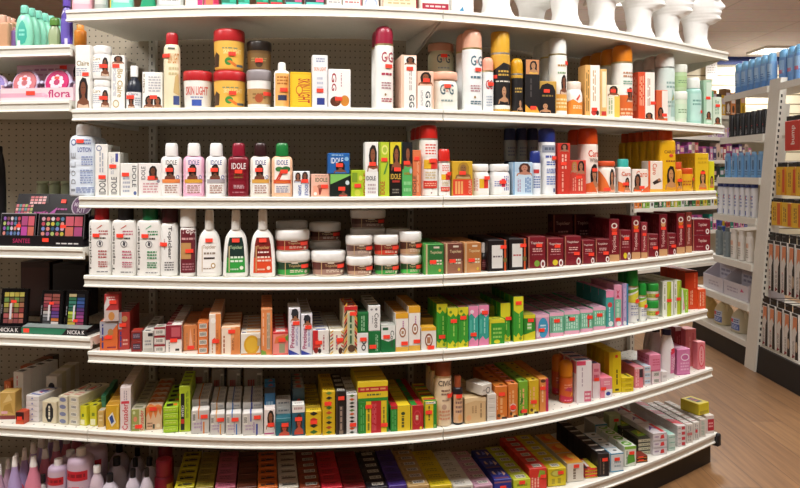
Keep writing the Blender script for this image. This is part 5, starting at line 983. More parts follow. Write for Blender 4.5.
carton('E', 464.5, 486.5, 398, 'd8b888', 'crumpled tan soap carton', [E(.18,.22,.12,.12,'e0a878'), W(.72,.2,.82,.8,'8a6a4a',1,-1), W(.3,.4,.6,.7,'b8946a',2,-1), G('e4cca0', (0,.8), (.5,.9), (1,.84), (1,1), (0,1))], d=.05, n=5, top=[R(.02,.02,.98,.98,'e0c498'), G('c8a470', (.1,.3), (.6,.5), (.9,.2), (.8,.8))], rot=.06)
carton('E', 487, 496.5, 394, 'dcd6cc', 'small flat white box beside the crumpled tan one', [W(.2,.4,.8,.6,'b9b2a8',1)], d=.05, st=3, n=1)
carton('E', 480, 494, 384, 'd8d2c8', 'white carton tipped over on the flat white boxes', [E(.6,.4,.22,.3,'4a4a50'), E(.6,.4,.16,.22,'d8d2c8'), W(.1,.3,.4,.6,'a0988e',1)], d=.08, on=True, rot=.5)
org = lambda c, f: [R(0,.0,1,.1,c), W(.35,.2,.7,.8,'e8b078',1,1), W(.12,.3,.25,.75,'f0c8a0',1,1), E(.3,.12,.14,.05,'5a3a20'), G(f, (.4,.02), (.8,.06), (.7,.14), (.45,.12)), R(.55,0,.95,.07,'3a2a20')]
carton('E', 495, 507.5, 386, 'd87a30', 'orange carton with two dark eyelets on top', org('b8602a', 'e0a060') + [S(.55,.76)], d=.05, n=5, top=[E(.6,.3,.16,.14,'3a1f14'), R(.05,.55,.95,.95,'d8883c')])
carton('E', 508, 518, 383.5, 'd8803a', 'orange carton with pink ring emblem', org('c0682a', 'e8b070') + [E(.5,.3,.34,.12,'e8d0c8'), E(.5,.3,.26,.09,'d85a4a'), S(.5,.3)], d=.05, n=5, top=[E(.6,.3,.16,.14,'3a1f14'), R(.05,.5,.95,.98,'d84a3a'), W(.1,.6,.9,.9,'f0c8c0',1)])
carton('E', 518.5, 528, 381, '7aae32', 'green carton with dark eyelet on top', org('5a8a2a', 'b8d070')[1:] + [G('3f7a2a', (.1,.3), (.5,.4), (.4,.6)), S(.6,.14)], d=.05, n=5, top=[E(.6,.3,.16,.14,'24381a'), R(.05,.55,.95,.95,'8aae3a')])
carton('E', 528.5, 539, 380, 'd8b426', 'yellow carton with dark eyelet on top', org('c09a20', 'e8d070')[1:] + [S(.5,.36)], d=.05, n=5, top=[E(.6,.3,.16,.14,'3a2f14'), R(.05,.55,.95,.95,'c8a42a')])
carton('E', 539.5, 548.5, 378.5, 'e0904a', 'orange carton with magenta edge', [R(.7,0,1,1,'b82a5a'), W(.2,.3,.5,.8,'f0c8a0',1,1), E(.4,.93,.3,.05,'5a3a24'), S(.35,.72)], d=.05, n=5, top=[R(.05,.05,.95,.95,'d88a3a')])
oc = [G('c8284a', (0,0), (1,0), (1,.2), (0,.3)), W(.2,.55,.8,.75,'e8a080',2), G('b83a5a', (.2,.5), (.7,.45), (.8,.6), (.4,.62)), W(.2,.08,.8,.16,'e890a0',1), G('e8b040', (.6,.28), (.9,.34), (.7,.42))]
can('E', 562.5, 575.5, 362, 377.5, 'd0602a', 'dd8a1e', 'orange spray can with amber cap, nearer the price edge', oc, cap='dome', collar='c87a2a', inset=.035)
can('E', 554.5, 565.5, 356, 371, 'c8582a', 'd07a1c', 'orange spray can with amber cap, set farther in', oc, cap='dome', collar='c87a2a', inset=.13)
carton('E', 576.5, 592, 361, 'e8e2e4', 'tall white carton with pink foot panel', [R(0,0,1,1,'e8e2e4'), R(.5,.03,.96,.28,'d86a84'), T('F', .6,.05,.85,.26,'f0d8dc') if False else W(.56,.06,.9,.25,'f0d8dc',2), R(.0,.9,.6,1,'d84a6a'), W(.3,.4,.45,.85,'b9a8b4',1,1)], d=.05, n=3, top=[R(.1,.3,.9,.8,'4a5a90'), R(.02,.02,.98,.16,'e8a0b0')], side=[R(0,0,1,1,'e2dcde'), R(.05,.0,.95,.3,'e8e2e4'), R(.1,.7,.9,.98,'d87a8a')])
carton('E', 592.5, 600.5, 364, 'e49aa8', 'slim pink and white carton behind the tall white one', [R(0,.0,1,.5,'e8dce0'), W(.2,.55,.8,.9,'c84a6a',2), S(.5,.55)], d=.05, n=3, top=[R(.1,.3,.9,.8,'4a5a90')], inset=.03)
carton('E', 600.5, 612.5, 377.5, 'e88aa0', 'squat pink carton with blue and white foot', [R(.35,0,1,.42,'ece6ec'), E(.65,.2,.2,.1,'3a4a9a'), W(.3,.6,.8,.85,'f4c8d0',2), S(.22,.46)], d=.05, n=3, top=[R(.05,.05,.95,.95,'e4788c')])
carton('E', 609, 621.5, 352, 'dcc41a', 'tall yellow carton with black upright word', [W(.55,.2,.75,.6,'3a3a1a',1,1), R(.5,.86,.7,.93,'d83a2a'), R(.5,.05,.8,.1,'3a3a1a'), R(0,0,.3,1,'d0b818')], d=.035, n=5, top=[R(.05,.05,.95,.95,'e0cc2a')], inset=.03)
carton('E', 621.5, 634, 377, 'd8c01c', 'small flat yellow carton', [R(.3,.3,.8,.6,'b8a01a')], d=.05, st=3, n=3, top=[R(.6,.1,.8,.9,'3a3a1a'), R(.05,.05,.5,.95,'e0cc2a')], stb=False)
carton('E', 634.5, 643.5, 367, 'e07a86', 'long pink carton with barcode end', [R(.55,.5,.95,.9,'3a3038'), W(.1,.1,.5,.9,'f0b8bc',2,1), R(0,.9,1,1,'e8c8cc')], d=.12, n=1, inset=.02, top=[R(.2,.5,.8,.9,'6a4a90'), R(.05,.05,.95,.45,'e890a0')])
carton('E', 644, 651, 366, 'e0d4d6', 'little white and pink barcode carton', [R(.1,.3,.9,.9,'b9d0e0'), W(.1,.4,.9,.8,'8a8a94',1)], d=.05, st=3, n=2, inset=.02, top=[R(.05,.05,.95,.95,'c8dcec')])
carton('E', 651.5, 661, 371, 'e4d0d6', 'pale pink barcode carton', [B(.2,.15,.8,.85)], d=.05, st=2, n=2, top=[R(.05,.05,.95,.95,'e8a8bc')])
carton('E', 649, 661, 354.5, 'e48aa8', 'pink box lying on pale barcode cartons', [R(0,0,1,.08,'d06a8a'), W(.3,.3,.9,.75,'d0607f',3)], d=.09, on=True, top=[R(.03,.03,.97,.97,'ea96b0')], side=[W(.1,.2,.9,.8,'d0607f',3)])
carton('E', 661.5, 667.5, 371.5, 'e4e0e0', 'tiny white box beside the white bottles', [W(.2,.3,.8,.7,'c0b8bc',1)], d=.05)
bottle('E', 662.5, 677, 330, 335.5, 'wave', 'f0ecef', '2a2a5a', 'white curved lotion bottle with navy cap, at the price edge', [R(.56,.12,.98,.62,'d87aa8'), G('d8304a', (.6,.55), (.95,.6), (.9,.7), (.62,.68)), W(.62,.2,.94,.5,'f0c8dc',3,1)], capw=.52, cap='flat', inset=.012)
bottle('E', 652, 665, 327, 332.5, 'wave', 'e4dcde', '2a2028', 'white curved lotion bottle with dark cap, set behind', [R(.6,.15,.95,.6,'c85a5a')], capw=.52, cap='flat', n=2, inset=.11)
carton('E', 677, 690.5, 349, 'd880b0', 'orchid pink carton with white oval', [E(.6,.68,.32,.14,'f0e0ec'), E(.6,.68,.26,.1,'c86aa0'), W(.25,.15,.9,.5,'ecb8d4',3), R(0,0,1,.04,'b85a90')], d=.06, n=2, top=[R(.03,.03,.97,.97,'d070a4')], side=[W(.1,.1,.9,.9,'c868a0',3)])
carton('E', 685.5, 696.5, 329, 'e08488', 'tall salmon pink carton', [W(.6,.1,.8,.9,'c8606a',1,1), R(0,0,.2,1,'d87880'), W(.3,.3,.5,.8,'f0b0b0',1,1)], d=.06, n=1, inset=.06, top=[R(.05,.05,.95,.95,'e89a9a')], side=[R(.1,.02,.9,.98,'d4707a')])
carton('E', 674.5, 682.5, 327, '8a2a34', 'dark red carton with white cap panel, behind the salmon one', [R(.1,.9,.9,1,'d8c8c8'), W(.2,.2,.8,.8,'b05a60',2,1)], d=.05, n=2, inset=.11, top=[R(.1,.2,.9,.8,'d0c0c0')])
carton('E', 697.5, 705.5, 342, 'e0828a', 'pink carton with red outlined oval, last at the open end', [E(.5,.5,.42,.42,'d84a5a'), E(.5,.5,.34,.36,'e8a0a4'), W(.35,.25,.65,.75,'d8606a',1,1)], d=.035, n=1, top=[R(.05,.05,.95,.95,'e89aa0')])

# ================================================================== bottom deck
rows = [(174, 194.5, 'c9bd26', 'bright yellow'), (195, 214, '9a8a34', 'olive yellow'), (214.5, 236, 'b8607a', 'rose pink'), (236.5, 257, '6a3a2a', 'dark brown'), (257.5, 278, 'd8702a', 'orange'), (278.5, 299, 'cfc8ba', 'greyish white'), (299.5, 321, '8a4024', 'russet brown'),
        (321.5, 343, 'c8283a', 'crimson'), (343.5, 366, '7a1c22', 'deep red'), (366.5, 388, '24202a', 'black'), (388.5, 407, '4a348a', 'violet'), (407.5, 429.5, 'c0a06a', 'tan'), (430, 452.5, 'd8c020', 'lemon yellow'), (453, 473.5, 'd8d4ca', 'white'), (474, 493, 'c89ab0', 'pale pink')]
for i, (a, b, c, t) in enumerate(rows):
    tp = [W(.15,.2,.7,.8,lin_dark(c),2)]
    if i in (0, 4): tp += [R(.15,.25,.35,.5,'2a2420'), R(.4,.3,.85,.55,'2a2a3a')]
    if i == 3: tp = [R(.05,.05,.95,.3,'54291e')]
    if i in (6, 9, 11, 14): tp += [B(.3,.3,.85,.75)]
    if i == 5: tp += [R(.2,.3,.9,.55,'5a5650')]
    carton('F', a, b, 487 if i < 10 else 485, c, t + ' flat-topped carton', [R(.1,.1,.9,.9,lin_dark(c))] if True else [], d=.05, n=7, inset=.035, top=tp)
carton('F', 494, 512, 479, '25308a', 'dark blue carton with pale figures on its lid', [R(0,.82,1,.9,'8a5a70'), W(.2,.2,.8,.6,'c86a60',2), S(.5,.6)], d=.09, n=4, inset=.03, top=[G('e0b890', (.2,.5), (.35,.45), (.3,.8), (.2,.75)), G('8a90d8', (.45,.4), (.7,.5), (.55,.8)), G('e8c0a0', (.7,.3), (.9,.5), (.75,.8)), R(.1,.08,.9,.2,'7a4a5a')])
carton('F', 513, 531, 479, 'c4cc34', 'lime yellow carton with barcode lid', [W(.2,.2,.8,.8,'8a9a2a',2), S(.5,.8)], d=.05, n=6, inset=.03, top=[B(.25,.2,.8,.75), R(0,.85,1,1,'a8b02a')])
carton('F', 529, 547, 468, 'd8382c', 'red carton with barcode lid and fruit face', [G('8ab03a', (.5,.6), (.95,.5), (.9,.85), (.6,.9)), W(.1,.15,.6,.6,'f0b8a8',3,1), S(.8,.62)], d=.05, n=6, inset=.035, top=[B(.3,.2,.8,.75), R(0,.88,1,1,'b02a22')])
carton('F', 547.5, 566.5, 468, 'd8c41e', 'yellow carton with barcode lid and kiwi face', [E(.5,.72,.36,.2,'a8a030'), E(.5,.72,.26,.14,'c8c860'), W(.15,.15,.8,.45,'a89a2a',2,1), S(.7,.74)], d=.055, n=6, inset=.03, top=[B(.3,.25,.75,.75), R(0,.9,1,1,'b0a01a')])
carton('F', 567, 584, 463, 'dcd4c8', 'white carton with upright script and orange fruit lid', [T('Papaya', .3,.1,.6,.7,'7a6a5a',1) if False else W(.3,.15,.6,.7,'7a6a5a',1,1), S(.55,.84)], d=.1, n=4, inset=.025, top=[R(.02,.02,.98,.98,'d89030'), E(.4,.5,.25,.25,'e0602a'), E(.65,.62,.2,.2,'e8b84a'), R(0,0,1,.1,'c8963a')])
carton('F', 585, 597.5, 468, 'c83a24', 'flat red and yellow carton', [R(.0,0,1,.35,'d8b82a'), W(.2,.5,.8,.8,'e8a070',1), S(.6,.7)], d=.09, st=3, n=2, inset=.02, top=[G('d8c83a', (.5,0), (1,0), (1,1), (.7,1)), G('e4e0da', (.3,.2), (.5,.15), (.6,.8), (.4,.85)), R(0,0,.25,1,'2a2424')], stb=False)
carton('F', 598, 609.5, 453, '262124', 'black carton with white strip along its lid', [W(.4,.1,.6,.6,'8a7a6a',1,1), R(.15,.1,.25,.8,'5a4a40'), S(.6,.72)], d=.05, n=8, inset=.03, top=[G('dcd8d2', (.1,.5), (.9,.5), (.9,.75), (.1,.75))])
carton('F', 610, 624, 453, 'dce2e4', 'white carton with blue trim and dark dot on its lid', [R(0,0,.06,1,'3a90b8'), R(0,.94,1,1,'3a90b8'), R(.0,0,1,.05,'3a90b8'), W(.3,.2,.8,.6,'a0b0b8',2), S(.5,.68)], d=.055, n=4, inset=.03, top=[R(0,0,.08,1,'3a90b8'), E(.6,.5,.14,.12,'2a2a2e'), R(0,.92,1,1,'9ab8c8')])
carton('F', 595, 607.5, 424, 'd4dadc', 'white carton with blue frame propped upright at the back', [R(0,0,.07,1,'3a90b8'), R(.93,0,1,1,'3a90b8'), R(0,0,1,.07,'3a90b8'), R(0,.93,1,1,'3a90b8'), E(.7,.75,.12,.05,'2a2a2e'), E(.7,.3,.12,.05,'2a2a2e')], d=.1, inset=.24)
carton('F', 609, 621, 415, 'b8c89a', 'pale green carton propped upright beside the blue framed one', [G('6a9a3a', (.2,.2), (.8,.3), (.6,.8)), S(.6,.8)], d=.05, inset=.24)
carton('F', 624.5, 636.5, 446, 'dfe4d8', 'white and green carton with leaf lid', [G('5a9a34', (.1,.1), (.9,.2), (.8,.7), (.3,.6)), R(.0,.85,1,1,'8ac04a'), W(.1,.1,.3,.8,'8a9a8a',1,1), S(.6,.66)], d=.06, n=5, inset=.035, top=[E(.5,.5,.4,.35,'6aae34'), R(.3,.4,.7,.6,'e8eee0')])
carton('F', 636, 648, 456, '7a2a1c', 'small dark red carton before the black flat ones', [R(.1,.3,.9,.6,'c88a3a'), S(.4,.8), R(0,0,1,.2,'3a2a1c')], d=.05, st=2, inset=.03)
carton('F', 638, 654, 438, '3a3a30', 'flat dark carton with leaf lid', [R(0,.1,1,.8,'c8c4a8'), R(0,.8,1,1,'2a2a28'), W(.2,.2,.9,.6,'8a8a70',1)], d=.12, st=4, n=3, inset=.07, top=[G('8aae30', (.2,.2), (.8,.25), (.7,.8), (.2,.7)), G('e0d040', (.4,.4), (.7,.45), (.6,.7))], stb=True)
carton('F', 653, 667.5, 433, 'dcd6dc', 'flat white carton with purple wave lid', [G('d23a3a', (.5,.2), (.8,.25), (.75,.8), (.55,.7)), W(.1,.3,.4,.7,'a08aa8',1), R(0,.9,1,1,'b9b2b8')], d=.12, st=3, n=3, inset=.03, top=[G('7a5a9a', (.1,.3), (.5,.5), (.9,.3), (.5,.7)), R(.7,.1,.95,.9,'c8303a')])
carton('F', 668.5, 675.5, 434.5, 'c8dcd4', 'flat mint and white carton', [W(.1,.3,.9,.7,'7ab0a0',1)], d=.11, st=3, n=1, inset=.03, top=[R(.05,.05,.95,.5,'9accc0')])
carton('F', 677.5, 686, 425.5, 'dcd4d4', 'flat white and red tube carton', [R(.5,.2,.9,.8,'c8404a'), W(.1,.3,.4,.7,'a0a0a4',1)], d=.12, st=4, n=3, inset=.03, top=[G('c8283a', (0,.3), (1,.1), (1,.6), (0,.8)), W(.2,.7,.8,.9,'e8e0dc',1)])
carton('F', 686.5, 693, 424, 'd8d2cc', 'upright pale carton with grey print', [W(.2,.1,.8,.9,'a09a98',2,1), R(.1,.4,.9,.55,'c87a7a')], d=.035, n=8, inset=.025, top=[W(.1,.2,.9,.8,'9a6a68',1)])
carton('F', 693.5, 699.5, 422, 'dad6d0', 'upright pale carton with red dot', [W(.2,.1,.8,.9,'a8a4a4',2,1), E(.5,.5,.2,.1,'d2404a')], d=.035, n=8, inset=.025, top=[W(.1,.2,.9,.8,'9a6a68',1)])
carton('F', 700, 706, 419, 'd8d0c8', 'upright pale carton with mint print', [W(.2,.1,.8,.9,'9ab8a8',2,1)], d=.035, n=7, inset=.025, top=[W(.1,.2,.9,.8,'8a8a84',1)])
carton('F', 706, 714.5, 415.5, 'dccfca', 'white carton with red panel at the open end of the deck', [R(.2,.15,.95,.8,'b82a38'), W(.3,.3,.85,.65,'e8a8a8',2)], d=.05, n=2, inset=.02, top=[R(.1,.1,.9,.9,'d8d4ca')])
carton('F', 697, 711, 403, 'd8c62a', 'yellow pack lying on the pale cartons', [R(.1,.1,.9,.35,'b0a020')], d=.1, on=True, inset=.05, top=[R(.25,.2,.75,.85,'2a3038'), W(.3,.3,.7,.75,'c84a3a',2)], rot=.25)
# remover bottles on the bottom deck of the makeup bay
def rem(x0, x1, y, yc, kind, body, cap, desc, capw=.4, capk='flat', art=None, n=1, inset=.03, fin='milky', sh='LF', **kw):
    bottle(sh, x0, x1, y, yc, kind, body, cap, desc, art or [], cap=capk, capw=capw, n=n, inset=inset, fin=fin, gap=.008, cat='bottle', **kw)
red = [R(.04,.04,.96,.9,'cdb6c8'), R(.08,.6,.92,.78,'c82434'), W(.14,.63,.86,.75,'8a1424',1), E(.5,.42,.1,.05,'d84a3a'), W(.2,.1,.8,.5,'c8607a',3), S(.55,.46)]
for i, (a, b, y, c, t) in enumerate(((-11, 2, 467, 'c8a0b8', 'mauve'), (3, 18, 459, 'b8a4d4', 'lilac'), (18.5, 38, 460, 'e08aa0', 'pink'))):
    rem(a, b, y, y + 10, 'pear', c, 'f0ece8', t + ' remover bottle with white pointed cap', .36, 'cone', [E(.5,.3,.25,.15,'d84a5a')], n=6, inset=.012)
rem(43.5, 62.5, 462.5, 468.5, 'round', 'c8b0c8', 'f2efec', 'pale lilac remover bottle with red band, the lower of two', .42, 'flat', red, n=2, inset=.015)
rem(62, 86.5, 453, 460, 'round', 'd0b8cc', 'f4f2ee', 'large pale lilac remover bottle with red band', .36, 'flat', red, n=2, inset=.015)
rem(75, 93, 441, 448, 'round', 'b88a90', 'c8beb4', 'large rosy remover bottle standing in the shade', .4, 'flat', [R(.08,.5,.92,.66,'9a2030')], inset=.24)  # dulled body and cap colours carry painted shade
rem(37, 44.5, 476, 484, 'bulge', 'c0b8b8', '1c1a1e', 'small clear bottle with black cap beside the red band bottles', .62, 'flat', inset=.04)
rem(86.5, 100.5, 468.5, 475, 'bulge', 'd8c4d0', 'f4f1ee', 'small clear bottle with white cap and red sticker', .5, 'flat', [R(.05,.1,.95,.45,'b85a68'), S(.5,.5)], n=1, inset=.02)
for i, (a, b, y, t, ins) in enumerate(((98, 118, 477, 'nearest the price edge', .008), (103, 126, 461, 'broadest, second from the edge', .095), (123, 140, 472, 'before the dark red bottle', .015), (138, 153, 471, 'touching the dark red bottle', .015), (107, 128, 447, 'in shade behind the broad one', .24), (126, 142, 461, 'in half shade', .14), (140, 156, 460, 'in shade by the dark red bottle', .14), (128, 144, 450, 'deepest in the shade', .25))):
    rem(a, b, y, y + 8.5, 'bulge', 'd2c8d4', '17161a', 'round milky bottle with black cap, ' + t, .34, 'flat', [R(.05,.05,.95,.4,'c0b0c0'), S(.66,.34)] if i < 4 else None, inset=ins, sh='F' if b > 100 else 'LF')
rem(153, 172.5, 462, 478, 'round', '8a1830', '9a1c38', 'large dark red bottle with broad domed cap', .86, 'lid', [R(.7,.1,.98,.8,'c8a03a')], fin='plain', inset=.06, sh='F')
rem(156, 173, 446, 458, 'round', '6a1426', '7a162c', 'large dark red bottle behind its twin', .86, 'lid', fin='plain', inset=.2, sh='F')  # same reds as the front bottle, darkened to paint in shade
# ================================================================== makeup bay
for i in range(3):
    bottle('LA', -8 + i * 4.6, 8 + i * 4.2, 14.5 + i * 1.5, 22, 'slab', 'c99a78', 'e0a890', 'peach tan lotion bottle with pink cap', [], capw=.5, k=.5, inset=.03 + .075 * i, name='bottle')
    o = [q for q in COL.objects if q.get('label', '').startswith('peach tan lotion bottle with pink cap')][-1]
    LABELS.pop(o['label'], None)
    tag(o, 'peach tan lotion bottle with pink cap, %s in the row on the lotion shelf' % ORD[i + 1], 'bottle', 'bottles on the lotion shelf')
bottle('LA', 9, 17, 27, 30, 'round', '8a6aa8', 'c88a98', 'purple bottle between the tan and turquoise ones', [], capw=.6, inset=.05)
bottle('LA', 13, 30.5, 4.5, 13, 'teal', '8fdcc0', '7fd4be', 'turquoise oval shampoo bottle', [G('3fae9c', (.5,.08), (.68,.14), (.78,.3), (.76,.5), (.64,.7), (.5,.8), (.36,.7), (.24,.5), (.22,.3), (.32,.14)), W(.34,.3,.66,.55,'8fdcd0',2), R(.2,.03,.4,.2,'d8ece6')], capw=.4, n=6, cap='flip', inset=.02)
bottle('LA', 46.5, 58.5, 17, 25, 'wave', '8a9c70', '5a8a3a', 'sage green bottle with green cap', [R(.15,.1,.85,.8,'9aaa82'), R(.3,.03,.6,.12,'d8dcd0')], capw=.8, cap='dome', inset=.03)
bottle('LA', 59, 71, -12, 6, 'teal', '5a45a8', '6a52b8', 'violet bottle with tall ball cap', [R(.15,.1,.85,.7,'6a58b8'), R(.45,.04,.7,.2,'d4d0e8'), G('d8d4ec', (.1,.75), (.4,.86), (.36,.92))], capw=.62, cap='bung', inset=.03)
bottle('LA', 71.5, 83, 24, 29, 'round', 'e0862a', 'e8983a', 'orange bottle half hidden beyond the violet one', [R(.4,.05,.7,.3,'e8e0d4')], capw=.6, inset=.2)
# pink compact display tray
def display(sh, px0, px1, name, label, cat, build, inset=.02, turn=1.0):
    x, y, hd, w = seat(px0, px1, inset, turn)
    e = empty(name); put(e, x, y, DECK[sh], hd); tag(e, label, cat)
    build(e, w, y)
    return e, w, x, y, hd
def flat(parent, name, items, x0, x1, z0, z1, yy, seed=3, tilt=0):
    f = lambda u, v, e: (x0 + (x1 - x0) * u, yy - e + tilt * v, z0 + (z1 - z0) * v)
    return link(name, print_mesh(name, items, f, 1, seed), parent)
def b_flora(e, w, Y):
    P3 = mat('e8c4d2', .45, 'card')
    d = .085
    link('tray', box_mesh('tray', -w/2, w/2, .004, d, 0, .012, P3, .001), e)
    fr = link('front_panel', box_mesh('front_panel', -w/2, w/2, 0, .004, 0, .047, P3, .001), e)
    flat(fr, 'front_lettering', [R(.0,.05,1,.95,'e6cfd6'), R(0,.3,.6,.62,'dca8bc'), T('flora', .66,.25,.96,.85,'b8286a'), E(.6,.5,.03,.12,'e8b8cc'), E(.63,.38,.03,.12,'e0a8c0')], -w/2, w/2, 0, .047, 0)
    hb = min(zrow(58, Y + d), ZLA - .05) - DECK['LB']
    bk = link('back_card', box_mesh('back_card', -w/2, w/2, d, d + .004, 0, hb, P3, .001), e)
    flat(bk, 'back_print', [R(0,0,1,1,'e8c0d4'), R(0,.6,1,.95,'ecd0dc'), W(.25,.82,.62,.92,'c08aa8',1), R(0,.0,1,.5,'dcb4cc'), P(.76,.55,.99,1,'c8988a','e0b0c8','3a2a2c'), W(.1,.7,.7,.78,'d89ab8',1)], -w/2, w/2, 0, hb, d)
    for s in (-1, 1): link('side_panel', box_mesh('side_panel', s*w/2 - .002, s*w/2 + .002, .004, d, 0, .06, P3, .001), e)
    sticker(fr, lambda u, v, q: ((u - .5) * w, -q, v * .047), .42, .62, w, .047, .12, .3)
    sticker(bk, lambda u, v, q: ((u - .5) * w, d - q, v * hb), .66, .92, w, hb, .1, .1)
fl, fw, fx, fy, fh = display('LB', 0, 73, 'display_tray', 'pink cardboard display tray of compacts with script on its front', 'display box', b_flora)
def compact(px, c1, c2, desc, dx, rr):
    e = empty('powder_compact')
    bm = bmesh.new()
    cc = lambda r, d0, d1, m, nm: link(nm, vessel(nm, [(d0, r * .97), (d0 + .003, r), (d1 - .003, r), (d1, r * .96)], 1, 2, m), e)
    bm.free()
    for o in (cc(rr, 0, .014, mat('cdb8d8', .25), 'rim'), cc(rr * .86, .012, .018, mat(c1, .2), 'powder_pan')): pass
    items = []
    for k in range(8):
        a = 2 * PI * k / 8
        items.append(E(.5 + .22 * math.cos(a), .5 + .22 * math.sin(a), .1, .1, 'e8d0dc'))
    items += [E(.5, .5, .09, .09, c2), G(lin_dark(c1), (.62,.3), (.95,.25), (.85,.15), (.6,.2)), R(.38,.62,.6,.74,RED)]
    f = lambda u, v, q: ((u - .5) * 2 * rr * .84, (v - .5) * 2 * rr * .84, .018 + q)
    link('flower_print', print_mesh('flower_print', items, f, 1, 5), e)
    # clear bead collar
    for k in range(2):
        s = (-1, 1)[k]
        o = link('hinge', vessel('hinge', [(0, .006), (.02, .006)], 1, 2, mat('c8c4e0', .2)), e); o.location = (s * (rr + .004), 0, .002)
    c, s = math.cos(fh), math.sin(fh)
    lx, ly = dx, .035
    e.location = (fx + lx * c - ly * s, fy + lx * s + ly * c, DECK['LB'] + .0125 + rr)
    e.rotation_euler = (PI / 2 - .2, 0, fh)
    tag(e, desc, 'makeup compact', 'round compacts in the pink tray')
sc = fw / 73
compact(53, 'c8286a', 'b01a58', 'round magenta compact with white flower in the pink tray', (53.5 - 36.5) * sc, .052)
compact(21, 'd07a80', 'b85a64', 'round rose compact with white flower in the pink tray', (21 - 36.5) * sc, .052)
compact(-6, '9a8ac8', '7a6ab0', 'round lilac compact cut by the picture edge in the pink tray', (-10 - 36.5) * sc, .045)
# pale cups and black handle on the makeup shelf
for i, (a, b) in enumerate(((34, 45), (46.5, 57), (58.5, 69.5))):
    jar('LC', a, b, 181, 183.5, 'b4bc9a', 'c0c8a8', 'pale green tumbler at the back, ' + ('first', 'second', 'third')[i] + ' of three', [R(0,.1,1,.2,'a0a888')], kind='round', inset=.26, fin='milky')
    o = [q for q in COL.objects if q.get('label', '').startswith('pale green tumbler at the back, ' + ('first', 'second', 'third')[i])][-1]
def kit(cols, rows, rng):
    out = []
    pal = ['b84a5a', 'c86a6a', 'd88a80', '7a8ac8', '4a9a6a', 'c8b84a', '8a5ab0', 'a86aa0', '5a7a9a', 'd0a0b0', '3a5a7a', 'b0c070', 'd8c8d0', '7a4a50']
    for i in range(cols):
        for j in range(rows):
            out.append(E(.06 + .52 * (i + .5) / cols, .12 + .76 * (j + .5) / rows, .52 / cols * .38, .76 / rows * .4, rng.choice(pal)))
    for i in range(2):
        for j in range(2):
            out.append(R(.6 + .19 * i, .12 + .4 * j, .77 + .19 * i, .48 + .4 * j, rng.choice(['c85a6a', 'd87a80', 'b8489a', 'c86a5a', 'a84a7a'])))
    return out
def b_kit(e, w, Y):
    K = mat('1a171b', .3, 'card'); d = .14
    ht = zrow(194, Y + .1) - DECK['LC']; hm = zrow(217, Y + .08) - DECK['LC']; wr = w/2 - w*.1
    link('tray', box_mesh('tray', -w/2, w/2, .0, d, 0, .02, K, .001), e)
    fr = link('front_panel', box_mesh('front_panel', -w/2, w/2, -.004, 0, 0, .038, K, .001), e)
    flat(fr, 'front_lettering', [T('SANTEE', .2,.3,.4,.72,'a8285a'), W(.7,.2,.95,.42,'d8d4d4',1), R(0,.7,.04,.98,'d8607a')], -w/2, w/2, 0, .038, -.004)
    sticker(fr, lambda u, v, q: ((u - .5) * w, -.004 - q, v * .038), .58, .62, w, .038, .07, .34)
    # header that leans back above the kits
    V = [(-w/2, .085, hm), (wr, .085, hm), (wr, .115, ht), (-w/2, .115, ht), (-w/2, .091, hm), (wr, .091, hm), (wr, .121, ht), (-w/2, .121, ht)]
    hdr = link('header_card', mesh('header_card', V, [(0,1,2,3), (7,6,5,4), (0,4,5,1), (1,5,6,2), (2,6,7,3), (3,7,4,0)], [K]), e)
    rng = random.Random(4)
    f = lambda u, v, q: (-w/2 + u * w * .98, .085 + .03 * v - q * 1.5, hm + (ht - hm) * v)
    it = [R(0,.04,.24,.6,'0f0e10')] + [R(.01 + .036*i, .1 + .16*j, .04 + .036*i, .22 + .16*j, rng.choice(['c86a70', 'b84a6a', 'd89a90', '5a8a8a', 'a0a860', '8a5a9a'])) for i in range(6) for j in range(3)]
    it += [G('2a2629', (.16,.5), (.4,.6), (.38,.96), (.14,.86))] + [R(.17 + .05*i, .56 + .12*j, .21 + .05*i, .65 + .12*j, rng.choice(['c86a70', 'd88a8a', 'e0b0b0', '7a9a8a', 'c8c080'])) for i in range(4) for j in range(3)]
    it += [G('8a2a6a', (.24,.12), (.4,.28), (.36,.16)), W(.25,.1,.42,.24,'a8488a',1), G('a84a9a', (.42,.1), (.52,.42), (.5,.14)), W(.5,.26,.64,.4,'a8488a',1)]
    it += [R(.55,.6,.61,.76,RED), E(.81,.5,.125,.46,'b8a8b8'), E(.81,.5,.112,.41,'6a3a68'), T('MAKEUP', .72,.46,.9,.64,'d8c4d8'), T('KIT', .765,.2,.865,.4,'d8c4d8')]
    link('header_print', print_mesh('header_print', it, f, 1, 8), hdr)
    link('back_wall', box_mesh('back_wall', -w/2, w/2, .092, .135, .02, hm + .004, K, .001), e)
kt, kw, kx, ky, kh = display('LC', -4, 83, 'display_stand', 'black display stand for makeup kits with round purple badge', 'display stand', b_kit)
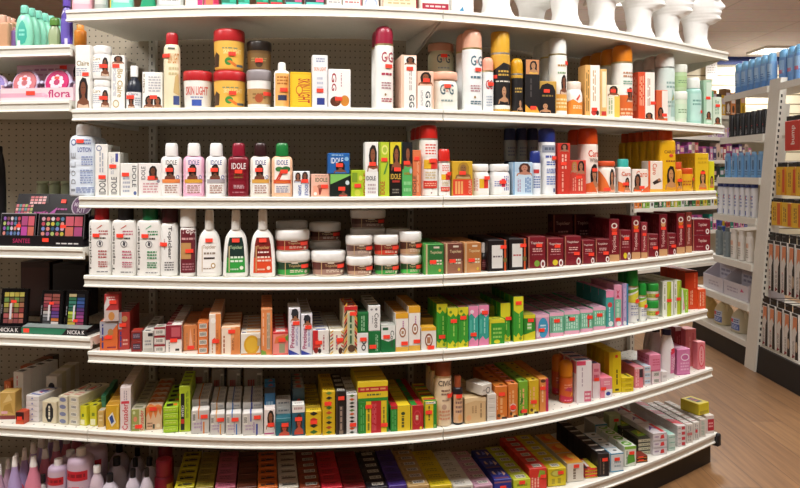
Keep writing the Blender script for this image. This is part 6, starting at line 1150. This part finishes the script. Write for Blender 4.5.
def kitbox(p0, p1, yt, desc, seed):
    sc = kw / 87; w = (p1 - p0) * sc; dx = ((p0 + p1) / 2 - 39.5) * sc
    h = zrow(yt, ky + .02) - DECK['LC'] - .021
    K = mat('131114', .25, 'card'); rng = random.Random(seed)
    e = link('makeup_kit', box_mesh('makeup_kit', -w/2, w/2, 0, .022, 0, h, K, .0015))
    rim = R(.02,.04,.98,.97,'3a363a')
    f = lambda u, v, q: ((u - .5) * w, -q, v * h)
    link('color_pans', print_mesh('color_pans', [R(.03,.06,.97,.94,'0e0d0f')] + kit(5, 4, rng), f, 1, seed), e)
    link('clear_rim', print_mesh('clear_rim', [R(.0,.96,1,1,'8a868a'), R(0,0,.012,1,'6a666a'), R(.985,0,1,1,'6a666a')], f, 1, seed), e)
    sticker(e, f, .52 if seed == 21 else .55, .5, w, h, .12, .12)
    c, s = math.cos(kh), math.sin(kh); ly = .006
    put(e, kx + dx * c - ly * s, ky + dx * s + ly * c, DECK['LC'] + .0245, kh); e.rotation_euler = (-.12, 0, kh)
    tag(e, desc, 'makeup kit', 'makeup kits in the black stand')
kitbox(-2, 33.5, 214, 'open makeup kit with salmon squares in the black stand', 21)
kitbox(36, 82, 214, 'wide open makeup kit with pink squares under the purple badge', 22)
o = bottle('LC', -9, 4, 146, 152, 'teal', '141216', '1a181c', 'black curved bottle at the picture edge', [], capw=.4, inset=.22, cap='flip')
# eyeshadow palettes
def palette(p0, p1, yt, desc, cols, rows, pal, seed, rotz=0, lean=-.12, inset=.055, word=None):
    x, y, hd, w = seat(p0, p1, inset, 1.0)
    h = zrow(yt, y) - DECK['LD'] - .03
    e = link('eyeshadow_palette', box_mesh('eyeshadow_palette', -w/2, w/2, 0, .016, 0, h, mat('121114', .25, 'card'), .002))
    rng = random.Random(seed); it = []
    for i in range(cols):
        for j in range(rows):
            c = pal[(i * rows + j) % len(pal)]
            it.append(R(.14 + .76 * i / cols, .1 + .82 * j / rows, .14 + .76 * (i + .88) / cols, .1 + .82 * (j + .82) / rows, c))
    f = lambda u, v, q: ((u - .5) * w, -q, v * h)
    link('color_pans', print_mesh('color_pans', it, f, 1, seed), e)
    link('side_lettering', print_mesh('side_lettering', [W(.03,.35,.1,.6,'8a868a',1,1), G('d8d4d8', (.36,.2), (.44,.2), (.44,.62), (.36,.6))], lambda u, v, q: f(u, v, q + .0012), 1, seed), e)
    sticker(e, f, .5, .66 if seed != 33 else .22, w, h, .2, .07)
    put(e, x, y, DECK['LD'] + .0012 + .012, hd + rotz); e.rotation_euler = (lean, 0, hd + rotz)
    tag(e, desc, 'makeup palette', 'eyeshadow palettes on the palette shelf')
palette(0, 25, 284, 'slanted eyeshadow palette with red and green pans beside the picture edge', 4, 6, ['8a4a4a', 'b05a5a', '7a6a4a', 'a8a04a', '6a8a4a', 'c0b050', '9a5a50', 'c87a60', '8a3a3a', 'a06a50', '6a5a3a', 'c8c060'], 31, .12)
palette(39, 61, 286, 'tall eyeshadow palette with red and purple pans', 2, 9, ['4a4a4c', '5a5a5e', '8a8a8e', 'b8b4b0', '7a4a4a', '8a3a4a', '9a4a50', 'a85a5a', '8a4a44', 'd8d0cc', 'c8703a', '6a4a8a', '5a3a80', '8a3a6a', '9a3a5a', 'a84a4a', '8a4a40', 'a05a50'], 32)
palette(64, 86, 286, 'tall eyeshadow palette with green and blue pans', 2, 9, ['c8b04a', 'b0a03a', '8aa83a', 'b8c84a', '2a5a4a', '2a6a5a', '3a7a6a', '2a6a4a', 'c8b88a', '8a3a5a', 'b03a6a', '9a4a8a', '7a3a7a', '5a3a7a', '3a4a8a', '3a5a9a', '2a4a7a', '1c1a1e'], 33)
def b_pal(e, w, Y):
    link('tray', box_mesh('tray', -w/2, w/2, 0, .15, 0, .01, mat('1a181c', .4, 'card'), .001), e)
    fr = link('front_panel', box_mesh('front_panel', -w/2, w/2, -.004, 0, 0, .024, mat('141316', .4, 'card'), .001), e)
    flat(fr, 'front_lettering', [G('2f7a5a', (.0,.05), (.62,.05), (.7,.95), (.0,.95)), T('NICKA K', .71,.2,.97,.8,'e4e0e0'), R(.03,.2,.12,.8,RED)], -w/2, w/2, 0, .024, -.004)
    V = [(-w/2, .0, .0245), (w/2, .0, .0245), (w/2, .03, .03), (-w/2, .03, .03)]
    link('clear_lid', mesh('clear_lid', V + [(a, b, c - .002) for a, b, c in V], [(0,1,2,3), (7,6,5,4), (0,4,5,1), (1,5,6,2), (2,6,7,3), (3,7,4,0)], [mat('8a9492', .15)]), e)
display('LD', 22, 87, 'display_tray', 'black palette tray with green front under the tall palettes', 'display box', b_pal)
def b_pal2(e, w, Y):
    link('tray', box_mesh('tray', -w/2, w/2, 0, .15, 0, .01, mat('1a181c', .4, 'card'), .001), e)
    fr = link('front_panel', box_mesh('front_panel', -w/2, w/2, -.004, 0, 0, .024, mat('141316', .4, 'card'), .001), e)
    flat(fr, 'front_lettering', [T('NICKA K', .45,.2,.95,.8,'e4e0e0')], -w/2, w/2, 0, .024, -.004)
display('LD', -18, 21, 'display_tray', 'black palette tray at the picture edge with white letters', 'display box', b_pal2)
carton('LD', 20, 50, 262, '3a2422', 'dark reddish case lying in the shade behind the palettes', [R(.05,.1,.95,.9,'4a2c2a')], d=.1, inset=.29)
carton('LD', 52, 86, 264, '262124', 'dark grey case lying in the shade behind the palettes', [R(.05,.1,.95,.9,'302a2e')], d=.1, inset=.29)
# ================================================================== leaning rack by the floor, on the other side of the aisle
def XF(z): return 2.37 + .09 * z
def YF(px, z, ins=0): return (XF(z) + ins) * F / (px - 400)
RK = 'cream rack across the wood floor'
LV = [('blue cans', 1.93), ('black bottles', 1.60), ('blue pouches', 1.296), ('navy capped tubes', 1.014), ('grey and white bottles', .696), ('paper trays', .42)]
YN, YA, YB, YP0, YP1 = 3.7, 5.40, 4.82, 4.68, 4.82
def skewbox(name, y0, y1, z0, z1, i0, i1, m, parent):
    V = [(XF(z) + i, y, z) for z in (z0, z1) for y in (y0, y1) for i in (i0, i1)]
    bm = bmesh.new(); vs = [bm.verts.new(p) for p in V]; bmesh.ops.convex_hull(bm, input=vs)
    return link(name, bm_mesh(name, bm, [m]), parent)
rk = empty('display_rack')
for y0, y1 in ((YP0, YP1),):
    skewbox('end_post', y0, y1, 0, 1.97, 0, .045, CREAM, rk)
bm = bmesh.new()
for i in range(44):
    z = .16 + i * .039; bm_box(bm, XF(z) + .012, XF(z) + .022, YP0 - .0012, YP0 + .001, z, z + .02)
link('slot_strip', bm_mesh('slot_strip', bm, [BLACK]), rk)
skewbox('rear_post', 5.34, 5.38, 0, 1.86, .40, .44, CREAM, rk)
skewbox('rear_post', YP0 + .05, YP1, 0, 1.86, .40, .44, CREAM, rk)
skewbox('kick_plate', YP1, 5.72, 0, .12, .012, .03, BLACK, rk)
skewbox('kick_plate', YN, YP0, 0, .17, .012, .03, BLACK, rk)
skewbox('base_deck', YP1, 5.73, .13, .168, 0, .42, CREAM, rk)
skewbox('base_deck', YN, YP0, .13, .175, .03, .32, CREAM, rk)
skewbox('back_panel', YN, YP0, .18, 1.84, .30, .315, mat('b59a78', .6), rk)
tag(rk, 'tall cream steel rack with slotted end post, across the wood floor', 'rack')
for t, z in LV:
    YE = 5.70 if z < .5 else 5.56 if z < .8 else 5.47
    e = empty('rack_shelf'); n = YN if t == 'blue cans' else YP1 + .003
    skewbox('shelf_deck', n, YE, z - .012, z, .05 if n == YN else .004, .385, CREAM, e)
    skewbox('front_lip', YP1 + .003, YE, z - .045, z + .002, -.012, .003, CREAM, e)
    if n == YN: skewbox('front_lip', YN, YP0 - .003, z - .045, z + .002, -.012, .003, CREAM, e)
    bm = bmesh.new()
    for yy in (YE - .03, YP1 + .06):
        bm_box(bm, XF(z) - .0135, XF(z) - .0125, yy - .012, yy + .004, z - .03, z - .018)
    link('rivet', bm_mesh('rivet', bm, [BLACK]), e)
    tag(e, 'cream rack shelf carrying the ' + t, 'shelf', 'shelves of the leaning rack')
def rput(o, px, z, ins, desc, cat, grp, rz=-PI/2):
    o.location = (XF(z) + ins, YF(px, z, ins), z + .001); o.rotation_euler = (0, 0, rz); tag(o, desc, cat, grp)
def rbottle(px, z, w, h, hc, kind, col, capc, desc, cat='bottle', cap='flat', capw=.8, art=(), ins=.06, k=None, grp=None, name=None, fin='plain'):
    prof, kk, ee = BODY[kind]; kk = k or kk; a = w / 2; hb = h - hc
    e = empty(name or cat)
    pr = [(f * hb, q * a) for f, q in prof]
    link('body', vessel('body', pr, kk, ee, mat(col, .3, fin), 20), e)
    cp, ck, ce = CAP[cap]
    link('cap', vessel('cap', [(hb + f * hc, q * a * capw) for f, q in cp], max(kk, .6), 2, mat(capc, .32), 20), e)
    def surf(u, v, eps):
        aa = interp(pr, v * hb); xx = max(-.98 * aa, min(.98 * aa, (u - .5) * 2 * a)); yy = -aa * kk * (1 - abs(xx / aa) ** ee) ** (1 / ee)
        return (xx, yy - 2 * eps, v * hb)
    if art: link('label', print_mesh('label', list(art), surf, 8, int(px)), e)
    rput(e, px, z, ins, desc, cat, grp or cat + 's on the leaning rack')
    return e
for i, px in enumerate((739.5, 746, 752.5, 759, 765.5, 772.5)):
    for q in (0,):
        rbottle(px + (0 if q == 0 else 7), 1.93, .062, .235, .06, 'can', '7fb0e4', '86c4f0', 'blue spray can, %s from the far end of the rack' % ORD[i + 1], 'can', 'dome', .9, [R(0,0,1,.3,'5a90d4'), R(.1,.45,.9,.9,'a8cdf0'), W(.25,.35,.8,.6,'4a78c0',3)], ins=.05 if q == 0 else .14, grp='blue spray cans on the leaning rack', name='spray_can')
for i, px in enumerate((785, 793.5, 801)):
    rbottle(px, 1.93, .075, .25, .06, 'can', '6fa0dc', '7cbcec', 'large blue spray can beyond the end post, %s of three' % ORD[i + 1], 'can', 'dome', .9, [R(.1,.45,.9,.9,'9cc4ec'), W(.25,.35,.8,.6,'d86a80',1)], ins=.1, grp='blue spray cans on the leaning rack', name='spray_can')
for i in range(7):
    rbottle(732.5 + i * 5.6, 1.60, .052, .175, .035, 'can', '1b1b20', '202026', 'black bottle, %s from the far end of its shelf' % ORD[i + 1], 'bottle', 'flat', .96, [G('8a8a90', (.3,.1), (.7,.1), (.6,.4)), W(.2,.15,.8,.35,'6a6a74',2), E(.6,.5,.08,.03,'c83a4a')], ins=.045, grp='black bottles on the leaning rack')
for i in range(6):
    rbottle(728 + i * 6.6, 1.296, .066, .185, .02, 'slab', '6fa4d8', '86b4e0', 'blue pouch with dark print, %s from the far end' % ORD[i + 1], 'pouch', 'flat', .7, [R(.15,.1,.85,.9,'7fb2e2'), R(.4,.35,.7,.75,'2f5a8a'), W(.2,.1,.8,.3,'3a6a9c',2)], ins=.045, k=.35, grp='blue pouches on the leaning rack')
for i in range(7):
    rbottle(721 + i * 5.6, 1.014, .05, .235, .025, 'round', 'e6e8ee', '2a3a86', 'white tube with navy cap, %s from the far end' % ORD[i + 1], 'tube', 'flat', .96, [R(.25,.0,.6,.2,'3a5ab0'), W(.3,.3,.8,.75,'8a9ac8',4), R(.4,.6,.6,.7,'c84a60')], ins=.045, grp='navy capped tubes on the leaning rack')
for i, px in enumerate((719.5, 727.5)):
    rbottle(px, .696, .066, .22, .03, 'tall', '7f8c92', ('5a6468', '6a7478')[i], 'slate grey bottle, %s of the grey pair' % ORD[i + 1], 'bottle', 'flat', .6, [W(.2,.2,.8,.7,'a0acb0',3)], ins=.05)
rbottle(723.5, .696, .04, .30, .09, 'round', '3a5aa8', 'd8c02a', 'slim bottle with yellow pump behind the grey pair', 'bottle', 'flat', .4, ins=.16)
for i, px in enumerate((734.5, 742, 750)):
    rbottle(px, .696, .06, .215, .03, 'tall', 'eae6e0', 'e4e0da', 'white bottle with peach print, %s of three' % ORD[i + 1], 'bottle', 'flat', .85, [R(.2,.55,.8,.72,'e0b8a0'), W(.2,.15,.8,.5,'b0a8a4',4)], ins=.05)
# paper display trays
for i, (p0, p1) in enumerate(((703, 723), (723.5, 748))):
    z = .42; y0, y1 = YF(p1, z, .03), YF(p0, z, .03)
    w = y1 - y0 - .01; e = empty('paper_tray'); m = mat('d2cdd6', .55, 'card'); h = .2
    V = [(-w/2, 0, 0), (w/2, 0, 0), (w/2, .26, 0), (-w/2, .26, 0), (-w/2, 0, h*.55), (w/2, 0, h*.55), (w/2, .26, h), (-w/2, .26, h)]
    t = .004
    link('front_panel', box_mesh('front_panel', -w/2, w/2, 0, t, 0, h*.55, m, .0008), e)
    link('floor_panel', box_mesh('floor_panel', -w/2, w/2, t, .26, 0, t, m, .0008), e)
    link('rear_panel', box_mesh('rear_panel', -w/2, w/2, .256, .26, t, h, m, .0008), e)
    for s in (-1, 1):
        x0 = s * (w/2 - t/2)
        Vs = [(x0 + q, y, zz) for q in (-t/2, t/2) for y, zz in ((t, t), (.256, t), (.256, h), (.12, h), (t, h*.55))]
        link('side_panel', mesh('side_panel', Vs, [(0,1,2,3,4), (9,8,7,6,5)] + [(j, (j+1) % 5, (j+1) % 5 + 5, j + 5) for j in range(5)], [m]), e)
    f = lambda u, v, q: ((u - .5) * w, -q, v * h * .55)
    link('front_print', print_mesh('front_print', [W(.15,.3,.6,.7,'a8a0b4',2), G('c84a7a', (.7,.5), (.85,.55), (.75,.75))] if i else [W(.3,.3,.8,.7,'b0a8b8',2)], f, 1, i), e)
    e.location = (XF(z) + .03, (y0 + y1) / 2, z + .001); e.rotation_euler = (0, 0, -PI/2)
    tag(e, ('pale lilac paper tray at the far end of its shelf', 'pale lilac paper tray with pink mark beside the end post')[i], 'paper tray', 'paper trays on the leaning rack')
    for k in range(1):
        o = link('sachet', box_mesh('sachet', -w*.42, w*.42, 0, .008, 0, h * 1.12, mat(('c4bfc8', 'b8b4bc', 'd8d4da')[k], .35, 'card'), .001))
        yy = .12 + .04 * k
        link('printed_band', print_mesh('printed_band', [R(.05,.8,.95,.96,('a8a0b0', 'c06a8a', '8a8aa0')[k]), W(.1,.4,.9,.7,'8a8494',2)], lambda u, v, q: ((u - .5) * w * .84, -q, v * h * 1.12), 1, k), o)
        o.location = (XF(z) + .03 + yy, (y0 + y1) / 2, z + .006); o.rotation_euler = (0, 0, -PI/2)
        tag(o, 'grey sachet standing in the paper tray %s' % ('at the far shelf end', 'beside the end post')[i], 'sachet', 'sachets in the paper trays')
# gallon jugs
for i, (px, ins, w) in enumerate(((708.5, .05, .15), (724, .05, .15), (741.5, .05, .15))):
    z = .168
    e = empty('gallon_jug'); a = w / 2; hb = .178
    prof = [(0,.9),(.02,.98),(.05,1),(.5,1),(.62,.96),(.74,.8),(.86,.52),(.95,.27),(1,.24)]
    pr = [(f * hb, q * a) for f, q in prof]
    body = link('body', vessel('body', pr, .8, 2.6, mat(('c9a868', 'd8c9a0', 'd8cdb0')[i], .25, 'milky'), 28), e)
    link('cap', vessel('cap', [(hb, a*.26), (hb + .022, a*.26), (hb + .024, a*.22)], 1, 2, mat('e8e4dc', .4), 18), e)
    # handle loop at the shoulder
    pts = [(a*.2, 0, hb*.93), (a*.55, 0, hb*.95), (a*.86, 0, hb*.85), (a*.92, 0, hb*.66), (a*.8, 0, hb*.58)]
    V, Fc = [], []
    for j, p in enumerate(pts):
        q0, q1 = pts[max(0, j-1)], pts[min(len(pts)-1, j+1)]
        t = Vector(q1) - Vector(q0); t.normalize(); n1 = Vector((0, 1, 0)); n2 = t.cross(n1)
        for k in range(8):
            c = Vector(p) + .012 * (math.cos(k*PI/4) * n1 + math.sin(k*PI/4) * n2); V.append(tuple(c))
    for j in range(len(pts)-1):
        for k in range(8): Fc.append((j*8+k, j*8+(k+1) % 8, (j+1)*8+(k+1) % 8, (j+1)*8+k))
    link('handle', mesh('handle', V, Fc, [mat(('c9a868', 'd8c9a0', 'd8cdb0')[i], .25, 'milky')], None, True), e)
    def surf(u, v, eps, pr=pr, a=a, hb=hb):
        aa = interp(pr, v * hb); xx = max(-.98*aa, min(.98*aa, (u-.5)*2*a)); yy = -aa * .8 * (1 - abs(xx/aa) ** 2.6) ** (1/2.6)
        return (xx, yy - 2*eps, v * hb)
    if i: link('label', print_mesh('label', [R(.1,.12,.9,.6,'5a70b4'), R(.1,.36,.9,.6,'c4d0e8'), R(.16,.4,.5,.54,'d8485a'), W(.16,.16,.84,.32,'c8d4f0',3), W(.55,.4,.86,.56,'3a4a8a',2)], surf, 10, i), e)
    rput(e, px, z, .05 + a * .8, ('amber gallon jug at the far end of the rack base', 'clear gallon jug with blue label, middle of three', 'clear gallon jug with blue label beside the end post')[i], 'jug', 'gallon jugs on the rack base')
# hanging packs beyond the post
def hook(px, z, parent):
    y = YF(px, z)
    V, Fc = [], []
    for xx in (-.004, .30):
        for k in range(6): V.append((xx, .003 * math.cos(k*PI/3), .003 * math.sin(k*PI/3)))
    Fc = [(k, (k+1) % 6, 6 + (k+1) % 6, 6 + k) for k in range(6)] + [tuple(range(6)), tuple(range(11, 5, -1))]
def pack(px, z0, z1, w, t, col, art, desc, cat, grp, ins=.01, tilt=0, header='1d1b1e'):
    h = z1 - z0
    e = empty(cat.replace(' ', '_'))
    link('pouch_body', box_mesh('pouch_body', -w/2, w/2, 0, t, 0, h * .86, mat(col, .35, 'card'), .002), e)
    hd = link('header_card', box_mesh('header_card', -w/2, w/2, t*.35, t*.65, h * .86, h, mat(header, .4, 'card'), .001), e)
    link('front_print', print_mesh('front_print', art, lambda u, v, q: ((u-.5)*w, -q, v*h*.86), 1, int(px*3)), e)
    hk = link('peg_hook', box_mesh('peg_hook', -.0025, .0025, -.01, .27 - ins, h * .95, h * .95 + .005, mat('8a8a8c', .3, 'metal'), .0005), e)
    zz = (z0 + z1) / 2
    e.location = (XF(zz) + ins, YF(px, zz, ins), z0); e.rotation_euler = (0, tilt, -PI/2)
    tag(e, desc, cat, grp)
redart = [R(.05,.05,.95,.97,'d23a30'), T('bump', .36,.2,.66,.84,'f0e4de',1)]
pack(793, 1.475, 1.70, .19, .03, 'd8402f', redart, 'big red pack with white upright word, beyond the end post', 'hair pack', 'red packs beyond the end post')
for i, px in enumerate((780.5, 791, 801)):
    pack(px, 1.185, 1.40, .105, .03, 'e09a2a', [G('e8b834', (.0,.0), (.5,0), (.8,1), (.0,1)), R(.7,.1,.95,.9,'d8552c'), W(.2,.3,.5,.8,'8a5a2a',2,1)], 'yellow orange hanging pack of the upper row, %s from the post' % ORD[i+1], 'hair pack', 'yellow orange hanging packs')
for i, px in enumerate((776, 786.5, 797)):
    pack(px, .985, 1.165, .11, .03, 'e0a62c', [R(.0,.0,.6,1,'e4b838'), R(.62,.05,.95,.95,'d8652c'), W(.15,.2,.5,.8,'8a5a2a',2,1)], 'yellow orange hanging pack of the lower row, %s from the post' % ORD[i+1], 'hair pack', 'yellow orange hanging packs')
def bw(px, z0, z1, i, row):
    pack(px, z0, z1, .066, .022, 'e6e2de', [G('e09068', (.1,.62), (.5,.72), (.8,.6), (.85,.92), (.2,.92)), G('1a181a', (.5,0), (1,0), (1,.94), (.86,.94), (.8,.6), (.6,.5)), E(.72,.28,.2,.12,'c0a890') if i > 2 else E(.2,.4,.06,.02,'c84a3a'), W(.1,.1,.4,.4,'8a8488',2,1), R(.0,.94,1,1,'2a2628'), G('8a2a3a', (0,0), (.5,.06), (.1,.1))], 'white black and orange braid pack of the %s row, %s from the post' % (row, ORD[i+1]), 'braid pack', 'white black and orange braid packs')
for i, px in enumerate((771, 777.5, 784, 791.5, 799)): bw(px, .555, .94, i, 'upper')
for i, px in enumerate((765, 772, 779.5, 787, 795)): bw(px, .19, .515, i, 'lower')

# ================================================================== far run behind the aisle
FX, FY, FA = 2.2, 7.9, math.atan2(2.2, 3.4)
FC, FS = math.cos(FA), math.sin(FA)
def fp(s, q, z): return (FX + FC * s - FS * q, FY + FS * s + FC * q, z)
fe = empty('far_shelving'); fe.location = (FX, FY, 0); fe.rotation_euler = (0, 0, FA)
for nm, a in (('back_panel', (-.6, 4.4, .42, .44, .1, 2.3, mat('cfc6b4', .6), 0)), ('base_deck', (-.6, 4.4, 0, .42, .13, .17, CREAM, .001)), ('kick_plate', (-.6, 4.4, .02, .04, 0, .13, BLACK, 0)),
              ('upright', (-.6, -.55, .40, .42, 0, 2.3, CREAM, .001)), ('upright', (1.2, 1.25, .40, .42, 0, 2.3, CREAM, .001)), ('upright', (3.0, 3.05, .40, .42, 0, 2.3, CREAM, .001))):
    link(nm, box_mesh(nm, *a[:6], a[6], a[7]), fe)
tag(fe, 'long cream shelving run far behind the curved shelves', 'shelving')
FL = [2.09, 1.80, 1.50, 1.21, .905, .59]
for i, z in enumerate(FL):
    e = empty('far_shelf'); e.location = (FX, FY, 0); e.rotation_euler = (0, 0, FA)
    link('shelf_deck', box_mesh('shelf_deck', -.55, 4.38, .012, .395, z - .03, z, CREAM, .001), e)
    link('price_rail', box_mesh('price_rail', -.55, 4.38, -.004, .011, z - .045, z + .002, CREAM, .001), e)
    tag(e, 'cream shelf of the far run, %s from the top' % ORD[i + 1], 'shelf', 'cream shelves of the far run')
rng = random.Random(11)
FROW = [
 (2.09, (1.6, 3.0), .105, (.26, .36), ['c8783a', '7a5a3a', 'd88a4a', '5a4a3a', 'd8b02a', 'c84a6a', 'b8763a', '3a3430'], 'orange brown pack', 'standing'),
 (1.80, (1.95, 2.75), .07, (.13, .19), ['e6e0e4', 'c8b8d8', 'e4d8dc', 'b890c8', 'e8e4e4', 'd8c8d4'], 'white lilac carton', 'standing'),
 (1.50, (1.35, 3.1), .075, (.17, .22), ['8a3a78', 'b0488a', '6a3a70', 'c86a98', '4a3a6a', '9a4a88', 'c8b0a0', 'a83a4a'], 'purple carton', 'standing'),
 (1.21, (2.1, 2.9), .08, (.16, .21), ['1f5a54', '24302e', '2a6a60', '1c2226', '3a7a6a'], 'dark teal carton', 'standing'),
 (.905, (.7, 2.45), .075, (.14, .19), ['d87a2a', '6a9a34', 'd8c03a', '8ab83a', 'd8dcdc', '2a6a34', '24282a', '3a8a4a'], 'bright carton', 'standing'),
 (.59, (1.7, 3.0), .08, (.15, .2), ['2a8a7a', 'b84a88', '7a3a80', 'd88aa0', '3a4a9a', '8a2a3a'], 'jewel coloured carton', 'standing')]
CN = {'c8783a': 'orange brown', '7a5a3a': 'brown'}
def cname(h):
    import colorsys
    r, g, b = [int(h[i:i+2], 16) / 255 for i in (0, 2, 4)]
    hh, s, v = colorsys.rgb_to_hsv(r, g, b)
    if s < .14: return 'white' if v > .7 else 'black'
    n = [(.03, 'red'), (.11, 'orange'), (.19, 'yellow'), (.42, 'green'), (.53, 'teal'), (.7, 'blue'), (.86, 'purple'), (.97, 'pink'), (1.1, 'red')]
    q = [m for t, m in n if hh <= t][0]
    if q == 'orange' and v < .62: q = 'brown'
    return ('dark ' if v < .45 else 'pale ' if s < .3 else '') + q
for ri, (z, (s0, s1), wd_, (h0, h1), cols, nm, _) in enumerate(FROW):
    s = s0; k = 0
    while s < s1:
        w = wd_ * rng.uniform(.85, 1.15); h = rng.uniform(h0, h1) if ri in (0, 3) else rng.choice([h0, h1]); c = cols[int(k / rng.choice([1, 1, 2])) % len(cols)]
        o = link('far_carton', box_mesh('far_carton', -w/2 + .002, w/2 - .002, 0, .1, 0, h, mat(c, .45, 'card'), .002))
        link('front_print', print_mesh('front_print', [R(.1,.55,.9,.85,rng.choice(['e8e0d8', 'd8b0a0', 'c8c0d0', lin_dark(c)])), E(.5,.3,.25,.16,rng.choice([lin_dark(c), 'e0d8d0', '4a3a34'])), W(.15,.06,.85,.16,'d8d0c8',1)], lambda u, v, q: ((u-.5)*(w-.006), -q*2, v*h), 1, k + 50*ri), o)
        o.location = fp(s + w/2, .02, z + .0025); o.rotation_euler = (0, 0, FA)
        k += 1; s += w
        tag(o, '%s carton, %s along the far run, %s shelf down' % (cname(c), ordw(k), ORD[ri + 1]), 'box', 'goods on the %s shelf of the far run' % ORD[ri + 1])
sh = link('wall_card', box_mesh('wall_card', -.09, .09, -.005, 0, -.14, .14, mat('efeae4', .6, 'card'), .001)); sh.location = (312.5 / F * 10.9, 10.94, 1.33 + 103 / F * 10.9)
link('printed_lines', print_mesh('printed_lines', [W(.15,.3,.85,.85,'b8b0a8',4)], lambda u, v, q: ((u-.5)*.18, -.005-q*3, (v-.5)*.28), 1, 2), sh)
tag(sh, 'white card hanging on the slatted wall', 'card')
for k, v in LABELS.items():
    if len(v) > 1: print('DUPLABEL', len(v), k)
